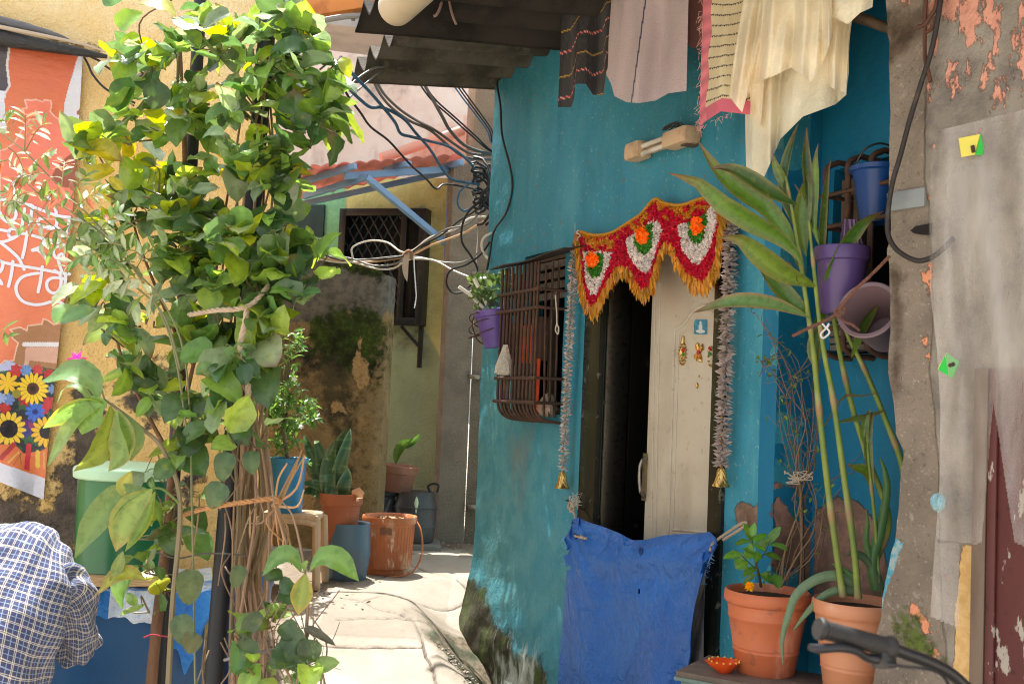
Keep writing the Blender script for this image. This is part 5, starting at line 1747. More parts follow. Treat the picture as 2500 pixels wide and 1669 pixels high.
# twiggy shrub
mb = MB(); lf = MB()
by = p1c.y + .02
twigs = [[(1904, 1432), (1908, 1380), (1935, 1290), (1955, 1230), (1950, 1160), (1920, 1060), (1890, 960)],
         [(1906, 1432), (1920, 1340), (1945, 1260), (1958, 1200), (1975, 1100), (1960, 980), (1950, 880), (1880, 820)],
         [(1955, 1435), (1957, 1330), (1955, 1220), (1950, 1120), (1938, 1000), (1930, 900)],
         [(1908, 1430), (1945, 1360), (1985, 1300), (1990, 1220), (1975, 1150), (1985, 1050), (1990, 960)],
         [(1945, 1200), (1965, 1150), (1930, 1080), (1925, 1000), (1945, 930), (1905, 860)],
         [(1960, 1190), (1985, 1100), (1995, 1020), (1975, 930)],
         [(1958, 1180), (1940, 1090), (1960, 1010), (1935, 930), (1900, 850), (1860, 780)],
         [(1975, 1440), (1990, 1370), (2000, 1310), (2020, 1250), (2028, 1200)],
         [(1940, 920), (1975, 870), (1990, 830)], [(1900, 860), (1870, 880), (1855, 920)], [(1935, 960), (1905, 930), (1888, 905)],
         [(1910, 1420), (1990, 1330), (2030, 1190), (2080, 1130)]]
twigs += [[(x + random.uniform(-18, 18), y + (random.uniform(-25, 25) if y < 1400 else 0)) for x, y in tw] for tw in twigs]
for i, tw in enumerate(twigs):
    Yb = by + random.uniform(-.05, .06)
    pts = [P(x + random.uniform(-3, 3), y, Yb + random.uniform(-.03, .03)) for x, y in tw]
    tube(mb, pts, [.0048 if i < 4 else .0024, .002, .0009], 6, jit((.17, .115, .075), .25), sm=4)
    cp = cr(pts, 4)
    for q in cp[len(cp) // 3:]:
        if random.random() < .5:
            e = q + Vector((random.uniform(-.05, .05), random.uniform(-.03, .03), random.uniform(-.01, .05)))
            tube(mb, [q, q.lerp(e, .5) + rv(.005), e], [.0015, .0008], 4, jit((.16, .11, .07), .3))
            if random.random() < .6:
                leaf(lf, e, rv(1) + Vector((0, 0, .3)), rv(.4) + Vector((0, -.5, .7)), random.uniform(.014, .03), random.uniform(.009, .018), jit((.14, .22, .04), .35), 'round', rows=4)
mb.build('twigs', M_twig, p1)
lf.build('small_leaves', M_leaf, p1)
mb = MB()
for k in range(7):
    pts = [P(1925 + random.uniform(-12, 60) , 1165 + random.uniform(-18, 18), by - .04) for _ in range(5)]
    tube(mb, pts, .002, 5, sm=4)
mb.build('tie_string', mat('pale_string', S(176, 160, 140), rough=.9), p1)
# stake
mb = MB(); beam(mb, P(1960, 1436, by + .03), P(1956, 1190, by + .04), .014, .014); mb.build('stake', M_oldwood, p1)

# ---- right pot with tall ginger-like stems and aloe
p2c = PZ(2085, 1690, TZ)
p2 = thing('potted_plant', p2c, 'faded terracotta pot with tall ginger stems and drooping aloe leaves', 'potted plant')
h2 = (1690 - 1478) / 2600 * p2c.y * 1.04
big_pot(p2c, .158, h2, M_terra2, p2)
y2 = p2c.y
ts = P(2085, 1460, y2)
stems_px = [[(2058, 1455), (2040, 1330), (2020, 1180), (2000, 1000), (1985, 850), (1972, 760), (1955, 640), (1935, 520), (1918, 430)],
            [(2095, 1460), (2085, 1340), (2060, 1160), (2035, 980), (2012, 860), (1998, 760), (1985, 640), (1975, 540)],
            [(2150, 1440), (2135, 1380), (2170, 1270), (2120, 1120), (2080, 990), (2050, 860), (2030, 740), (2012, 640), (2000, 560)],
            [(2210, 1330), (2205, 1150), (2160, 1020), (2110, 900), (2070, 820), (2050, 760)],
            [(2145, 1420), (2135, 1260), (2122, 1140), (2118, 1060), (2125, 1000)]]
Yst = [y2 - .02, y2 - .05, y2 + .03, y2 + .02, y2]
for i, sp in enumerate(stems_px):
    mb = MB()
    cpts = [P(x, y, Yst[i] + .0 * k) for k, (x, y) in enumerate(sp)]
    sm_ = cr(cpts, 6)
    cols_ = []
    for k in range(len(sm_)):
        g = (.20, .26, .05) if (k // 5) % 2 == 0 else (.16, .22, .045)
        if k % 9 == 0: g = (.30, .19, .09)
        if k % 9 == 1: g = (.26, .28, .10)
        cols_.append(jit(g, .12))
    r0_ = [.0125, .0115, .010, .008, .005] if i != 4 else [.008, .006, .003]
    rl_ = [float(np.interp(k / (len(sm_) - 1), np.linspace(0, 1, len(r0_)), r0_)) * (1.22 if k % 9 == 0 else (1.08 if k % 9 == 1 else 1)) for k in range(len(sm_))]
    tube(mb, sm_, rl_, 10, cols_)
    mb.build('stem', M_stem, p2)
G1, G2, ED, BR = (.085, .20, .03), (.05, .13, .025), (.19, .2, .055), (.20, .11, .05)
lv = MB()
def pl(pts, W, col=G1, edge=ED, tip=BR, Y=None, fold=.38, twist=0, wave=.025, shape='lance', tilt=0.0, rows=12):
    Y = Y or y2
    n = len(pts)
    sp = [P(p[0], p[1], Y + (p[2] if len(p) > 2 else 0)) for p in pts]
    k = W * .7 / 2600 * Y
    side = None
    if tilt:
        t = (sp[-1] - sp[0]).normalized()
        s = t.cross(CAM - sp[0]).normalized()
        side = Matrix.Rotation(tilt, 3, t) @ s
    ribbon(lv, sp, k, shape, side=side, fold=fold, col=jit(col, .12), edge=edge, tip=tip, twist=twist, wave=wave, rows=rows)
pl([(1955, 660), (1945, 632), (1918, 569), (1873, 510), (1805, 465), (1751, 415), (1703, 343)], 68, (.11, .25, .035), tilt=.3)
pl([(1962, 650, -.05), (1940, 614, -.06), (1895, 574, -.08), (1827, 537, -.11), (1751, 488, -.14), (1710, 447, -.15), (1631, 422, -.16)], 74, (.11, .21, .03), tilt=-.25)
pl([(1945, 500, -.04), (1927, 492, -.05), (1873, 465, -.08), (1827, 434, -.10), (1782, 411, -.11), (1735, 411, -.11)], 62, (.045, .11, .025), tip=(.15, .08, .05), tilt=.4, wave=.04)
pl([(1990, 700, -.06), (1977, 691, -.07), (1918, 668, -.1), (1850, 619, -.14), (1805, 583, -.16), (1755, 580, -.16)], 80, (.14, .24, .03), tilt=-.2)
pl([(1975, 770), (1965, 758), (1930, 730), (1890, 690), (1850, 648)], 66, (.06, .15, .03), tilt=.3)
pl([(1975, 775, -.05), (1962, 768, -.06), (1873, 741, -.12), (1784, 737, -.16), (1692, 763, -.18)], 62, (.13, .25, .09), tilt=.5, edge=(.36, .24, .12))
pl([(1968, 625), (1962, 598), (1957, 540), (1964, 480), (1982, 410)], 62, (.085, .17, .025), tilt=.15)
pl([(1935, 545), (1912, 470), (1920, 400), (1935, 340), (1950, 300)], 42, (.05, .11, .03), tilt=-.6)
pl([(1930, 480), (1905, 430), (1892, 400), (1888, 375)], 36, (.13, .22, .06))
pl([(1985, 560), (1975, 470), (1966, 380), (1970, 310)], 42, (.04, .08, .02), tilt=.5)
pl([(2000, 600), (1985, 540), (1988, 450), (1992, 380), (1998, 350)], 36, (.14, .25, .03))
pl([(2010, 690), (2005, 600), (2010, 500), (2022, 410), (2030, 385)], 36, (.05, .10, .02), tilt=.7)
pl([(2014, 690, -.04), (2020, 670, -.06), (2065, 594, -.08), (2110, 540, -.1), (2158, 516, -.12)], 60, (.07, .17, .03), tilt=.6)
pl([(1985, 790), (2010, 760), (2020, 720), (2022, 680)], 46, (.05, .11, .02), tilt=.7)
pl([(2078, 875, -.05), (2096, 817, -.08), (2123, 768, -.1), (2154, 732, -.12)], 44, (.10, .20, .03), tilt=.8)
pl([(2000, 910), (1990, 850), (2005, 800), (2015, 770)], 60, (.05, .12, .02), tilt=-.6)
pl([(2122, 1100), (2110, 1060), (2118, 1010), (2128, 1000)], 30, (.10, .18, .04))
pl([(2125, 1190), (2115, 1150), (2085, 1140), (2068, 1132)], 38, (.09, .18, .02), tilt=.3)
pl([(2040, 1030), (2080, 1020), (2120, 1012), (2165, 1000)], 34, (.09, .14, .05), tilt=.9)
pl([(2130, 1200), (2118, 1090), (2124, 1040), (2135, 1000)], 32, (.10, .18, .04), tilt=.3)
pl([(1995, 1050), (2010, 1040), (2060, 965), (2100, 965), (2155, 958)], 18, (.20, .17, .07), edge=(.2, .14, .07), tilt=1.1, wave=.08)
pl([(1940, 450), (1965, 490), (1975, 540), (1968, 560)], 16, (.22, .12, .06), edge=(.22, .12, .06), twist=2, wave=.15)
pl([(1905, 640, -.1), (1930, 650, -.1), (1950, 690, -.08)], 22, (.25, .12, .06), edge=(.25, .12, .06), twist=1.5, wave=.12)
lv.build('leaves', M_leaf, p2)
M_aloe = mat('aloe_flesh', vcol=True, rough=.45, spec=.4, vary=[((1.6, 1.6, 1.6), 60, .66, .72, .5, (1, 1, 1), 'MULTIPLY')])
def aloe(pts, w_px, col=(.09, .17, .07), Y=None):
    Y = Y or y2
    mb = MB()
    sp = cr([P(p[0], p[1], Y + (p[2] if len(p) > 2 else 0)) for p in pts], 6)
    k = w_px / 2600 * Y / 2
    n = len(sp)
    # thick channelled cross-section
    vs, fs, cs = [], [], []
    m = 8
    for i, (t, a, b) in enumerate(frames(sp)):
        f = i / (n - 1)
        r = k * float(np.interp(f, [0, .3, .7, .92, 1], [1, .9, .6, .25, .03]))
        s = t.cross(CAM - sp[i]).normalized(); nn = s.cross(t)
        for j in range(m):
            th = 2 * math.pi * j / m
            vs.append(sp[i] + s * r * math.cos(th) + nn * r * .42 * (math.sin(th) - .3 * math.cos(th) ** 2))
            cs.append(jit(col, .1))
    for i in range(n - 1):
        for j in range(m):
            fs.append((i * m + j, i * m + (j + 1) % m, (i + 1) * m + (j + 1) % m, (i + 1) * m + j))
    mb.add(vs, fs, cs)
    mb.build('aloe_leaf', M_aloe, p2)
aloe([(2090, 1428), (2040, 1405), (1990, 1415), (1945, 1450), (1925, 1500), (1910, 1560), (1912, 1625)], 27, (.13, .20, .11))
aloe([(2092, 1445), (2050, 1440), (2010, 1455), (1970, 1495), (1935, 1540)], 24, (.13, .20, .10))
aloe([(2145, 1440), (2135, 1400), (2120, 1370), (2090, 1350), (2065, 1352)], 30, (.07, .12, .06))
aloe([(2140, 1440), (2130, 1370), (2150, 1290), (2165, 1200), (2160, 1150), (2148, 1115)], 28, (.06, .14, .04))
aloe([(2125, 1370), (2115, 1320), (2118, 1280), (2115, 1240)], 16, (.07, .15, .04))
aloe([(2090, 1412), (2060, 1390), (2030, 1375)], 16, (.10, .2, .06))
aloe([(2080, 1425), (2040, 1412), (2000, 1408)], 14, (.08, .16, .05))
# diya lamp
dc = PZ(1767, 1640, TZ)
M_diya = mat('orange_clay', S(222, 84, 30), rough=.4, vary=[(S(196, 60, 20), 14, .45, .68, .6)])
dy = thing('clay_lamp', dc, 'small orange fluted clay lamp on the table corner', 'lamp')
mb = MB()
n = 60
rows = [(0, 0), (.024, .0), (.03, .006), (.044, .026), (.056, .040), (.058, .044), (.052, .043), (.04, .03), (.0, .016)]
vs, fs = [], []
for (r_, z) in rows:
    for j in range(n):
        th = 2 * math.pi * j / n
        k = 1 + (.05 * math.cos(14 * th) if r_ > .04 and z > .03 else 0) + (.30 * max(0, math.cos(th - 3.3)) ** 10 if z > .02 else 0)
        vs.append(dc + Vector((r_ * k * math.cos(th), r_ * k * math.sin(th) * .95, z)))
fs = [(i * n + j, i * n + (j + 1) % n, (i + 1) * n + (j + 1) % n, (i + 1) * n + j) for i in range(len(rows) - 1) for j in range(n)]
mb.add(vs, fs); mb.build('bowl', M_diya, dy)
mb = MB()
for j in range(14):
    th = 2 * math.pi * j / 14
    c = dc + Vector((.058 * math.cos(th), .056 * math.sin(th), .045))
    lathe(mb, [(0, .004), (.004, .002), (.004, -.002), (0, -.004)], c, 6)
mb.build('rim_dots', mat('yellow_enamel', S(232, 190, 80), rough=.4), dy)

# ================================================================== things on the right wall
# plastic sheet
M_film = bpy.data.materials.new('clear_plastic_film'); M_film.use_nodes = True
t = M_film.node_tree; pb_ = t.nodes['Principled BSDF']
pb_.inputs['Base Color'].default_value = (.74, .70, .66, 1); pb_.inputs['Roughness'].default_value = .16; pb_.inputs['Specular IOR Level'].default_value = .5
tr = t.nodes.new('ShaderNodeBsdfTransparent'); tr.inputs[0].default_value = (.93, .91, .89, 1)
mxs = t.nodes.new('ShaderNodeMixShader')
tcn = t.nodes.new('ShaderNodeTexCoord'); nz = t.nodes.new('ShaderNodeTexNoise'); nz.inputs['Scale'].default_value = 4; nz.inputs['Detail'].default_value = 7
mpn = t.nodes.new('ShaderNodeMapping'); mpn.inputs['Scale'].default_value = (1.5, 1.5, .6)
t.links.new(tcn.outputs['Object'], mpn.inputs[0]); t.links.new(mpn.outputs[0], nz.inputs['Vector'])
mr = t.nodes.new('ShaderNodeMapRange'); mr.inputs['From Min'].default_value = .35; mr.inputs['From Max'].default_value = .72; mr.inputs['To Min'].default_value = .14; mr.inputs['To Max'].default_value = .46
t.links.new(nz.outputs['Fac'], mr.inputs[0]); t.links.new(mr.outputs[0], mxs.inputs[0])
bmp = t.nodes.new('ShaderNodeBump'); bmp.inputs['Strength'].default_value = .7; bmp.inputs['Distance'].default_value = .05
t.links.new(nz.outputs['Fac'], bmp.inputs['Height']); t.links.new(bmp.outputs[0], pb_.inputs['Normal'])
t.links.new(tr.outputs[0], mxs.inputs[1]); t.links.new(pb_.outputs[0], mxs.inputs[2]); t.links.new(mxs.outputs[0], t.nodes['Material Output'].inputs[0])
nu, nv = 140, 260
filmL = [(2277, 322), (2272, 420), (2268, 560), (2270, 700), (2288, 860), (2296, 1000), (2294, 1180), (2285, 1300), (2276, 1420), (2272, 1490)]
film_bot = lambda x: 1500 if x < 2340 else (1325 if x < 2398 else 1330)
u = np.linspace(0, 1, nu); v = np.linspace(0, 1, nv)
X = np.zeros((nv, nu, 3)); mk = np.ones((nv - 1, nu - 1), dtype=bool)
for j, b in enumerate(v):
    for i, a in enumerate(u):
        yl = 322 + (1530 - 322) * b
        xl = np.interp(yl, [p[1] for p in filmL], [p[0] for p in filmL])
        x = xl + (2620 - xl) * a
        y = yl - 56 * ((x - 2277) / 230) * (1 - b) ** 2 * (1 if x < 2520 else 1)
        o = .035 + .02 * abs(math.sin(a * 4 - b * 3.2)) + .016 * abs(math.sin(b * 5 + a * 6)) + .018 * math.sin(a * 11 + b * 1.5) + .012 * math.sin(a * 23 - b * 4) + .006 * math.sin(b * 22 + a * 9) + .02 * b
        if x < 2345 and y > 1320: o += .02 * math.sin((x - 2275) / 70 * 3.14)
        X[j, i] = QW.px(x, y, o)
        if j < nv - 1 and i < nu - 1:
            slit_w = np.interp(y, [985, 1040, 1200, 1320, 1340], [0, 8, 26, 40, 90])
            cxs = np.interp(y, [985, 1330], [2424, 2436])
            bot = np.interp(x, [2268, 2340, 2341, 2398, 2399, 2425, 2460, 2500], [1500, 1530, 1322, 1326, 1330, 1290, 1332, 1340])
            if y > bot or (985 < y and abs(x - cxs) < slit_w) : mk[j, i] = False
film = gridmesh('plastic_sheet', X, M_film, None, mask=mk)
tag(film, 'torn cloudy plastic sheet pinned over the doorway of the grey wall', 'plastic sheet')
# clips, putty
def paper_clip(x, y, w_, h_, c1, c2, label, rot=0.0):
    t_ = thing('paper_tag', QW.px(x, y, .06), label, 'tag')
    def quad(pts, m, nm):
        mb = MB()
        f = [QW.px(px, py, o) for px, py, o in pts]
        n = (f[1] - f[0]).cross(f[2] - f[0]).normalized() * .002
        mb.add(f + [q - n for q in f], [(0, 1, 2, 3), (7, 6, 5, 4), (0, 4, 5, 1), (1, 5, 6, 2), (2, 6, 7, 3), (3, 7, 4, 0)])
        mb.build(nm, m, t_, smooth=False)
    return t_, quad
M_pyel = mat('yellow_paper', S(226, 214, 92), rough=.5); M_pgrn = mat('bright_green_paper', S(44, 190, 70), rough=.5)
t_, quad = paper_clip(2370, 355, 0, 0, None, None, 'folded yellow and green paper tag pinned near the top of the plastic sheet')
quad([(2341, 338, .075), (2393, 328, .075), (2380, 378, .08), (2348, 384, .08)], M_pyel, 'front_fold')
quad([(2393, 328, .074), (2400, 360, .06), (2398, 379, .06), (2381, 379, .078)], M_pgrn, 'back_fold')
mb = MB(); tube(mb, [QW.px(2374, 356, .085), QW.px(2377, 372, .085)], .006, 6); mb.build('pin', M_rust, t_)
t_, quad = paper_clip(2316, 892, 0, 0, None, None, 'bright green paper tag pinned on the edge of the plastic sheet')
quad([(2312, 861, .075), (2342, 882, .075), (2327, 923, .075), (2291, 902, .075)], M_pgrn, 'front_fold')
quad([(2312, 860, .071), (2316, 862, .071), (2296, 903, .071), (2290, 901, .071)], M_pyel, 'yellow_edge')
mb = MB(); tube(mb, [QW.px(2318, 892, .08), QW.px(2330, 888, .082)], .006, 6); mb.build('pin', M_rust, t_)
mb = MB()
pt_ = QW.px(2294, 1225, .07)
lathe(mb, [(0, .03), (.014, .024), (.021, .008), (.019, -.01), (.012, -.026), (0, -.032)], pt_, 16, wob=.25)
tag(mb.build('putty_lump', mat('pale_blue_putty', S(150, 190, 200), rough=.6, vary=[(S(110, 156, 172), 20, .45, .65, .8)], bump=[(40, 1, .02)])), 'pale blue crumpled lump stuck on the plastic sheet edge', 'putty')
mb = MB()
hole_px = [(2222, 563), (2235, 552), (2256, 548), (2272, 545), (2272, 574), (2250, 573), (2232, 570)]
f = [QW.px(x, y, .016) for x, y in hole_px]
mb.add(f, [tuple(range(len(f)))])
tag(mb.build('hole_shade_patch', mat('hole_shade', S(30, 27, 25), rough=.95), rh), None)  # flat dark patch painting the shade of a hole
# cable on the right wall
M_cable = mat('black_cable', S(44, 38, 36), rough=.6, vary=[(S(196, 110, 78), 9, .62, .66, .9), (S(80, 70, 64), 20, .5, .7, .6)])
mb = MB()
tube(mb, [QW.px(x, y, .05 + o) for x, y, o in ((2300, -40, 0), (2292, 30, 0), (2275, 120, 0), (2250, 200, 0), (2222, 290, 0), (2198, 380, .01), (2178, 450, .02), (2168, 520, .02), (2168, 570, .02), (2186, 606, .02), (2220, 630, .02), (2250, 636, .01), (2285, 622, 0), (2330, 580, -.02))], .0085, 10, sm=6)
tag(mb.build('wall_cable', M_cable), 'thick black cable spotted with orange paint looping down the concrete wall', 'cable')
mb = MB()
tube(mb, [QW.px(x, y, .045) for x, y in ((2262, -30), (2258, 60), (2258, 140), (2264, 165), (2272, 200))], .007, 8, sm=4)
tube(mb, [QW.px(x, y, .05) for x, y in ((2242, 66), (2258, 60), (2272, 40), (2285, 20), (2290, -10))], .007, 8, sm=4)
tube(mb, [QW.px(x, y, .05) for x, y in ((2262, 80), (2276, 68), (2284, 40))], .006, 8, sm=4)
tag(mb.build('rusty_wire', mat('rusty_wire', S(88, 56, 44), rough=.8, bump=[(60, .5, .004)])), 'knotted rusty wire beside the cable at the top of the concrete wall', 'wire')

# ================================================================== bicycle
M_rub = mat('black_rubber', S(40, 38, 38), rough=.55, spec=.4, bump=[(120, .3, .003)])
M_bblk = mat('black_paint', S(28, 28, 30), rough=.3, spec=.5)
by_ = 1.95
bike = thing('bicycle', (1.25, 2.05, 0), 'bicycle of which only a black handlebar grip and brake lever show', 'bicycle')
hb = [P(2400, 1720, by_ + .06), P(2330, 1650, by_ + .04), P(2270, 1616, by_ + .02), P(2200, 1590, by_), P(2160, 1570, by_ - .01)]
mb = MB(); tube(mb, cr(hb, 6), .0115, 14); hbar = mb.build('handlebar', M_bblk, bike)
mb = MB()
g0, g1 = P(2180, 1582, by_ - .003), P(1996, 1532, by_ - .04)
ax = (g1 - g0)
Rg = ax.normalized().to_track_quat('Z', 'Y').to_matrix(); Lg = ax.length
pr = [(0, -.002), (.019, 0), (.0205, .004), (.0205, .012), (.018, .015)]
for k in range(18):
    z = .018 + (Lg - .03) * k / 18
    pr += [(.0172, z), (.0163, z + .002), (.0163, z + .004), (.0172, z + .0055)]
pr += [(.0175, Lg - .012), (.02, Lg - .01), (.0205, Lg - .003), (.018, Lg), (0, Lg)]
lathe(mb, pr, g0, 28, R=Rg); mb.build('grip', M_rub, bike)
mb = MB()
lv_ = [P(2165, 1610, by_ - .01), P(2120, 1605, by_ - .02), P(2090, 1588, by_ - .035), P(2050, 1580, by_ - .05), P(2000, 1582, by_ - .06), P(1975, 1578, by_ - .062)]
vs = []
for i, q in enumerate(cr(lv_, 5)):
    t_ = i / (len(cr(lv_, 5)) - 1)
    wv = .006 + .004 * t_
    vs.append(q)
tube(mb, lv_, [.010, .008, .0075, .008, .0085, .006], 10, sm=5); mb.build('brake_lever', mat('satin_black', S(56, 56, 60), rough=.35, metal=.6), bike)
mb = MB(); beam(mb, P(2155, 1585, by_ - .005), P(2160, 1630, by_ - .01), .035, .03, bev=.005); mb.build('lever_clamp', M_bblk, bike)
mb = MB(); tube(mb, [P(2150, 1615, by_ - .02), P(2200, 1625, by_ - .03), P(2290, 1640, by_ - .03), P(2330, 1700, by_), P(2400, 1850, by_ + .05)], .0028, 8, sm=5); mb.build('brake_cable', M_bblk, bike)
# rest of the bicycle, below and to the right of the frame
st0 = P(2480, 1790, by_ + .10)
up_ = Vector((0, 0, 1)); fwdb = Vector((.60, .80, 0)).normalized()
hubF = Vector((st0.x + .02, st0.y + .25, .34)); 
fdir = Vector((.35, .94, 0)).normalized()
headt = st0 + Vector((0, 0, -.02))
hubF = Vector((headt.x, headt.y, 0)) + fdir * .28 + Vector((0, 0, .33))
mb = MB(); tube(mb, [P(2400, 1720, by_ + .06), st0 + Vector((0, 0, .0)), st0 + Vector((.28, -.02, .02)), st0 + Vector((.42, -.05, .08))], .0115, 10, sm=4); mb.build('handlebar', M_bblk, bike)
mb = MB(); tube(mb, [headt, headt + (hubF - headt) * .45, hubF], .016, 10); mb.build('fork', M_bblk, bike)
hubB = hubF - fdir * 1.02
bb_ = hubF - fdir * .60 - Vector((0, 0, .05)); seat_ = bb_ - fdir * .16 + Vector((0, 0, .48))
hd = headt + (hubF - headt) * .2
mb = MB()
for a, b in ((hd, bb_), (hd, seat_), (bb_, seat_), (bb_, hubB), (seat_, hubB)):
    tube(mb, [a, b], .016, 10)
mb.build('frame', M_bblk, bike)
mb = MB(); tube(mb, [seat_ - fdir * .12 + Vector((0, 0, .1)), seat_ + Vector((0, 0, .12)), seat_ + fdir * .14 + Vector((0, 0, .1))], [.05, .04, .015], 10); tube(mb, [seat_, seat_ + Vector((0, 0, .1))], .012, 8); mb.build('saddle', M_rub, bike)
for hc in (hubF, hubB):
    mb = MB()
    tube(mb, [hc + (fdir * math.cos(a) + up_ * math.sin(a)) * .31 for a in np.linspace(0, 2 * math.pi, 48)], .022, 10, caps=False)
    wh = mb.build('wheel', M_rub, bike)
    mb = MB()
    for k in range(16):
        a = 2 * math.pi * k / 16
        tube(mb, [hc, hc + (fdir * math.cos(a) + up_ * math.sin(a)) * .30], .0012, 4)
    mb.build('spokes', M_steel, wh)
# ================================================================== cables over the alley
M_c = {'black': mat('black_wire', S(38, 36, 36), rough=.5), 'blue': mat('blue_wire', S(60, 96, 124), rough=.5), 'grey': mat('grey_wire', S(128, 124, 120), rough=.55), 'white': mat('white_wire', S(212, 204, 192), rough=.5), 'tan': mat('tan_wire', S(206, 168, 128), rough=.55), 'dark': mat('brown_grey_wire', S(84, 78, 72), rough=.55)}
CG = 'cables strung across the alley'
def cable(label, col, r, pts, sm=7):
    mb = MB()
    if pts[0][1] in (200, 202):
        pts = [(a - (b < 203) * 8, b - (b < 203) * 18, max(c, 7.25)) for a, b, c in pts]
    if pts[-1][0] > 1198 and pts[-1][1] < 700:
        pts = pts + [(pts[-1][0] + 40, pts[-1][1] + 2, 7.75)]
    tube(mb, [P(*q) for q in pts], r * .82, 7, sm=sm)
    return tag(mb.build('cable', M_c[col]), label, 'cable', CG)
cable('thick grey cable drooping across the top below the ivory pipe', 'grey', .017, [(780, 52, 5.0), (810, 46, 5.0), (850, 40, 5.0), (900, 36, 4.98), (960, 18, 4.9), (1010, 4, 4.85), (1080, -30, 4.8)])
cable('grey cable curving up and over the orange beam', 'grey', .013, [(862, 50, 5.05), (866, 28, 5.05), (885, 12, 5.0), (900, -4, 5.0), (925, -30, 5.0)])
cable('long blue cable running straight from the leaves to the coil, upper of two blue ones', 'blue', .012, [(832, 140, 5.6), (860, 180, 5.8), (900, 222, 6.0), (935, 262, 6.2), (965, 300, 6.4), (978, 326, 6.5), (1005, 334, 6.6), (1050, 345, 6.8), (1100, 360, 7.0), (1150, 400, 7.2), (1166, 440, 7.3), (1168, 470, 7.3)])
cable('long blue cable that dips below its twin and runs past the awning', 'blue', .012, [(822, 180, 5.6), (850, 215, 5.8), (880, 244, 6.0), (905, 262, 6.1), (938, 264, 6.3), (985, 290, 6.5), (1015, 325, 6.7), (1050, 365, 6.9), (1085, 420, 7.1), (1110, 440, 7.2), (1170, 450, 7.3)])
cable('black cable with a kink hanging over the green wall', 'black', .009, [(825, 185, 5.8), (850, 235, 6.0), (880, 275, 6.2), (905, 310, 6.4), (950, 345, 6.6), (1000, 400, 6.8), (1040, 436, 7.0), (1064, 461, 7.1), (1085, 450, 7.2), (1130, 455, 7.3), (1170, 465, 7.4)])
cable('dark cable leaving the roof corner, the left one of a close pair', 'dark', .012, [(914, 200, 6.7), (925, 225, 6.8), (955, 262, 6.9), (1000, 295, 7.0), (1050, 318, 7.1), (1100, 360, 7.3), (1140, 385, 7.4), (1205, 390, 7.5)])
cable('dark cable leaving the roof corner, the right one of a close pair', 'dark', .012, [(920, 200, 6.7), (935, 226, 6.8), (970, 262, 6.9), (1010, 290, 7.0), (1062, 318, 7.2), (1110, 352, 7.4), (1150, 375, 7.5), (1205, 378, 7.6)])
cable('thick dark cable sweeping from the roof to the turquoise corner', 'dark', .015, [(1030, 200, 7.0), (1052, 235, 7.1), (1080, 285, 7.2), (1100, 320, 7.3), (1140, 358, 7.4), (1206, 378, 7.5)])
for i, nm in enumerate(('first', 'second')):
    cable(('thin black cable under the roof, left of the thick dark one' if i == 0 else 'thin black cable slanting down just right of the thick dark one'), 'black', .008, [(1018 + i * 9, 200, 7.0), (1050 + i * 10, 240, 7.1), (1100 + i * 9, 285, 7.3), (1150 + i * 9, 330, 7.4), (1200 + i * 4, 370, 7.5)])
for i, c in enumerate(('blue', 'black', 'black')):
    cable(('thin blue cable at the far end of the roof edge', 'thin black cable beside the blue one at the far end of the roof edge', 'thin black cable nearest the turquoise corner under the roof edge')[i], c, .007, [(1098 + i * 8, 202, 7.1), (1130 + i * 8, 240, 7.2), (1165 + i * 7, 285, 7.3), (1190 + i * 6, 320, 7.4), (1203 + i * 3, 350, 7.5)])
cable('thin pale cable rising from the leaves to the roof edge, upper one', 'grey', .008, [(760, 256, 6.0), (800, 246, 6.1), (840, 222, 6.2), (875, 190, 6.3), (910, 168, 6.4), (935, 162, 6.5)])
cable('thin pale cable rising from the leaves to the roof edge, lower one', 'grey', .007, [(770, 290, 6.0), (830, 256, 6.1), (880, 215, 6.3), (910, 190, 6.4), (930, 172, 6.5)])
cable('grey cable curving behind the roof teeth', 'grey', .013, [(915, 158, 7.4), (940, 130, 7.5), (975, 108, 7.6), (1010, 94, 7.6), (1060, 80, 7.7)])
cable('black cable hanging in a long curve down the turquoise wall', 'black', .009, [(1240, 168, 6.95), (1222, 190, 6.95), (1214, 205, 6.95), (1222, 260, 6.9), (1226, 330, 6.85), (1246, 410, 6.8), (1250, 465, 6.8), (1235, 520, 6.85), (1206, 565, 6.9), (1196, 620, 6.95), (1188, 665, 7.0)])
cable('black cable looping low in front of the grey column', 'black', .010, [(1190, 480, 7.2), (1150, 510, 7.2), (1130, 545, 7.2), (1128, 590, 7.2), (1150, 625, 7.2), (1166, 660, 7.2), (1150, 690, 7.2)])
cable('black cable making a wide loop beside the hanging purple pot', 'black', .009, [(1196, 590, 7.1), (1175, 620, 7.1), (1140, 645, 7.1), (1100, 660, 7.1), (1090, 690, 7.1), (1105, 714, 7.1), (1135, 710, 7.1), (1155, 690, 7.1)])
cable('blue cable coiled in a loop at the grey column', 'blue', .010, [(1185, 420, 7.3), (1150, 445, 7.3), (1122, 470, 7.3), (1118, 500, 7.3), (1135, 515, 7.3), (1160, 500, 7.3), (1180, 480, 7.3)])
cable('white cable curving at the turquoise corner', 'white', .012, [(1202, 568, 7.1), (1182, 580, 7.1), (1176, 600, 7.1), (1184, 622, 7.1), (1200, 634, 7.1)])
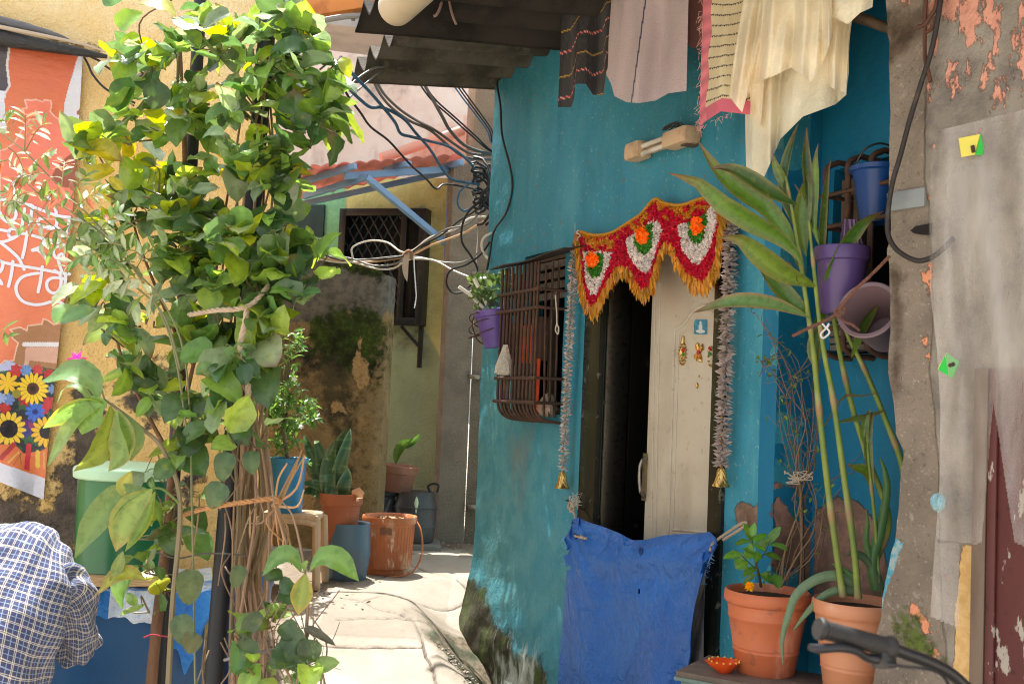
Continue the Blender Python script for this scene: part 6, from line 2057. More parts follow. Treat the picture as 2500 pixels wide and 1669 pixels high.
# the low bundle tied with a strip
W_ = [('white cable of the low bundle, arching high in a loop', 'white', .0085, [(720, 600, 7.8), (770, 630, 7.8), (855, 640, 7.8), (860, 605, 7.8), (900, 588, 7.8), (945, 592, 7.7), (980, 615, 7.6), (1010, 610, 7.6), (1050, 580, 7.5), (1110, 560, 7.4), (1150, 532, 7.4), (1205, 530, 7.3)]),
      ('tan cable of the low bundle, slightly above the rest', 'tan', .0095, [(700, 590, 7.8), (740, 612, 7.8), (820, 636, 7.8), (890, 640, 7.8), (960, 632, 7.7), (1005, 622, 7.6), (1050, 600, 7.5), (1130, 570, 7.4), (1180, 542, 7.3), (1206, 540, 7.3)]),
      ('black cable of the low bundle, running along its top', 'black', .0085, [(690, 580, 7.8), (760, 605, 7.8), (830, 636, 7.8), (900, 636, 7.8), (985, 625, 7.6), (1030, 598, 7.5), (1075, 575, 7.4), (1120, 540, 7.4), (1165, 510, 7.3), (1180, 480, 7.3)]),
      ('white cable of the low bundle, sagging lowest', 'white', .0085, [(780, 625, 7.8), (860, 640, 7.8), (920, 656, 7.7), (960, 655, 7.7), (985, 640, 7.6), (1010, 632, 7.6), (1060, 636, 7.5), (1110, 662, 7.4), (1160, 680, 7.3), (1200, 682, 7.2)]),
      ('grey cable of the low bundle, sagging just above the lowest', 'grey', .0085, [(760, 622, 7.8), (850, 630, 7.8), (910, 648, 7.7), (960, 645, 7.7), (990, 632, 7.6), (1020, 628, 7.6), (1080, 640, 7.5), (1130, 640, 7.4), (1170, 615, 7.3), (1205, 575, 7.2)]),
      ('grey cable of the low bundle, rising steeply to the coil', 'grey', .0085, [(740, 620, 7.8), (860, 634, 7.8), (950, 628, 7.7), (1000, 620, 7.6), (1040, 590, 7.5), (1090, 560, 7.4), (1140, 548, 7.3), (1170, 520, 7.3), (1180, 500, 7.3)])]
for a in W_:
    cable(*a)
mb = MB()
for k in range(5):
    q = P(1166 + random.uniform(-10, 14), 455, 7.25)
    pts = []
    for i in range(26):
        th = i / 25 * 6.28 * 1.7 + k
        pts.append(P(1172 + 20 * math.cos(th) + random.uniform(-5, 5) + 8 * i / 25, 400 + 130 * (i / 25) + 22 * math.sin(th), 7.25 + .05 * math.sin(th + k)))
    tube(mb, pts, .0095, 6, sm=3)
tag(mb.build('cable_coil', M_c['black']), 'tangled coil of black cable at the turquoise corner', 'cable coil')
mb = MB()
ribbon(mb, [P(996, 616, 7.5), P(990, 640, 7.48), P(990, 665, 7.48), P(994, 688, 7.48)], .045, 'strap', fold=.1, col=S(196, 176, 156), vein=1)
tube(mb, [P(985, 622, 7.5), P(998, 612, 7.48), P(1006, 622, 7.5), P(1004, 634, 7.5)], .012, 6, S(150, 112, 92), sm=4)
tag(mb.build('cloth_tie', mat('rag', vcol=True, rough=.9)), 'pale rag strip knotted round the low cable bundle', 'rag')
mb = MB()
tube(mb, [P(1010, 626, 7.55), P(1013, 680, 7.55), P(1016, 720, 7.55), P(1012, 752, 7.55)], .004, 5, sm=3, jit=.4)
tag(mb.build('dry_vine_strand', M_twig if 'M_twig' in globals() else M_c['dark']), 'thin dry brown strand hanging under the cable bundle', 'strand')
# wires with bare ends hanging under the roof
mb = MB()
tube(mb, [P(1082, -20, 4.8), P(1076, 14, 4.8), P(1066, 36, 4.8), P(1058, 40, 4.8)], .007, 7, sm=4)
tube(mb, [P(1094, -20, 4.8), P(1100, 20, 4.8), P(1108, 46, 4.8), P(1114, 60, 4.8)], .006, 7, sm=4)
tag(mb.build('wire_ends', mat('pinkish_wire', S(150, 124, 116), rough=.6)), 'loose wire ends dangling in front of the dark roof', 'wire')

# ================================================================== hanging purple pot by the window
hp_ = thing('hanging_pot', P(1200, 800, 6.75), 'purple pot with leafy plant and two white sticks, hung left of the grilled window', 'plant pot')
hc = P(1212, 848, 6.75)
Rt2 = Matrix.Rotation(RAD(-9), 3, 'Y')
mb = MB(); lathe(mb, [(0, 0), (.075, 0), (.078, .006), (.108, .195), (.118, .20), (.122, .235), (.117, .24), (.108, .235), (.10, .20), (0, .19)], hc, 36, R=Rt2); mb.build('pot', plastic('violet_plastic', S(112, 88, 168)), hp_)
mb = MB()
for (a, b) in (((1158, 682), (1142, 640)), ((1132, 700), (1115, 700))): pass
tube(mb, [P(1180, 752, 6.72), P(1152, 722, 6.70), P(1120, 700, 6.68)], .0115, 10)
tube(mb, [P(1190, 745, 6.72), P(1174, 712, 6.72), P(1157, 680, 6.72)], .0125, 10)
mb.build('white_sticks', mat('white_plastic_stick', S(222, 216, 206), rough=.5), hp_)
lf = MB(); st = MB()
for k in range(46):
    base = P(1200 + random.uniform(-20, 24), 748, 6.75)
    e = P(1196 + random.uniform(-42, 40), 705 + random.uniform(-40, 40), 6.75 + random.uniform(-.12, .12))
    tube(st, [base, base.lerp(e, .5) + Vector((0, 0, .02)), e], .002, 4, (.10, .15, .05), sm=3)
    for _ in range(3):
        leaf(lf, e + rv(.012), rv(1) + Vector((0, -.2, -.2)), Vector((0, -.5, .9)) + rv(.5), random.uniform(.035, .06), random.uniform(.028, .045), jit((.10, .17, .05), .3), 'round', rows=5)
st.build('stem', M_stem, hp_); lf.build('leaves', M_leaf, hp_)
mb = MB()
for k in range(3):
    c = hc + Vector((-.06, 0, .10 + .03 * k))
    tube(mb, [c + Vector((.12 * math.cos(a), .10 * math.sin(a), .05 * math.cos(a + k))) for a in np.linspace(0, 2 * math.pi, 24)], .004, 5)
tube(mb, [hc + Vector((-.1, 0, .25)), hc + Vector((-.16, 0, .16)), hc + Vector((-.12, 0, .04)), hc + Vector((-.02, 0, -.0))], .005, 5, sm=5)
tube(mb, [hc + Vector((-.02, .02, .33)), hc + Vector((-.12, 0, .38)), hc + Vector((-.2, 0, .36)), hc + Vector((-.19, 0, .30))], .004, 5, sm=5)
mb.build('wire_ring', M_rust, hp_)

# ================================================================== pots and buckets at the alley foot
def gpt(x, y, dz=0):
    return on_ground(x, y, dz)
# orange bucket with soil
ob = gpt(945, 1398); k_ = ob.y / 2600
bo_ = thing('bucket', ob, 'big scratched orange bucket filled with soil on the paving', 'bucket')
M_obk = mat('scratched_orange_plastic', S(196, 116, 70), rough=.5, vary=[(S(166, 90, 52), 3, .4, .66, .8, (1, 1, .5)), (S(212, 164, 128), 9, .54, .66, .7, (1, 1, .5)), (S(232, 200, 172), 16, .60, .66, .7, (2, 2, .5)), (S(150, 92, 60), 12, .56, .74, .6)], bump=[(24, .15, .004)])
H = 138 * k_; Rr = 66 * k_
mb = MB()
prof = [(0, 0), (Rr * .74, 0), (Rr * .745, .006), (Rr * .75, H * .09), (Rr * .83, H * .105), (Rr * .85, H * .13), (Rr * .93, H * .86), (Rr * .95, H * .88), (Rr, H * .885), (Rr * 1.01, H * .9), (Rr * 1.01, H * .975), (Rr * .99, H), (Rr * .95, H * .99), (Rr * .9, H * .86), (0, H * .86)]
lathe(mb, prof, ob, 60); mb.build('body', M_obk, bo_, angle=55)
mb = MB()
for j in range(40):
    th = 2 * math.pi * j / 40
    a = ob + Vector((Rr * .86 * math.cos(th), Rr * .86 * math.sin(th), H * .16)); b = ob + Vector((Rr * .93 * math.cos(th), Rr * .93 * math.sin(th), H * .84))
    tube(mb, [a, b], .0022, 4)
mb.build('ribs', M_obk, bo_)
mb = MB(); lathe(mb, [(0, H * .93), (Rr * .5, H * .92), (Rr * .9, H * .9)], ob, 40, wob=.02); mb.build('soil', mat('dry_soil', S(132, 104, 80), rough=.95, vary=[(S(92, 70, 54), 20, .45, .6, .8)], bump=[(26, 1, .04)]), bo_)
mb = MB()
for _ in range(26):
    q = ob + Vector((random.uniform(-.7, .7) * Rr, random.uniform(-.7, .7) * Rr, H * .945))
    box(mb, q, (random.uniform(.02, .06), random.uniform(.01, .03), .008), Matrix.Rotation(random.uniform(0, 6), 3, 'Z') @ Matrix.Rotation(random.uniform(-.6, .6), 3, 'X'), 0, jit((.30, .18, .10), .4))
mb.build('bark_chips', M_twig, bo_)
mb = MB()
hx = ob + Vector((Rr * 1.0, -.02, H * .92))
tube(mb, [hx, hx + Vector((.035, -.03, -.06)), hx + Vector((.055, -.06, -.18)), hx + Vector((.035, -.10, -.29)), hx + Vector((-.03, -.14, -.36)), hx + Vector((-.15, -.17, -.38))], .007, 8, sm=6)
mb.build('handle', M_obk, bo_)
# label patch (unreadable, worn)
mb = MB()
th0 = math.atan2(-ob.y, -ob.x + .02) - .12
vs = []
for i in range(7):
    for j in range(2):
        th = th0 + (i - 3) * .075
        rr_ = Rr * (.935 if j else .925) + .004
        vs.append(ob + Vector((rr_ * math.cos(th), rr_ * math.sin(th), H * (.83 if j else .71))))
mb.add(vs, [(i * 2, i * 2 + 2, i * 2 + 3, i * 2 + 1) for i in range(6)])
mb.build('worn_sticker', mat('worn_sticker', S(128, 84, 60), rough=.6, vary=[(S(170, 120, 90), 40, .5, .6, .9)]), bo_)

# blue drum with snake plant
db = gpt(845, 1412); k_ = db.y / 2600
dr = thing('drum', db, 'cut-down scratched blue drum holding the snake plant pot', 'drum')
Rd, Hd = 52 * k_, 135 * k_
M_drum = mat('scratched_blue_drum', S(86, 112, 130), rough=.5, vary=[(S(72, 94, 110), 3, .42, .66, .7), (S(104, 92, 88), 4, .5, .72, .7, (1, 1, .6)), (S(140, 160, 170), 14, .66, .76, .5, (1, 1, .3))], bump=[(6, .3, .02)])
mb = MB(); lathe(mb, [(0, 0), (Rd * .86, 0), (Rd * .9, .01), (Rd * .99, Hd * .25), (Rd * 1.04, Hd * .5), (Rd, Hd * .8), (Rd * .99, Hd * .97), (Rd * .98, Hd), (Rd * .95, Hd * .98), (Rd * .92, Hd * .3), (0, Hd * .3)], db, 48, wob=.012); mb.build('body', M_drum, dr)
sp_ = thing('potted_plant', db + Vector((-.035, -.02, Hd * .55)), 'snake plant with banded stiff leaves in a brown terracotta pot', 'potted plant')
pc = db + Vector((-.06, -.01, Hd * .30)); R2 = 50 * k_; H2 = 165 * k_
mb = MB(); lathe(mb, [(0, 0), (R2 * .68, 0), (R2 * .70, .01), (R2 * .93, H2 * .82), (R2 * 1.02, H2 * .84), (R2 * 1.06, H2 * .98), (R2 * 1.02, H2), (R2 * .95, H2 * .98), (R2 * .9, H2 * .9), (0, H2 * .9)], pc, 44, wob=.006); mb.build('pot', mat('brown_terracotta', S(172, 98, 64), rough=.7, vary=[(S(130, 72, 48), 3, .42, .66, .8), (S(206, 150, 116), 12, .62, .76, .5, (1, 1, .3))], bump=[(30, .2, .006)]), sp_)
mb = MB(); lathe(mb, [(0, H2 * .93), (R2 * .9, H2 * .92)], pc, 24); mb.build('soil', M_soil, sp_)
M_snake = mat('snake_plant_leaf', vcol=True, rough=.35, spec=.5, vary=[((2.0, 2.0, 1.8), 14, .52, .62, .7, (.6, .6, 3), 'MULTIPLY'), ((.55, .6, .6), 9, .55, .66, .6, (.5, .5, 3.4), 'MULTIPLY')])
lf = MB()
sy = pc.y - .03
for pts, W in (([(815, 1220), (812, 1150), (825, 1090), (848, 1042)], 34), ([(800, 1220), (790, 1150), (778, 1090), (768, 1075)], 34), ([(790, 1222), (775, 1160), (755, 1095), (742, 1060)], 32), ([(822, 1222), (822, 1170), (834, 1120), (850, 1068), (856, 1045)], 34), ([(805, 1222), (800, 1170), (808, 1110), (822, 1072)], 40), ([(830, 1222), (836, 1190), (846, 1160), (848, 1140)], 36), ([(800, 1222), (788, 1190), (765, 1180), (735, 1180)], 26), ([(790, 1215), (762, 1196), (738, 1200), (728, 1196)], 22), ([(845, 1225), (862, 1205), (880, 1205), (895, 1196)], 20), ([(812, 1222), (808, 1190), (820, 1170), (834, 1155)], 34)):
    ribbon(lf, [P(x, y, sy + random.uniform(-.05, .05)) for x, y in pts], W * k_, 'strap', fold=.35, col=jit((.055, .12, .045), .2), edge=(.16, .2, .09), vein=1.0, twist=random.uniform(-.6, .6), rows=9)
lf.build('leaves', M_snake, sp_)
mb = MB()
ribbon(mb, [P(866, 1212, sy - .06), P(876, 1206, sy - .09), P(884, 1216, sy - .12)], .10, 'strap', fold=.2, col=S(226, 176, 140), rows=5)
mb.build('broken_rim', M_twig, sp_)

# stool with the blue bucket and a white-flowered shrub
M_stool = mat('beige_plastic', S(206, 176, 142), rough=.5, vary=[(S(180, 146, 112), 4, .42, .66, .7), (S(222, 200, 172), 9, .58, .74, .5)], bump=[(6, .1, .01)])
stl = gpt(788, 1440); k_ = stl.y / 2600
stool = thing('stool', stl, 'beige moulded plastic stool against the stained wall', 'stool')
tz_ = stl.z + 178 * k_
fr = P(778, 1255, stl.y - .02); fl = P(630, 1250, stl.y + .0)
wS = (fr - fl).length
cxs = (fr + fl) / 2
mb = MB(); box(mb, (cxs.x, stl.y + .14, tz_ - .02), (wS * .96, .34, .045), .04, .022); mb.build('seat', M_stool, stool)
for sx in (-1, 1):
    for sy_ in (0, 1):
        top = Vector((cxs.x + sx * wS * .46, stl.y + .0 + sy_ * .28, tz_ - .02))
        bt = Vector((cxs.x + sx * wS * .53, stl.y - .03 + sy_ * .34, float(ground_z(0, stl.y)) + .0))
        mb = MB(); beam(mb, top, bt, .05, .04, bev=.017); mb.build('leg', M_stool, stool)
mb = MB(); tube(mb, [Vector((cxs.x - wS * .47, stl.y - .02, tz_ - .06)), Vector((cxs.x - wS * .3, stl.y - .025, tz_ - .045)), Vector((cxs.x, stl.y - .03, tz_ - .04)), Vector((cxs.x + wS * .3, stl.y - .025, tz_ - .045)), Vector((cxs.x + wS * .47, stl.y - .02, tz_ - .06))], .018, 8, sm=4); mb.build('apron', M_stool, stool)
bb = Vector((P(697, 1250, stl.y + .12).x, stl.y + .12, tz_ + .003)); k_ = bb.y / 2600
bp = thing('potted_plant', bb, 'sky-blue plastic bucket with a bushy white-flowered shrub, standing on the stool', 'potted plant')
M_skyb = plastic('sky_blue_plastic', S(58, 140, 190), .4)
hB_ = 130 * k_
mb = MB(); lathe(mb, [(0, 0), (38 * k_, 0), (39 * k_, .006), (43 * k_, hB_ * .9), (46 * k_, hB_ * .91), (49 * k_, hB_ * .97), (48.5 * k_, hB_), (44 * k_, hB_ * .985), (40 * k_, hB_ * .85), (0, hB_ * .85)], bb, 44); mb.build('bucket', M_skyb, bp)
mb = MB(); lathe(mb, [(0, hB_ * .93), (42 * k_, hB_ * .92)], bb, 24); mb.build('soil', M_soil, bp)
st, lf = MB(), MB()
tube(st, [bb + Vector((0, 0, hB_ * .9)), P(692, 1050, bb.y), P(690, 940, bb.y + .05), P(682, 840, bb.y + .05)], [.016, .012, .01, .006], 8, (.20, .15, .12), sm=4)
for k in range(60):
    if k < 46:
        c = P(690 + random.gauss(0, 40), 1020 + random.gauss(0, 55), bb.y + random.uniform(-.18, .2))
    else:
        c = P(705 + random.gauss(0, 30), 850 + random.gauss(0, 30), bb.y + random.uniform(-.1, .15))
    q0 = bb + Vector((0, 0, hB_ * .95))
    q1 = P(690, 1000 if k < 46 else 900, bb.y + .03)
    tube(st, [q0.lerp(q1, .7), q1.lerp(c, .5) + rv(.02), c], [.004, .002], 4, (.16, .12, .08), sm=3)
    for _ in range(12 if k < 46 else 6):
        d = (rv(1) + Vector((0, -.2, .25))).normalized()
        leaf(lf, c + rv(.02), d, Vector((0, -.3, 1)) + rv(.45), random.uniform(.05, .09), random.uniform(.018, .03), jit((.10, .22, .05), .35), 'lance', rows=5)
st.build('stems', M_stem, bp); lf.build('leaves', M_leaf, bp)
fl_ = MB()
for (x, y) in ((718, 925), (640, 1010), (700, 985), (735, 1040)):
    c = P(x, y, bb.y - .12)
    for j in range(5):
        th = 2 * math.pi * j / 5
        leaf(fl_, c, (math.cos(th), -.3, math.sin(th)), (0, -1, .2), .022, .014, (.8, .8, .78), 'round', rows=4)
fl_.build('flowers', M_leaf, bp)
# grey tub with terracotta planter, black barrel
gb = gpt(940, 1332); gb = Vector((gb.x, 9.35, .33)); k_ = 9.35 / 2600
gtub = thing('tub', Vector((P(938, 1250, 9.35).x, 9.35, .33)), 'upturned dark grey tub under the small terracotta planter', 'tub')
c = gtub.location.copy()
ht = (P(938, 1197, 9.35).z - .33)
mb = MB(); lathe(mb, [(0, 0), (30 * k_, 0), (31 * k_, .01), (27 * k_, ht * .7), (27 * k_, ht * .9), (36 * k_, ht * .94), (37 * k_, ht), (0, ht)], c, 36); mb.build('body', mat('dark_grey_plastic', S(84, 84, 90), rough=.5, vary=[(S(62, 62, 68), 4, .42, .66, .7)]), gtub)
mb = MB(); tube(mb, [c + Vector((-.02, -27 * k_ - .01, ht * .35)), c + Vector((.06, -27 * k_ - .015, ht * .86))], .012, 6); mb.build('handle', M_c['grey'], gtub)
tpc = Vector((P(966, 1195, 9.3).x, 9.3, .33 + ht + .003))
tp2 = thing('potted_plant', tpc, 'small tilted terracotta planter with one bent green leaf', 'potted plant')
kk_ = 9.3 / 2600
Rp = Matrix.Rotation(RAD(5), 3, 'Y')
mb = MB(); lathe(mb, [(0, 0), (37 * kk_, 0), (38 * kk_, .006), (43 * kk_, 44 * kk_), (47 * kk_, 45 * kk_), (49 * kk_, 62 * kk_), (47 * kk_, 64 * kk_), (43 * kk_, 62 * kk_), (40 * kk_, 54 * kk_), (0, 54 * kk_)], tpc, 40, R=Rp); mb.build('pot', mat('dull_terracotta', S(158, 104, 80), rough=.75, vary=[(S(124, 80, 62), 4, .42, .66, .7)], bump=[(30, .2, .006)]), tp2)
lf = MB()
ribbon(lf, [P(966, 1132, 9.3), P(970, 1105, 9.28), P(985, 1082, 9.25), P(1010, 1070, 9.22)], 24 * kk_, 'lance', fold=.3, col=(.06, .14, .03), rows=9)
ribbon(lf, [P(985, 1095, 9.3), P(1005, 1080, 9.28), P(1022, 1062, 9.25), P(1028, 1056, 9.24)], 16 * kk_, 'lance', fold=.5, col=(.05, .12, .03), rows=9, twist=.6)
lf.build('leaves', M_leaf, tp2)
bc = Vector((P(1012, 1300, 9.3).x, 9.28, float(ground_z(0, 9.3)) + .03)); kk_ = 9.28 / 2600
mb = MB(); box(mb, (bc.x, bc.y - .02, .345), (.46, .42, .06), .1, .012)
tag(mb.build('stone_block', M_stone), 'flat stone slab under the black barrel', 'stone')
bc.z = .378
br = thing('barrel', bc, 'weathered black plastic barrel with a small lid handle beside the grey column', 'barrel')
hb_ = 120 * kk_
prof = [(0, 0), (44 * kk_, 0), (47 * kk_, .01), (50 * kk_, hb_ * .3), (52 * kk_, hb_ * .31), (52 * kk_, hb_ * .325), (50 * kk_, hb_ * .335), (51 * kk_, hb_ * .68), (54 * kk_, hb_ * .69), (54 * kk_, hb_ * .71), (51 * kk_, hb_ * .72), (45 * kk_, hb_ * .97), (44 * kk_, hb_), (40 * kk_, hb_ * .985), (0, hb_ * .985)]
mb = MB(); lathe(mb, prof, bc, 48); mb.build('body', mat('weathered_black_plastic', S(68, 64, 62), rough=.5, vary=[(S(96, 92, 90), 4, .45, .68, .8, (1, 1, .4)), (S(130, 128, 126), 20, .66, .78, .5, (1, 1, .4))], bump=[(6, .15, .01)]), br, angle=50)
mb = MB(); q = bc + Vector((34 * kk_, -.02, hb_)); tube(mb, [q, q + Vector((-.02, 0, .05)), q + Vector((.03, 0, .075)), q + Vector((.07, 0, .06)), q + Vector((.06, 0, .0))], .010, 8, sm=4); mb.build('handle', M_blackmetal, br)
mb = MB()
sl = bc + Vector((6 * kk_, -52.5 * kk_, hb_ * .80))
lathe(mb, [(0, .06), (.012, .035), (.018, 0), (.010, -.04), (.003, -.08), (0, -.09)], sl, 12, squash=.25)
mb.build('paint_splash', mat('cream_splash', S(226, 224, 190), rough=.6), br)
# small blue pot behind the vines
bc3 = Vector((P(600, 1500, 5.32).x, 5.32, 0.004))
mb = MB(); lathe(mb, [(0, 0), (.085, 0), (.09, .01), (.118, .64), (.128, .65), (.13, .69), (.124, .695), (.11, .64), (0, .6)], bc3, 36)
tag(mb.build('bin', plastic('denim_blue_plastic', S(70, 100, 150), .45, S(110, 110, 110))), 'dull blue bin half hidden behind the brown vine stems', 'bin')
# fallen leaves on the paving
lf = MB()
for k in range(70):
    x, y = random.choice([(640, 1560), (700, 1540), (930, 1405), (1080, 1330), (880, 1440)])
    q = gpt(x + random.gauss(0, 45), min(1665, y + random.gauss(0, 26)), .006)
    if q.y < 5.3 or q.y > 10: continue
    leaf(lf, q, (random.uniform(-1, 1), random.uniform(-1, 1), .05), (0, 0, 1), random.uniform(.015, .04), random.uniform(.008, .02), jit((.16, .12, .06), .5), 'ovate', rows=4)
tag(lf.build('leaf_litter', M_leaf), 'dry leaf bits scattered on the paving under the pots', 'litter', kind='stuff')

mb = MB()
for k in range(240):
    r_ = random.random()
    if r_ < .4: x, y = random.uniform(900, 1150), random.uniform(1322, 1345)
    elif r_ < .75:
        t_ = random.random(); x, y = 1130 + 100 * t_ + random.gauss(0, 30) - 40, 1535 + 120 * t_ + random.gauss(0, 14)
    else: x, y = random.uniform(640, 900), 1440 + random.gauss(0, 30)
    q = gpt(x, min(1668, y))
    if not 5.2 < q.y < 10.5: continue
    sB_ = (q.x - BW.O.x) * BW.d.x + (q.y - BW.O.y) * BW.d.y; oB_ = (q.x - BW.O.x) * BW.n.x + (q.y - BW.O.y) * BW.n.y
    k_ = min(1, max(0, oB_ / .62)); k_ = k_ * k_ * (3 - 2 * k_); f_ = float(np.interp(sB_, [1.45, 2.05, 2.7], [-.22, .06, .33]))
    z_ = min(q.z, f_ + (q.z - f_) * k_)
    a_ = random.uniform(.005, .016)
    box(mb, (q.x, q.y, z_ + a_ * .2), (a_ * 1.4, a_, a_ * .7), Matrix.Rotation(random.uniform(0, 6), 3, 'Z') @ Matrix.Rotation(random.uniform(-.6, .6), 3, 'X'), 0, jit((.26, .22, .18), .5))
tag(mb.build('gravel', M_twig), 'grit and small rubble gathered along the foot of the walls', 'gravel', kind='stuff')
# ================================================================== banner on the yellow wall
BO = .05
bw_, bh_ = 150, 620
u = np.linspace(0, 1, bw_); v = np.linspace(0, 1, bh_)
uu, vv = np.meshgrid(u, v)
# picture frame of the print: right edge leans, lower corners hang at a slant
rx = 202 + (112 - 202) * vv + 6 * np.sin(vv * 5)
lx = -420 + 0 * vv
# only the part of the print with detail gets a fine grid
px_ = np.where(uu < .25, lx + (-12 - lx) * (uu / .25), -12 + (rx + 12) * ((uu - .25) / .75))
ty = 112 + (px_ - 0) * .10
by = 1176 + (px_ - 0) * .40 * (px_ > -400)
py_ = ty + (by - ty) * vv
X = np.zeros(uu.shape + (3,))
oo = BO + .010 * np.sin(vv * 40 + uu * 6) * np.exp(-((vv - .12) / .12) ** 2) + .008 * np.sin(vv * 9 + uu * 4) + .012 * np.sin(px_ / 40.0 + vv * 3) * vv + .03 * np.clip((vv - .9) / .1, 0, 1) * np.sin(px_ / 22.0)
oo = np.maximum(oo, .022)
for i in range(bh_):
    for j in range(bw_):
        X[i, j] = YW.px(px_[i, j], py_[i, j], oo[i, j])
Cc = np.zeros(uu.shape + (3,))
def put(m, col):
    Cc[m] = col
def C3(r, g, b):
    return np.array(S(r, g, b))
Cc[:] = C3(228, 128, 92)
top_k = np.clip(1 - (py_ - 110) / 260, 0, 1)[..., None]
Cc[:] = Cc * (1 - top_k) + C3(182, 84, 46) * top_k
mid = np.exp(-(((py_ - 290) / 90) ** 2 + ((px_ - 60) / 60) ** 2))[..., None]
Cc[:] = Cc * (1 - .5 * mid) + C3(196, 116, 70) * .5 * mid
# inside, lighter map area
def zz1(p):   # zoom of [0,50,300,450] at 1176/300
    return [(x / 3.92, 50 + y / 3.92) for x, y in p]
def zz3(p):   # zoom of [0,760,260,1240] at 849/260
    return [(x / 3.265, 760 + y / 3.265) for x, y in p]
def zz2(p):   # zoom of [0,420,260,780] at 1132/260
    return [(x / 4.354, 420 + y / 4.354) for x, y in p]
mapp = zz1([(235, 760), (300, 765), (340, 757), (410, 780), (425, 762), (485, 765), (495, 820), (480, 870), (520, 920), (600, 965), (640, 1000), (700, 1230), (740, 1900), (0, 1900), (0, 1250), (60, 1230), (130, 1180), (190, 1080), (280, 950), (420, 940), (400, 915), (290, 905), (240, 905), (215, 845), (260, 838)])
sdm = sdpoly(px_, py_, mapp)
put((sdm > 0) & (py_ < 620), C3(226, 122, 100))
put(np.abs(sdm) < 1.6, C3(226, 178, 160))
lowm = np.array(zz3([(-900, 0), (530, 0), (530, 80), (430, 105), (380, 70), (345, 58), (335, 100), (220, 115), (215, 155), (160, 125), (100, 140), (80, 145), (115, 180), (95, 210), (145, 250), (130, 300), (110, 390), (60, 400), (40, 390), (0, 425), (-900, 425)]))
sdl = sdpoly(px_, py_, [tuple(q) for q in lowm])
put((py_ > 770) & (sdl < 0), C3(168, 120, 84))
put((np.abs(sdl) < 1.6) & (py_ > 775), C3(232, 190, 168))
# white edges of the print
wl = np.interp(py_, [112, 150, 180, 210, 250, 285, 310, 340, 365], [202, 186, 178, 168, 158, 154, 156, 166, 178])
put((px_ > wl) & (py_ < 365), C3(206, 206, 214))
put((px_ > 188) & (np.abs(py_ - 272) < 9) & (px_ > 205 - (py_ - 255)), C3(150, 92, 60))
wl2 = np.interp(py_, [110, 160, 210, 230, 320], [20, 14, 20, 8, 14])
put((np.abs(px_ - (wl2 + 3)) < 3.2) & (py_ < 240), C3(200, 196, 196))
put((px_ < wl2) & (py_ < 235), C3(74, 68, 72))
put((px_ < wl2 + 2) & (py_ > 222) & (py_ < 325), C3(206, 206, 216))
# brown hill at right
hill = zz1([(735, 1290), (680, 1275), (600, 1340), (540, 1400), (500, 1480), (520, 1540), (620, 1600), (720, 1600), (740, 1400)])
put(sdpoly(px_, py_, hill) > 0, C3(150, 84, 62))
# pale house and table shape
put(sdpoly(px_, py_, zz3([(205, 285), (500, 285), (500, 420), (235, 390), (225, 440), (190, 440)])) > 0, C3(214, 168, 148))
put(sdpoly(px_, py_, zz3([(175, 262), (185, 245), (510, 245), (510, 282), (185, 280)])) > 0, C3(226, 222, 226))
# bouquet
vas = sdpoly(px_, py_, zz3([(-600, 440), (20, 420), (60, 385), (180, 440), (60, 470), (0, 500), (-600, 500)]))
put(vas > 0, C3(182, 190, 226))
dark = sdpoly(px_, py_, zz3([(-700, 560), (60, 470), (330, 440), (480, 470), (500, 800), (470, 900), (440, 1040), (330, 1110), (190, 1130), (120, 1060), (-700, 1040)]))
dn = vnoise(px_, py_, .07, 5, 3)
put((dark > 0), C3(44, 48, 56))
put((dark > 0) & (dn > .22), C3(60, 96, 60))
rnd = random.Random(5)
def blob(cx, cy, r, col, pet=9, cut=.35, ctr=None, ctr_r=.4):
    cx, cy = cx / 3.265, 760 + cy / 3.265
    r /= 3.265
    dx, dy = px_ - cx, (py_ - cy)
    th = np.arctan2(dy, dx); d = np.hypot(dx, dy)
    rr = r * (1 - cut + cut * np.abs(np.cos(th * pet / 2 + cx)))
    m = d < rr
    put(m, C3(*col))
    put(m & (np.abs(np.cos(th * pet / 2 + cx)) < .25) & (d > r * .35), C3(*[int(q * .72) for q in col]))
    if ctr:
        put(d < r * ctr_r, C3(*ctr)); put(d < r * ctr_r * .5, C3(*[int(q * .6) for q in ctr]))
for (x, y, r, c) in ((130, 470, 55, (200, 60, 60)), (210, 470, 50, (110, 150, 210)), (300, 465, 45, (206, 70, 76)), (390, 500, 45, (190, 44, 50)), (200, 700, 55, (180, 46, 48)), (390, 730, 55, (196, 56, 66)), (460, 720, 50, (190, 46, 54)), (350, 780, 45, (196, 52, 60)), (40, 770, 50, (186, 50, 48)), (70, 700, 50, (110, 140, 200)), (10, 690, 45, (150, 170, 214)), (230, 920, 60, (150, 50, 110)), (190, 900, 40, (90, 40, 110)), (210, 960, 45, (60, 64, 140)), (-120, 600, 60, (196, 52, 60)), (-200, 700, 60, (90, 130, 200)), (-90, 800, 60, (190, 50, 50)), (420, 620, 40, (110, 140, 200)), (460, 650, 36, (190, 46, 54)), (250, 860, 30, (90, 60, 150))):
    blob(x, y, r, c, 7, .3)
blob(280, 800, 82, (64, 112, 214), 10, .4, (40, 60, 150), .3)
blob(60, 570, 92, (236, 190, 46), 8, .5)
blob(262, 615, 128, (244, 206, 50), 17, .3, (86, 44, 40), .38)
blob(-130, 690, 110, (242, 200, 50), 15, .3, (60, 36, 36), .4)
blob(70, 935, 140, (244, 206, 64), 15, .3, (34, 26, 38), .52)
blob(370, 960, 125, (240, 190, 52), 15, .3, (30, 24, 30), .45)
blob(-190, 960, 120, (240, 196, 60), 15, .3, (34, 26, 38), .48)
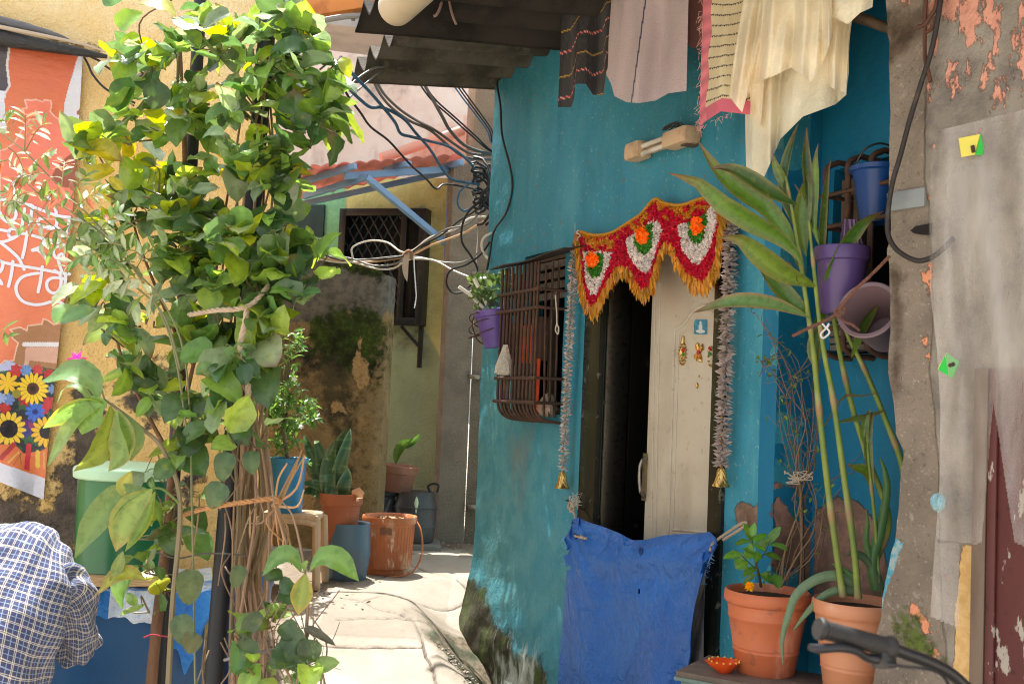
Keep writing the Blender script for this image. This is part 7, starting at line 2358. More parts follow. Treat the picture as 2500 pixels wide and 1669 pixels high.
put(np.hypot(px_ - 130 / 3.265, py_ - 760 - 655 / 3.265) < 11, C3(150, 140, 52))
# stems, ribbons
bot = (py_ > 760 + 1040 / 3.265) & (dark < 0) & (vv < .955)
put(bot, C3(222, 120, 70))
for (x0, y0, x1, y1, wd, c) in ((110, 1060, -60, 1240, 40, (186, 50, 50)), (230, 1070, 210, 1290, 42, (200, 50, 60)), (300, 1120, 300, 1230, 34, (226, 190, 70)), (-150, 1050, -260, 1200, 40, (190, 50, 50)), (150, 1120, 40, 1230, 14, (226, 176, 90)), (350, 1120, 350, 1250, 12, (210, 170, 90)), (100, 1060, -30, 1190, 5, (80, 84, 60)), (190, 1100, 110, 1220, 4, (90, 84, 50)), (160, 1130, 170, 1220, 4, (70, 74, 46))):
    d = sdline(px_, py_, [(x0 / 3.265, 760 + y0 / 3.265), (x1 / 3.265, 760 + y1 / 3.265)])
    put((d < wd / 3.265 * .5) & (py_ > 760 + 1030 / 3.265), C3(*c))
put(py_ > by - 55, C3(224, 122, 72))
put(py_ > by - 47 - (px_ - 0) * .05, C3(216, 216, 228))
ban = thing('banner', YW.px(100, 700, BO), 'orange vinyl banner printed with white script and a sunflower bouquet on the yellow wall', 'banner')
M_vinyl = mat('printed_vinyl', vcol=True, rough=.38, spec=.45, vary=[((.86, .86, .86), 4, .45, .7, .5, (1, 1, 1), 'MULTIPLY')], bump=[(5, .25, .04), (3, .3, .06, (1, 1, 3))])
gridmesh('sheet', X, M_vinyl, ban, colarr=Cc)
# the script, brushed in even strokes
def yo(x, y):
    return .0
def stroke(pts, r=2.3):
    q = [(x, y, 0) for x, y in zz2(pts)]
    q = cr(q, 5) if len(q) > 2 else [Vector(p) for p in q]
    L = []
    for p in q:
        rxx = 202 + (112 - 202) * ((p.y - 122) / 1080)
        j = int(np.clip((.25 + .75 * (p.x + 12) / (rxx + 12)) * (bw_ - 1), 0, bw_ - 1))
        tyy, byy = 112 + p.x * .1, 1176 + p.x * .4
        i = int(np.clip((p.y - tyy) / (byy - tyy) * (bh_ - 1), 0, bh_ - 1))
        L.append(YW.px(p.x, p.y, oo[i, j] + .004))
    return L
lt = MB()
def write(pts, r=3.7):
    L = stroke(pts)
    n = YW.n
    k = r / 2600 * 5.25
    for i, p in enumerate(L):
        pass
    # flat ribbon with round ends
    vs, fs = [], []
    m = len(L)
    for i in range(m):
        t = (L[min(i + 1, m - 1)] - L[max(i - 1, 0)]).normalized()
        s = n.cross(t).normalized()
        vs += [L[i] - s * k, L[i] + s * k]
    fs = [(i * 2, i * 2 + 1, i * 2 + 3, i * 2 + 2) for i in range(m - 1)]
    lt.add(vs, fs, S(226, 226, 238))
    for e in (L[0], L[-1]):
        a1 = n.orthogonal().normalized(); a2 = n.cross(a1)
        lt.add([e + n * .0004] + [e + n * .0004 + (a1 * math.cos(t) + a2 * math.sin(t)) * k for t in np.linspace(0, 2 * math.pi, 11)[:-1]], [(0, j + 1, (j + 1) % 10 + 1) for j in range(10)], S(226, 226, 238))
# line 1
write([(-300, 265), (0, 290), (130, 305), (280, 345), (430, 400), (600, 460), (740, 482)])
write([(300, 60), (240, 40), (180, 70), (140, 140), (150, 240), (240, 330), (330, 350)])
write([(0, 430), (30, 490), (80, 530), (140, 510), (170, 460), (160, 410), (130, 375)])
write([(262, 390), (232, 585)])
write([(345, 360), (312, 600)])
write([(600, 470), (600, 560), (560, 600), (470, 590), (405, 540), (420, 500), (460, 495)])
write([(480, 590), (590, 585), (640, 620), (670, 695)])
write([(480, 230), (540, 300), (590, 400), (600, 460)])
write([(740, 480), (712, 650)])
write([(-260, 290), (-265, 560)]); write([(-180, 420), (-140, 520), (-60, 500), (-60, 420), (-120, 400)])
# line 2
write([(-300, 600), (0, 615), (90, 630)])
write([(210, 650), (290, 660), (440, 700), (560, 730), (680, 775)])
write([(90, 650), (110, 610), (170, 610), (205, 650), (160, 690), (105, 690), (88, 650)])
write([(200, 660), (150, 700), (60, 735), (0, 745), (20, 760), (120, 840), (200, 920), (240, 1000), (258, 1035)])
write([(290, 635), (265, 790), (238, 910)])
write([(455, 715), (470, 750), (440, 790), (335, 835), (400, 830), (460, 880), (505, 945)])
write([(660, 780), (590, 800), (568, 850), (590, 905), (640, 930), (675, 900), (660, 870), (625, 890), (620, 940), (655, 1050)])
write([(-240, 620), (-250, 880)]); write([(-200, 800), (-140, 860), (-80, 800), (-130, 740)])
# line 3
write([(0, 945), (40, 960), (150, 985), (330, 1015), (450, 1035), (600, 1065), (740, 1085)])
write([(0, 940), (30, 970), (20, 1030), (0, 1060)])
write([(138, 950), (120, 1090), (90, 1215)])
write([(0, 1150), (20, 1190)])
write([(450, 1005), (432, 1140), (405, 1275)])
write([(410, 1075), (330, 1085), (230, 1120), (175, 1200), (180, 1290), (240, 1370), (340, 1405), (440, 1405), (540, 1378)])
write([(580, 1045), (640, 1090), (650, 1150), (640, 1230), (600, 1280), (545, 1280), (500, 1230), (505, 1160), (560, 1125), (640, 1125), (700, 1140)])
write([(700, 1090), (690, 1210), (680, 1330)])
write([(612, 1375), (650, 1390), (700, 1425)])
write([(-220, 960), (-235, 1230)]); write([(-300, 920), (0, 945)]); write([(-180, 1060), (-110, 1140), (-40, 1100), (-80, 1030)])
lt.build('lettering', mat('white_print', vcol=True, rough=.4), ban, smooth=False)
# rolled black sheeting along its top, with a pale batten
mb = MB()
tube(mb, [YW.px(x, y, .11) for x, y in ((-500, -25), (-200, 48), (0, 92), (110, 112), (200, 128), (262, 139))], [.045, .045, .042, .032, .022, .010], 14, sm=5)
rb = mb.build('rolled_sheeting', mat('black_sheeting', S(42, 42, 44), rough=.4, bump=[(14, .8, .02, (1, 1, 3))]))
tag(rb, 'rolled black sheeting fixed along the top of the orange banner', 'sheeting')
mb = MB()
tube(mb, [YW.px(x, y, .145) for x, y in ((-500, -52), (-200, 22), (0, 66), (110, 88), (200, 108), (258, 126))], [.012, .012, .011, .009, .007, .005], 8, sm=4)
mb.build('pale_batten', mat('pale_batten', S(176, 160, 140), rough=.6), rb)
mb = MB()
tube(mb, [YW.px(x, y, .10) for x, y in ((-500, -70), (-200, 2), (0, 52), (90, 74), (150, 92), (178, 106))], [.028, .028, .026, .02, .014, .006], 10, sm=4, jit=.1)
mb.build('grey_fold', mat('grey_fold', S(96, 96, 100), rough=.45, bump=[(12, .7, .02)]), rb)
for i, pts in enumerate(([(202, 134), (215, 158), (228, 185), (262, 220), (330, 252)], [(210, 134), (240, 148), (262, 165), (330, 205), (420, 250), (460, 300)])):
    mb = MB(); tube(mb, [YW.px(x, y, .06) for x, y in pts], .006, 7, sm=5)
    tag(mb.build('cable', M_c['black']), ('thin black wire drooping steeply beside the banner corner', 'thin black wire running from the banner corner behind the leaves')[i], 'cable', 'wires at the banner')

# ================================================================== blue table with tarp, plank and green bucket
TBZ = 1.6 - (1418 - 938) / 2600 * 4.75
bt = thing('blue_table', P(330, 1600, 4.75), 'deep blue painted counter draped with a blue tarpaulin, its sun glare painted white', 'counter')
bt.location.z = 0
fl_a, fl_b = P(40, 1440, 4.55), P(506, 1440, 4.78)
dx_ = Vector((fl_b.x - fl_a.x, fl_b.y - fl_a.y, 0)); Lx = dx_.length; dx_.normalize(); dyv = Vector((-dx_.y, dx_.x, 0))
RT = Matrix((dx_, dyv, Vector((0, 0, 1)))).transposed()
M_bcount = mat('deep_blue_paint', S(14, 76, 122), rough=.42, spec=.45, vary=[(S(10, 62, 104), 2.4, .4, .66, .8), (S(110, 84, 66), 7, .66, .78, .7, (2, 2, .3)), (S(160, 180, 190), 60, .7, .76, .4)], bump=[(6, .12, .02)])
ctr = fl_a + dx_ * Lx / 2 + dyv * .24
mb = MB(); box(mb, (ctr.x, ctr.y, (TBZ - .02) / 2), (Lx, .48, TBZ - .02), RT, .015); mb.build('body', M_bcount, bt)
M_tarp2 = mat('sunlit_blue_tarpaulin', S(58, 128, 206), rough=.4, spec=.4, transl=.2, layers=[('white', (S(224, 230, 236), S(200, 214, 232)), .6, 12, .12)], vary=[(S(30, 100, 186), 5, .45, .66, .7)], bump=[(16, 1.0, .03), (40, .6, .01)])  # the white layer paints blown-out sunlight on the blue cloth
nu, nv = 110, 46
u = np.linspace(0, 1, nu); v = np.linspace(0, 1, nv)
X = np.zeros((nv, nu, 3)); sun_white = np.zeros((nv, nu))
hang = lambda a: float(np.interp(a, [0, .30, .45, .62, .66, .70, .76, .80, .84, .875, .90, .95, 1], [.10, .10, .11, .135, .13, .16, .21, .25, .30, .38, .31, .18, .10]))
for j, b in enumerate(v):
    for i, a in enumerate(u):
        xx = -.03 + (Lx + .06) * a
        if b < .45:
            yy = .50 * (1 - b / .45); zz = TBZ + .004 + .006 * math.sin(a * 30 + b * 9) * math.sin(b * 12 + a * 5) + .004
            q = fl_a + dx_ * xx + dyv * yy
        else:
            k = (b - .45) / .55
            h = hang(a) * (1 + .06 * math.sin(a * 43) + .03 * math.sin(a * 97))
            yy = -.012 - .035 * math.sin(k * 2.2) * (1 + .7 * math.sin(a * 21)) - .02 * k
            zz = TBZ + .008 - h * k
            q = fl_a + dx_ * xx + dyv * yy
        X[j, i] = (q.x, q.y, zz)
        sun_white[j, i] = .8 if (.48 < a < .70 and b > .5) or (b < .3 and a > .4) else (.5 if b < .5 else .2)
gridmesh('tarpaulin', X, M_tarp2, bt, attrs={'white': sun_white})
# plank
def top_at(x, y, z):
    return PZ(x, y, z)
pk0, pk1 = PZ(150, 1424, TBZ + .02), PZ(330, 1424, TBZ + .02)
mb = MB(); c = fl_a + dx_ * .30 + dyv * .17
c = Vector((P(250, 1415, 4.74).x, 4.74, TBZ + .043))
box(mb, c, (.62, .22, .058), RT, .006)
pk = mb.build('plank', mat('split_timber', S(206, 176, 132), rough=.85, vary=[(S(176, 144, 104), 6, .42, .66, .8, (.5, .5, 3)), (S(120, 88, 58), 12, .58, .72, .9, (.4, .4, 6))], bump=[(14, .9, .02, (.3, .3, 4)), (40, .4, .006)]))
tag(pk, 'thick cracked timber plank under the green bucket', 'plank')
gk = Vector((P(285, 1400, 4.74).x, 4.76, TBZ + .074)); k_ = 4.74 / 2600
gbk = thing('lidded_bucket', gk, 'tall green bucket with a pale mint lid standing on the plank', 'bucket')
Hg = 228 * k_
mb = MB(); lathe(mb, [(0, 0), (98 * k_, 0), (102 * k_, .006), (104 * k_, Hg * .4), (106 * k_, Hg), (100 * k_, Hg)], gk, 56); mb.build('body', mat('speckled_green_plastic', S(36, 108, 62), rough=.28, spec=.5, vary=[(S(24, 86, 60), 2, .4, .66, .7), (S(200, 214, 206), 70, .73, .76, .8), (S(120, 90, 50), 6, .64, .78, .4, (2, 2, .3))]), gbk)
mb = MB(); lathe(mb, [(112 * k_, Hg * .955), (117 * k_, Hg * .97), (118 * k_, Hg * 1.05), (115 * k_, Hg * 1.075), (100 * k_, Hg * 1.10), (60 * k_, Hg * 1.125), (0, Hg * 1.13)], gk, 56, wob=.004); mb.build('lid', mat('mint_lid', S(176, 212, 176), rough=.45, vary=[(S(206, 226, 200), 4, .45, .68, .7), (S(150, 176, 140), 12, .62, .76, .5)], bump=[(10, .2, .01)]), gbk)

# ================================================================== poles
M_pole = mat('black_pole_paint', S(40, 42, 48), rough=.5, spec=.4, vary=[(S(66, 66, 70), 9, .5, .7, .6, (1, 1, .2)), (S(90, 72, 62), 22, .66, .78, .5)], bump=[(20, .15, .004)])
def pole(label, a, b, r):
    mb = MB(); tube(mb, [a, a.lerp(b, .5), b], r, 18)
    return tag(mb.build('pole', M_pole), label, 'pole')
pA_b = PZ(395, 1720, .55) if False else P(392, 1740, 3.85)
pA_t = P(497, -140, 3.95)
zt_g = lambda p: Vector((p.x, p.y, 0))
pA0 = pA_b + (pA_b - pA_t) * .35; pole('thinner black pole standing in the shrub at the left', pA0, pA_t, .0235)
pB_b, pB_t = P(520, 1669, 3.55), P(668, -120, 3.8)
pB0 = pB_b + (pB_b - pB_t) * .35; pole('thick black leaning pole wrapped in climbing vines', pB0, pB_t, .031)
# thin brown trunk beside pole A
M_bark = mat('thin_bark', S(120, 88, 66), rough=.85, vary=[(S(84, 60, 46), 10, .45, .66, .8, (1, 1, .3)), (S(160, 128, 100), 30, .6, .74, .6)], bump=[(50, .7, .006)])
# ================================================================== plants at the left
GREENS = [(.115, .215, .055), (.165, .29, .06), (.07, .145, .048), (.23, .36, .06), (.16, .24, .115), (.052, .112, .036)]
YEL = [(.30, .38, .03), (.38, .36, .03), (.22, .34, .03)]
PALE = [(.28, .36, .20), (.22, .32, .14)]


def pick(py, pyel, ppale):
    r = random.random()
    if r < pyel: return jit(random.choice(YEL), .2)
    if r < pyel + ppale: return jit(random.choice(PALE), .2)
    return jit(random.choice(GREENS), .4, .15)


def cluster(lf, st, cx, cy, rx, ry, Y, n, Lpx, shape, pyel=.08, ppale=.08, dY=.25, droop=.5, face=.38, wr=.72, twig=None, size_v=.5, stemcol=(.17, .13, .07)):
    """leaves on twigs filling one ellipse of the crown; sizes are in picture units at the distance Y"""
    k = Y / 2600
    hub = twig or (cx, cy + ry * .6)
    hubp = P(hub[0], hub[1], Y)
    nt = max(3, n // 6)
    for t in range(nt):
        a = random.uniform(0, 6.28); rr = math.sqrt(random.random())
        e = P(cx + rx * rr * math.cos(a), cy + ry * rr * math.sin(a), Y + random.uniform(-dY, dY))
        midp = hubp.lerp(e, .55) + rv(.03) + Vector((0, 0, .02))
        if st is not None:
            tube(st, [hubp.lerp(e, .25), midp, e], [.0038, .0026, .0014], 5, jit(stemcol, .3), sm=3)
        path = cr([hubp.lerp(e, .25), midp, e], 6)
        m = max(1, round(n / nt))
        for i in range(m):
            f = .45 + .55 * (i + 1) / m
            q = path[min(len(path) - 1, int(f * (len(path) - 1)))]
            out = (path[-1] - path[max(0, len(path) - 5)]).normalized()
            d = (out * .6 + rv(.6) + Vector((0, -.3, .05 - .2 * droop))).normalized()
            up = Vector((random.gauss(0, .45), -face + random.gauss(0, .45), .95 + random.gauss(0, .3)))
            L = Lpx * .88 * k * random.uniform(1 - size_v, 1 + size_v)
            c = pick(cy, pyel, ppale)
            tipc = None
            if random.random() < .08: tipc = (.16, .09, .03)
            leaf(lf, q + rv(.006), d, up, L, L * wr * random.uniform(.75, 1.15), c, random.choice((shape, shape, 'ovate', 'round')), droop=droop * random.uniform(-.6, 2.0), fold=random.uniform(.0, .6), tip=tipc, wave=random.uniform(.02, .08), rows=7)


def wiggle(pts, Y, amp=.012, k=5):
    return [P(p[0], p[1], (p[2] if len(p) > 2 else Y)) + rv(amp) for p in pts]


# ---- climbing vine on the thick pole
vine = thing('climbing_vine', PZ(560, 1900, 0.0), 'dense heart-leaved climbing vine smothering the thick leaning pole', 'plant')
random.seed(21)
bund = MB()
for k in range(26):
    x0 = 560 + random.uniform(0, 92)
    xm = 585 + random.uniform(-12, 75)
    xt = 590 + random.uniform(-40, 70)
    Yb = 3.6 + random.uniform(-.08, .16)
    pts = [P(x0 + random.uniform(-25, 25), 1900, Yb), P(x0, 1640, Yb), P(x0 * .6 + xm * .4 + random.uniform(-8, 8), 1450, Yb), P(xm + random.uniform(-8, 8), 1250, Yb), P(xm * .5 + xt * .5 + random.uniform(-12, 12), 1050, Yb + .03), P(xt, 880, Yb + .05)]
    if k % 2 == 0:
        pts += [P(xt + random.uniform(-20, 40), 650, Yb + .08), P(xt + 30 + random.uniform(-20, 40), 400, Yb + .1), P(640 + random.uniform(-40, 60), 120, Yb + .15)]
    tube(bund, pts, [random.uniform(.005, .0095), random.uniform(.004, .008), .004], 6, jit((.30, .20, .125) if k % 3 else (.22, .15, .08), .3), sm=5, jit=.1)
for k in range(16):
    x0, y0 = random.uniform(480, 660), random.uniform(1050, 1600)
    tube(bund, [P(x0, y0, 3.45), P(x0 + random.uniform(-40, 40), y0 + random.uniform(40, 90), 3.4), P(x0 + random.uniform(-60, 60), y0 + random.uniform(90, 200), 3.45)], [.003, .002], 5, jit((.24, .16, .10), .3), sm=4)
bund.build('vines', M_stem, vine)
lf, st = MB(), MB()
random.seed(33)
V = [(560, 70, 150, 90, 3.62, 62, 66, .12, .10), (740, 70, 90, 80, 3.62, 34, 76, .06, .10), (790, 150, 50, 60, 3.62, 12, 84, .25, .05), (700, 190, 110, 90, 3.6, 40, 78, .04, .06), (760, 300, 90, 60, 3.6, 34, 76, .04, .04), (820, 300, 40, 60, 3.6, 12, 86, .0, .04), (620, 250, 90, 80, 3.58, 34, 72, .10, .14), (690, 420, 90, 80, 3.58, 36, 74, .08, .16), (590, 400, 110, 100, 3.55, 46, 70, .12, .14), (650, 560, 110, 90, 3.55, 46, 74, .07, .12), (560, 560, 90, 90, 3.52, 36, 70, .10, .14), (700, 690, 80, 70, 3.55, 34, 84, .0, .06), (620, 700, 100, 80, 3.5, 44, 80, .03, .08), (760, 640, 40, 60, 3.55, 12, 70, .0, .05), (600, 820, 90, 70, 3.5, 34, 84, .02, .06), (660, 860, 50, 70, 3.5, 16, 78, .0, .06), (530, 760, 60, 90, 3.5, 24, 84, .06, .08), (560, 940, 70, 60, 3.48, 16, 84, .02, .04), (600, 1050, 60, 60, 3.48, 8, 76, .0, .05), (430, 1080, 90, 70, 3.55, 20, 76, .02, .04)]
for (cx, cy, rx, ry, Y, n, L, py_l, pp) in V:
    cluster(lf, st, cx, cy, rx, ry, Y, int(n * 1.15), L, 'heart', py_l, pp, wr=.80)
# a few leaves one can tell apart
def one(x, y, dx, dy, W, col, Y=3.4, shape='heart', up=(0, -.9, .5), tip=None, edge=None, droop=.4, fold=.25):
    a, b = P(x, y, Y), P(x + dx, y + dy, Y - .01)
    leaf(lf, a, b - a, Vector(up) + rv(.12), (b - a).length, W / 2600 * Y, col, shape, droop=droop, fold=fold, tip=tip, edge=edge, rows=9, wave=.03)
one(530, 870, 65, 50, 84, (.13, .26, .05), 3.36); one(520, 850, -90, 20, 66, (.10, .22, .04), 3.38); one(505, 1038, -80, 45, 56, (.10, .18, .06), 3.38)
one(640, 855, 10, 65, 74, (.06, .11, .03), 3.4); one(560, 1105, -25, 70, 56, (.06, .12, .04), 3.36); one(615, 1100, 0, 58, 44, (.06, .12, .04), 3.36); one(545, 1180, -35, 60, 60, (.07, .13, .05), 3.36)
one(470, 1390, -14, 88, 66, (.07, .11, .03), 3.36); one(440, 1500, 16, 80, 56, (.07, .12, .05), 3.34); one(480, 1545, -24, 50, 50, (.09, .10, .03), 3.34)
one(290, 70, 50, -45, 70, (.20, .36, .05), 3.6); one(560, 30, -70, 30, 50, (.12, .17, .10), 3.3); one(285, 10, -20, -30, 60, (.08, .18, .07), 3.5)
one(340, 90, -55, 20, 40, (.24, .38, .05), 3.6)
lf.build('foliage', M_leaf, vine); st.build('twig_vines', M_stem, vine)

# ---- shrub on the thinner pole
shrub = thing('flowering_shrub', PZ(380, 1900, 0.0), 'tall sunlit shrub with broad yellow-green leaves around the thinner pole', 'plant')
random.seed(44)
tr = MB()
tube(tr, [P(360, 1900, 3.78), P(372, 1640, 3.78), P(395, 1420, 3.8), P(412, 1250, 3.8), P(430, 1080, 3.82), P(445, 850, 3.85), P(455, 600, 3.85), P(450, 350, 3.85), P(440, 120, 3.85)], [.022, .019, .017, .013, .010, .006], 9, (.26, .17, .11), sm=6, jit=.06)
tube(tr, [P(425, 1130, 3.8), P(360, 1010, 3.75), P(300, 880, 3.75), P(270, 760, 3.75)], [.009, .006, .004], 7, (.22, .15, .10), sm=5)
tube(tr, [P(430, 1090, 3.8), P(470, 900, 3.7), P(520, 700, 3.75), P(560, 450, 3.8)], [.009, .006, .004], 7, (.22, .15, .10), sm=5)
tube(tr, [P(445, 850, 3.85), P(380, 700, 3.8), P(330, 560, 3.8), P(300, 400, 3.8)], [.007, .005, .003], 7, (.22, .15, .10), sm=5)
tube(tr, [P(450, 330, 3.85), P(400, 240, 3.8), P(340, 170, 3.8), P(300, 120, 3.8)], [.006, .004, .002], 7, (.22, .15, .10), sm=5)
tube(tr, [P(450, 300, 3.85), P(380, 180, 3.8), P(340, 60, 3.8), P(420, 0, 3.8), P(470, -40, 3.8)], [.004, .003, .002], 6, (.22, .15, .10), sm=5)
tr.build('trunk', M_bark, shrub)
lf, st = MB(), MB()
V = [(330, 170, 90, 60, 3.75, 26, 82, .22, .08), (330, 250, 60, 40, 3.75, 9, 92, .0, .0), (440, 180, 80, 90, 3.8, 30, 70, .12, .16), (480, 300, 100, 60, 3.75, 34, 72, .20, .18), (330, 320, 90, 60, 3.72, 26, 76, .18, .22), (270, 390, 80, 60, 3.72, 18, 88, .45, .12), (400, 440, 120, 80, 3.7, 46, 76, .25, .18), (480, 520, 90, 90, 3.7, 36, 76, .20, .14), (320, 520, 110, 60, 3.7, 32, 68, .14, .20), (400, 640, 110, 80, 3.7, 40, 72, .10, .14), (280, 640, 90, 60, 3.7, 24, 66, .10, .16), (480, 700, 90, 80, 3.65, 34, 80, .08, .10), (350, 760, 110, 60, 3.68, 26, 76, .06, .16), (230, 740, 60, 50, 3.68, 10, 78, .05, .16), (440, 830, 90, 60, 3.6, 24, 84, .05, .10), (350, 880, 70, 60, 3.65, 14, 80, .02, .06), (420, 960, 90, 60, 3.6, 22, 80, .0, .05), (300, 820, 50, 50, 3.65, 8, 76, .05, .1)]
for (cx, cy, rx, ry, Y, n, L, py_l, pp) in V:
    cluster(lf, st, cx, cy, rx, ry, Y, int(n * 1.15), L, 'ovate', py_l, pp, wr=.66, droop=.4)
one2 = one
def one(x, y, dx, dy, W, col, Y=3.5, shape='ovate', **kw):
    one2(x, y, dx, dy, W, col, Y, shape, **kw)
for a in ((270, 355, -92, 20, 46, (.40, .42, .03)), (290, 340, -30, 60, 44, (.36, .40, .03)), (280, 415, -90, 20, 50, (.42, .38, .03)), (320, 190, -40, 75, 70, (.05, .13, .02)), (390, 200, -15, 65, 66, (.03, .07, .015)), (230, 755, -92, 25, 42, (.12, .25, .10)), (330, 790, -80, 20, 44, (.10, .22, .09)), (250, 690, -90, 45, 40, (.26, .36, .03))):
    one(*a)
# small glossy leaves low on the trunk
for (cx, cy, n) in ((380, 1300, 7), (360, 1390, 7), (400, 1250, 5), (420, 1420, 4), (430, 1300, 4), (440, 1210, 4), (350, 1480, 4), (390, 1140, 4)):
    cluster(lf, st, cx, cy, 48, 40, 3.62, n, 74, 'ovate', .02, .02, dY=.08, wr=.74, twig=(cx + 20, cy + 20))
lf.build('foliage', M_leaf, shrub); st.build('twig_vines', M_stem, shrub)

# ---- long-leaved plant low at the left, with a pink flower
bl = thing('broadleaf_plant', PZ(330, 1900, 0.0), 'plant with long drooping pale green leaves in front of the green bucket', 'plant')
random.seed(5)
lf, st = MB(), MB()
tube(st, [P(400, 1900, 3.4), P(420, 1500, 3.4), P(440, 1230, 3.4), P(400, 1100, 3.38), P(340, 1040, 3.36), P(290, 1000, 3.35), P(255, 975, 3.35)], [.010, .008, .006, .004], 7, (.20, .16, .09), sm=6)
tube(st, [P(440, 1230, 3.4), P(400, 1195, 3.36), P(370, 1190, 3.34)], [.005, .003], 6, (.16, .22, .06), sm=4)
tube(st, [P(255, 975, 3.35), P(240, 930, 3.36), P(200, 900, 3.38)], [.003, .002], 5, (.16, .22, .06), sm=4)
def LL(pts, W, col, Y=3.32, edge=None, tip=None, tilt=0.0, fold=.22, wave=.02):
    sp = [P(p[0], p[1], Y + (p[2] if len(p) > 2 else 0)) for p in pts]
    side = None
    if tilt:
        t = (sp[-1] - sp[0]).normalized(); side = Matrix.Rotation(tilt, 3, t) @ t.cross(CAM - sp[0]).normalized()
    ribbon(lf, sp, W / 2600 * Y, 'lance', side=side, fold=fold, col=col, edge=edge, tip=tip, wave=wave, rows=11)
PG = (.15, .27, .07)
LL([(240, 975), (225, 930), (180, 905), (125, 925), (100, 930)], 72, (.15, .27, .10), tilt=.5)
LL([(255, 985), (215, 985), (160, 1010), (105, 1045)], 52, (.13, .26, .06), tilt=-.4, edge=(.3, .36, .05))
LL([(262, 985), (240, 990), (215, 1020), (200, 1060)], 84, (.16, .30, .06), tilt=.3)
LL([(250, 990), (190, 1020), (150, 1080), (115, 1140)], 52, (.22, .32, .09), tilt=.8)
LL([(270, 990), (265, 1050), (235, 1110), (180, 1150)], 72, (.16, .22, .04), tilt=-.6)
LL([(285, 1000), (300, 1050), (295, 1110), (265, 1150)], 68, (.17, .27, .07), tilt=.4, edge=(.28, .28, .06))
LL([(290, 1005), (320, 1050), (330, 1080), (318, 1125)], 50, (.12, .20, .04), tilt=-.3)
LL([(360, 1195), (290, 1210), (230, 1280), (182, 1362)], 76, (.13, .22, .06), tilt=.4)
LL([(370, 1195), (330, 1230), (300, 1290), (283, 1345)], 84, (.18, .28, .07), tilt=-.1, edge=(.30, .30, .07), tip=(.3, .26, .08))
LL([(378, 1200), (360, 1260), (330, 1310), (305, 1345)], 44, (.13, .22, .03), tilt=.7, edge=(.3, .3, .05))
LL([(320, 1150), (310, 1170), (300, 1190), (315, 1215)], 36, (.32, .34, .06))
LL([(300, 1345), (285, 1390), (268, 1420)], 30, (.15, .22, .06), tip=(.2, .12, .05))
LL([(355, 1415), (320, 1400), (280, 1405), (260, 1430), (235, 1450)], 48, (.24, .27, .03), tilt=.6, edge=(.30, .22, .05), wave=.06, tip=(.3, .22, .04))
LL([(240, 1015), (200, 950), (160, 945), (140, 985)], 26, (.18, .28, .12), tilt=.9)
lf.build('leaves', M_leaf, bl); st.build('stem', M_stem, bl)
fl_ = MB()
fc = P(190, 880, 3.38)
for j in range(7):
    th = 2 * math.pi * j / 7 + .3
    d = Vector((math.cos(th), -.35, math.sin(th)))
    leaf(fl_, fc, d, (0, -1, .25), .034, .014, jit((.72, .07, .26), .15), 'lance', rows=5, wave=.01)
for j in range(6):
    leaf(fl_, fc + Vector((0, -.004, 0)), Vector((random.uniform(-.5, .5), -1, random.uniform(-.5, .5))), (0, 0, 1), .012, .005, (.8, .5, .45), 'lance', rows=3)
fl_.build('flower', M_leaf, bl)

# ---- slender rose-like shrub reaching in from the left
ro = thing('slender_shrub', PZ(60, 2100, 0.0), 'slender arching shrub with small pale leaves and reddish tips before the banner', 'plant')
random.seed(9)
lf, st = MB(), MB()
mains = [[(480, 1900), (470, 1300), (455, 900), (400, 740), (330, 660), (250, 560), (150, 460), (60, 370), (0, 322), (-60, 270)],
         [(462, 1100), (430, 880), (380, 740), (280, 600), (180, 520), (90, 470), (20, 390)],
         [(440, 900), (400, 770), (320, 690), (230, 610), (140, 560), (60, 500), (-40, 470)]]
for m in mains:
    pts = [P(x, y, 3.3 + .0002 * x) for x, y in m]
    tube(st, pts, [.004, .0035, .003, .0025, .0015], 6, (.17, .17, .08), sm=6)
def sprig(x0, y0, x1, y1, n, red=.2, Lp=38, pale=.5):
    Y = 3.28 + random.uniform(-.05, .1)
    a, b = P(x0, y0, Y), P(x1, y1, Y + random.uniform(-.06, .06))
    mid = a.lerp(b, .5) + Vector((0, 0, .015))
    tube(st, [a, mid, b], [.002, .001], 5, jit((.24, .20, .06), .3), sm=4)
    path = cr([a, mid, b], 8)
    for i in range(n):
        q = path[int((.25 + .75 * i / max(1, n - 1)) * (len(path) - 1))]
        t = (b - a).normalized()
        s = t.cross(Vector((0, -1, .3))).normalized() * (1 if i % 2 else -1)
        d = (t * .55 + s * .8 + rv(.25)).normalized()
        c = jit((.46, .20, .10), .25) if random.random() < red else (jit((.36, .42, .28), .2) if random.random() < pale else jit((.14, .24, .06), .3))
        leaf(lf, q, d, Vector((0, -.5, .8)) + rv(.4), Lp / 2600 * Y * random.uniform(.6, 1.3), Lp * .36 / 2600 * Y, c, 'lance', rows=5, droop=.3)
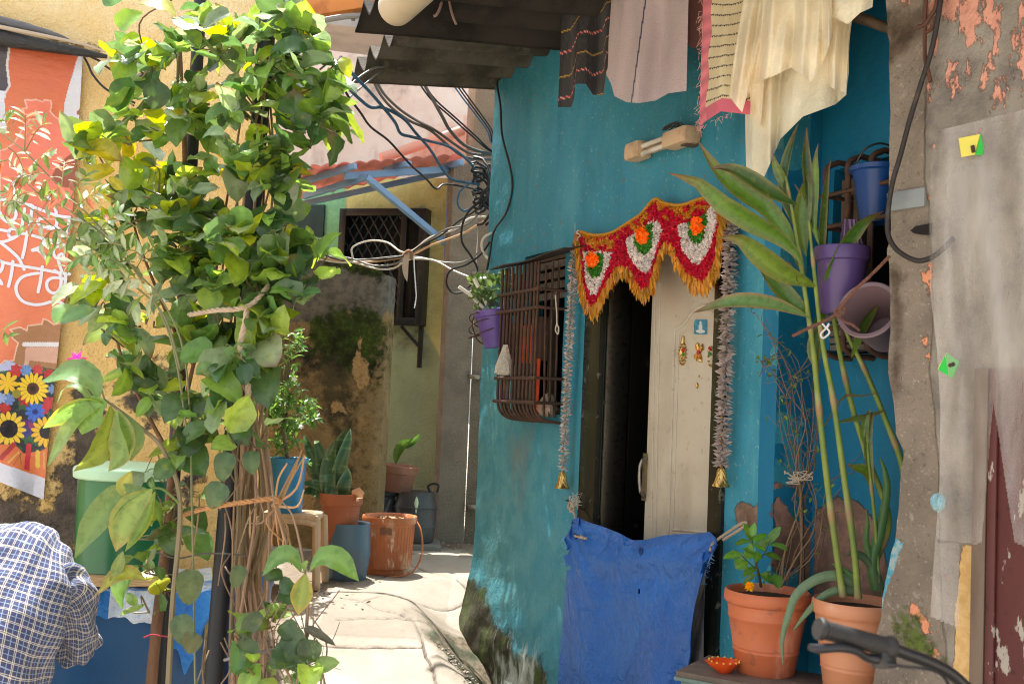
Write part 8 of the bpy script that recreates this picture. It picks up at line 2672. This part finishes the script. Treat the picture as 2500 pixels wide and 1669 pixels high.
for (x0, y0, x1, y1, n, r) in ((60, 370, 62, 280, 7, .5), (60, 372, 110, 300, 7, .15), (30, 345, 5, 290, 6, .2), (90, 395, 120, 385, 5, .05), (110, 425, 60, 440, 7, .3), (150, 460, 158, 395, 7, .7), (150, 460, 110, 500, 7, .2), (190, 500, 130, 490, 7, .2), (230, 545, 150, 560, 8, .15), (60, 500, 5, 470, 7, .2), (90, 470, 20, 500, 7, .1), (120, 550, 40, 560, 8, .05), (180, 520, 240, 470, 7, .1), (250, 560, 300, 520, 6, .05), (200, 590, 120, 610, 8, .05), (250, 620, 160, 650, 8, .0), (300, 660, 200, 680, 8, .0), (330, 660, 380, 600, 6, .0), (0, 325, -40, 380, 6, .2), (20, 390, -30, 430, 6, .2), (120, 440, 90, 480, 6, .3), (40, 470, 10, 530, 6, .2), (80, 430, 30, 450, 7, .3), (170, 490, 210, 430, 5, .2), (290, 590, 240, 640, 7, 0), (330, 690, 260, 720, 6, 0), (150, 560, 100, 590, 7, .05), (20, 360, 60, 420, 6, .25), (360, 640, 300, 610, 7, .0), (340, 560, 270, 540, 6, 0)):
    sprig(x0, y0, x1, y1, n + 2, r)
for (x0, y0, x1, y1, n) in ((270, 560, 210, 590, 6), (300, 600, 230, 610, 6), (330, 640, 250, 660, 6), (360, 690, 280, 690, 7), (230, 540, 170, 580, 6), (390, 720, 320, 740, 6)):
    sprig(x0, y0, x1, y1, n, .0, 64, .55)
sprig(0, 815, 18, 822, 3, 0, 40, .2)
lf.build('leaves', M_leaf, ro); st.build('stems', M_stem, ro)

# ---- sapling with variegated leaves low by the paving
sa_ = thing('young_sapling', PZ(700, 1900, 0.0), 'young sapling with four spread leaves, one yellowing, low before the paving', 'plant')
lf, st = MB(), MB()
tube(st, [P(742, 1900, 3.3), P(748, 1560, 3.3), P(752, 1460, 3.28), P(745, 1400, 3.27), P(735, 1340, 3.27), P(715, 1260, 3.27), P(690, 1225, 3.3)], [.006, .005, .004, .002], 7, (.26, .17, .11), sm=5)
tube(st, [P(700, 1330, 3.27), P(670, 1230, 3.3), P(660, 1160, 3.32)], [.003, .002], 6, (.26, .17, .11), sm=4)
LL([(735, 1395), (710, 1355), (680, 1360), (640, 1405)], 50, (.13, .26, .07), 3.25, tilt=.4)
LL([(755, 1395), (790, 1358), (830, 1370), (876, 1418)], 62, (.14, .28, .07), 3.22, tilt=-.4)
LL([(745, 1400), (738, 1440), (732, 1475), (728, 1500)], 54, (.20, .26, .05), 3.2, edge=(.42, .34, .05), tip=(.4, .3, .05))
LL([(745, 1392), (742, 1380), (750, 1370), (752, 1375)], 14, (.16, .28, .06), 3.22)
for (x, y, dx, dy, W, c) in ((690, 1400, -45, 10, 34, (.05, .10, .03)), (715, 1420, -30, 25, 50, (.06, .12, .05)), (690, 1440, 30, 30, 46, (.05, .11, .04))):
    a, b = P(x, y, 3.3), P(x + dx, y + dy, 3.28)
    leaf(lf, a, b - a, (0, -.8, .5), (b - a).length, W / 2600 * 3.3, c, 'heart', rows=8)
lf.build('leaves', M_leaf, sa_); st.build('stem', M_stem, sa_)
# ---- low creeper at the bottom
cr_ = thing('creeper', PZ(720, 1900, 0.0), 'low creeper of dull green leaves trailing at the bottom of the brown stems', 'plant')
random.seed(17)
lf, st = MB(), MB()
for k in range(12):
    x0 = random.uniform(600, 800)
    tube(st, [P(x0, 1900, 3.3), P(x0 + random.uniform(-30, 30), 1680, 3.28), P(x0 + random.uniform(-60, 40), 1560, 3.28), P(x0 + random.uniform(-60, 60), 1440, 3.3)], [.004, .003, .0015], 6, jit((.24, .16, .11), .3), sm=5)
def oneb(x, y, dx, dy, W, col, shape='heart', Y=3.25, tip=None):
    a, b = P(x, y, Y), P(x + dx, y + dy, Y - .01)
    leaf(lf, a, b - a, Vector((0, -.85, .5)) + rv(.15), (b - a).length, W / 2600 * Y, col, shape, droop=.4, tip=tip, rows=8)
DG = (.065, .12, .05)
for a in ((700, 1540, 40, 55, 60, DG), (720, 1560, 10, 70, 64, (.05, .10, .04)), (760, 1560, -10, 62, 60, (.05, .09, .035)), (670, 1580, 55, 30, 56, DG), (660, 1610, 70, 0, 50, (.07, .13, .05)), (690, 1520, 30, 40, 50, DG), (745, 1530, 75, 40, 22, (.08, .08, .05)), (770, 1628, 55, -15, 42, (.17, .28, .08)), (745, 1640, 40, 15, 40, (.16, .28, .06)), (640, 1500, -60, 60, 50, (.06, .09, .03)), (620, 1560, -40, 60, 56, (.07, .12, .04)), (590, 1380, -20, 55, 40, (.06, .1, .03)), (600, 1690, 28, -70, 60, (.18, .34, .06))):
    oneb(*a)
for (cx, cy, n) in ((700, 1600, 8), (640, 1640, 6), (740, 1660, 6), (590, 1560, 5), (660, 1480, 5)):
    cluster(lf, st, cx, cy, 55, 45, 3.3, n, 60, 'heart', .03, .05, dY=.08, wr=.8)
for k in range(60):
    x, y = random.uniform(640, 800), random.uniform(1560, 1669)
    q = P(x, y, 3.4 + random.uniform(-.1, .2))
    e = q + Vector((random.uniform(-.08, .08), random.uniform(-.05, .05), random.uniform(-.05, .08)))
    tube(st, [q, q.lerp(e, .5) + rv(.01), e], [.002, .001], 4, jit((.22, .16, .11), .4), sm=3)
lf.build('leaves', M_leaf, cr_); st.build('stems', M_stem, cr_)
# dry bunch of roots in front of the blue bucket
mb = MB()
for k in range(14):
    b0 = P(672 + random.uniform(-10, 10), 1235, 3.42)
    if k < 6:
        e = P(720 + random.uniform(-20, 25), 1090 + random.uniform(0, 110), 3.4)
    else:
        e = P(672 + random.uniform(-20, 50), 1330 + random.uniform(-20, 60), 3.42)
    tube(mb, [b0, b0.lerp(e, .5) + rv(.02), e], [.0045, .0025], 5, jit((.42, .24, .12), .25), sm=4, jit=.15)
tube(mb, [P(672, 1230, 3.42), P(690, 1290, 3.42), P(700, 1340, 3.4)], [.012, .004], 6, (.30, .18, .09), sm=4)
tag(mb.build('root_bunch', M_twig), 'bunch of dry orange-brown roots tied to the end of the rope', 'roots')

# ---- ropes and wires round the stems
M_sisal = mat('sisal_rope', S(176, 128, 84), rough=.9, vary=[(S(120, 84, 56), 30, .5, .7, .7)])
def rope2(label, pts, r, m):
    mb = MB(); rope(mb, [P(*q) for q in pts], r)
    return tag(mb.build('rope', m), label, 'rope', 'ropes round the climbing stems')
rope2('brown rope tied level round the lower stems of the vine', [(440, 1258, 3.45), (500, 1240, 3.38), (560, 1230, 3.36), (620, 1222, 3.36), (672, 1216, 3.38), (680, 1225, 3.42), (675, 1245, 3.42)], .0085, M_sisal)
rope2('grey-brown rope tied across the upper stems under the leaves', [(462, 768, 3.42), (520, 758, 3.36), (580, 754, 3.34), (615, 742, 3.34), (650, 705, 3.38), (660, 690, 3.44)], .0085, M_rope)
rope2('thick loop of rope hanging down along the pole between the leaves', [(604, 745, 3.34), (598, 790, 3.33), (588, 835, 3.33), (590, 890, 3.32), (606, 945, 3.31), (600, 985, 3.31), (575, 1025, 3.32), (556, 1048, 3.34)], .0095, M_rope)
mb = MB(); tube(mb, [P(548, 1610, 3.4), P(600, 1595, 3.36), P(650, 1588, 3.36), P(720, 1570, 3.4)], .005, 6, sm=4)
tag(mb.build('wire', M_c['grey']), 'grey wire stretched across the stems near the bottom', 'wire')
mb = MB(); tube(mb, [P(375, 1345, 3.7), P(430, 1362, 3.6), P(490, 1352, 3.46), P(545, 1350, 3.44), P(600, 1356, 3.46)], .003, 6, sm=4)
tag(mb.build('wire', M_c['dark']), 'thin brown wire tied between the two black poles', 'wire')
mb = MB()
tube(mb, [P(352, 1555, 3.72), P(372, 1548, 3.7), P(400, 1552, 3.7), P(440, 1555, 3.66)], .003, 6, sm=4)
tag(mb.build('string', mat('red_string', S(150, 50, 60), rough=.8)), 'red string tied round the thin brown trunk', 'string')

# ================================================================== person bending at the counter
M_skin = mat('skin', S(134, 92, 70), rough=.55, spec=.4, bump=[(60, .1, .003)])
M_shirt = mat('checked_cotton', vcol=True, rough=.9, spec=.12, sheen=.15, bump=[(9, .45, .03), (170, .2, .002)])
M_trous = mat('dark_trousers', S(50, 52, 62), rough=.9, bump=[(14, .4, .02)])
M_hair = mat('black_hair', S(24, 20, 18), rough=.5, bump=[(120, .6, .004, (1, 1, .3))])
pz = Vector((P(-8, 1600, 3.55).x, 3.55, 0))
per = thing('person', pz, 'person in a blue and white checked short-sleeved shirt bending forward, back towards us', 'person')
# joints: seated on a low stool out of the frame, back rounded, head bent down in front
J = {}
J['pel'] = pz + Vector((-.04, -.02, .50)); J['waist'] = pz + Vector((-.03, .02, .66)); J['chest'] = pz + Vector((-.02, .12, .88))
J['neck0'] = pz + Vector((-.02, .25, .99)); J['neck'] = pz + Vector((-.03, .34, .96)); J['head'] = pz + Vector((-.05, .43, .88)); J['chin'] = pz + Vector((-.05, .47, .78))
for sg, n in ((-1, 'L'), (1, 'R')):
    J['sh' + n] = pz + Vector((sg * .15, .16, .90)); J['el' + n] = pz + Vector((sg * .13, .30, .68)); J['wr' + n] = pz + Vector((sg * .06, .50, .62)); J['ha' + n] = pz + Vector((sg * .045, .58, .60))
    J['hip' + n] = pz + Vector((sg * .09, .0, .40)); J['kn' + n] = pz + Vector((sg * .12, .38, .36)); J['an' + n] = pz + Vector((sg * .18, .34, .08)); J['to' + n] = pz + Vector((sg * .19, .50, .04))
names = list(J)
R_ = {'pel': .12, 'waist': .115, 'chest': .125, 'neck0': .075, 'neck': .055, 'head': .085, 'chin': .06}
for n in 'LR':
    R_.update({'sh' + n: .062, 'el' + n: .042, 'wr' + n: .028, 'ha' + n: .034, 'hip' + n: .085, 'kn' + n: .062, 'an' + n: .04, 'to' + n: .034})
edges = [('pel', 'waist'), ('waist', 'chest'), ('chest', 'neck0'), ('neck0', 'neck'), ('neck', 'head'), ('head', 'chin')]
for n in 'LR':
    edges += [('chest', 'sh' + n), ('sh' + n, 'el' + n), ('el' + n, 'wr' + n), ('wr' + n, 'ha' + n), ('pel', 'hip' + n), ('hip' + n, 'kn' + n), ('kn' + n, 'an' + n), ('an' + n, 'to' + n)]
    fz = []
    for f in range(5):
        a = 'f%d%s' % (f, n); b = 'g%d%s' % (f, n)
        sg = -1 if n == 'L' else 1
        off = (f - 2) * .016
        if f == 4:
            J[a] = J['ha' + n] + Vector((-sg * .035, .005, .005)); J[b] = J[a] + Vector((-sg * .02, .03, -.01))
        else:
            J[a] = J['ha' + n] + Vector((sg * (off + .012), .045 - abs(off) * .3, -.006)); J[b] = J[a] + Vector((0, .032 - abs(off) * .3, -.022))
        R_[a] = .0095; R_[b] = .008
        names += [a, b]
        edges += [('ha' + n, a), (a, b)]
me = bpy.data.meshes.new('body')
idx = {n: i for i, n in enumerate(names)}
me.from_pydata([tuple(J[n]) for n in names], [(idx[a], idx[b]) for a, b in edges], [])
body_ = link('body', me, M_skin, per)
sk = body_.modifiers.new('skin', 'SKIN')
if me.skin_vertices:
    for n in names:
        sv = me.skin_vertices[0].data[idx[n]]
        sv.radius = (R_[n], R_[n])
        sv.use_root = n == 'pel'
sb_ = body_.modifiers.new('sub', 'SUBSURF'); sb_.levels = 2; sb_.render_levels = 2
body_.data.polygons.foreach_set('use_smooth', [True] * len(body_.data.polygons))
sk.use_smooth_shade = True
# hair cap
mb = MB()
hd_ = J['head'].lerp(J['chin'], .2)
lathe(mb, [(0, .108), (.05, .098), (.085, .06), (.098, .015), (.095, -.03), (.08, -.06), (.0, -.04)], hd_, 24, R=Matrix.Rotation(RAD(-25), 3, 'X'))
mb.build('hair', M_hair, per)
mb = MB()
for sg in (-1, 1):
    n = 'L' if sg < 0 else 'R'
    tube(mb, [J['pel'] + Vector((sg * .05, 0, .04)), J['hip' + n], J['hip' + n].lerp(J['kn' + n], .5), J['kn' + n], J['kn' + n].lerp(J['an' + n], .5), J['an' + n]], [.14, .125, .11, .085, .08, .07], 16, sm=4)
mb.build('trousers', M_trous, per)
mb = MB()
box(mb, (pz.x - .04, pz.y - .0, .20), (.34, .30, .40), 0, .02)
tag(mb.build('low_stool', M_oldwood), 'low wooden stool the person in the checked shirt sits on', 'stool')


t = M_shirt.node_tree; NN, LK = t.nodes, t.links          # woven check: lines counted along the cloth's own two directions
def _m(op, *v):
    x = NN.new('ShaderNodeMath'); x.operation = op
    for i, q in enumerate(v):
        if isinstance(q, (int, float)): x.inputs[i].default_value = q
        else: LK.new(q, x.inputs[i])
    return x.outputs[0]
acc_ = {}
for ax_ in ('pa', 'pb'):
    at = NN.new('ShaderNodeAttribute'); at.attribute_name = ax_
    fr_q = _m('FRACT', _m('DIVIDE', at.outputs['Fac'], .033))
    def near(c0, wd): return _m('LESS_THAN', _m('ABSOLUTE', _m('SUBTRACT', fr_q, c0)), wd)
    acc_[ax_] = (_m('MAXIMUM', near(.30, .032), near(.43, .032)), near(.86, .035))
def _mix(f, a_, b_):
    x = NN.new('ShaderNodeMix'); x.data_type = 'RGBA'
    LK.new(f, x.inputs[0])
    for sck, q in ((x.inputs[6], a_), (x.inputs[7], b_)):
        if isinstance(q, tuple): sck.default_value = (*q, 1)
        else: LK.new(q, sck)
    return x.outputs[2]
c_ = _mix(_m('MAXIMUM', acc_['pa'][1], acc_['pb'][1]), S(74, 76, 108), S(134, 154, 184))
c_ = _mix(_m('MAXIMUM', acc_['pa'][0], acc_['pb'][0]), c_, S(190, 184, 174))
c_ = _mix(_m('MULTIPLY', acc_['pa'][0], acc_['pb'][0]), c_, S(226, 220, 208))
LK.new(c_, NN['Principled BSDF'].inputs['Base Color'])


def sleeve_shell(name, spine, radii, around, seed, a0=0, squash=None, extra=None, nv=150, na=150):
    sp = cr(spine, 12)
    m = len(sp)
    L = [0]
    for i in range(1, m): L.append(L[-1] + (sp[i] - sp[i - 1]).length)
    X = np.zeros((nv, na, 3)); A_p = np.zeros((nv, na)); B_p = np.zeros((nv, na))
    for i in range(nv):
        s = L[-1] * i / (nv - 1)
        j = 0
        while j < m - 2 and L[j + 1] < s: j += 1
        f = (s - L[j]) / max(1e-9, L[j + 1] - L[j])
        p = sp[j].lerp(sp[j + 1], f)
        t = (sp[min(j + 2, m - 1)] - sp[max(j - 1, 0)]).normalized()
        side = Vector((1, 0, 0)); side = (side - t * side.dot(t)).normalized()
        up = t.cross(side) * -1
        k = i / (nv - 1)
        rx_ = np.interp(k, np.linspace(0, 1, len(radii)), [r[0] for r in radii]); ry_ = np.interp(k, np.linspace(0, 1, len(radii)), [r[1] for r in radii])
        for q in range(na):
            th = 2 * math.pi * q / (na - 1)
            wr_ = .008 * math.sin(th * 3 + k * 9 + seed) + .007 * math.sin(th * 5 - k * 14 + seed * 2) + .005 * math.sin(th * 9 + k * 22) * k
            wr_ += .010 * math.sin(k * 26 + 3 * math.sin(th * 2 + seed)) * max(0, .5 - abs(k - .45))
            v_ = p + side * ((rx_ + wr_) * math.cos(th)) + up * ((ry_ + wr_) * math.sin(th))
            X[i, q] = v_
            A_p[i, q] = th * .16 + .012 * math.sin(k * 8); B_p[i, q] = s + .010 * math.sin(th * 3)
    return gridmesh(name, X, M_shirt, per, attrs={'pa': A_p, 'pb': B_p})
sleeve_shell('shirt', [J['pel'] + Vector((0, -.02, -.06)), J['waist'] + Vector((0, -.02, 0)), J['chest'] + Vector((0, -.01, 0)), J['neck0'] + Vector((0, -.05, .015)), J['neck'] + Vector((0, -.03, .0))], [(.19, .15), (.185, .15), (.20, .155), (.215, .155), (.205, .14), (.16, .11), (.07, .06)], 1, 1.0)
for n, sg in (('R', 1), ('L', -1)):
    sleeve_shell('sleeve', [J['sh' + n] + Vector((-sg * .09, -.05, .0)), J['sh' + n] + Vector((sg * .0, .0, .0)), J['sh' + n].lerp(J['el' + n], .45) + Vector((sg * .01, 0, 0)), J['sh' + n].lerp(J['el' + n], 1.12) + Vector((sg * .006, .0, 0))], [(.06, .065), (.075, .08), (.074, .078), (.076, .075)], 1, 2.0 + sg, nv=80, na=90)
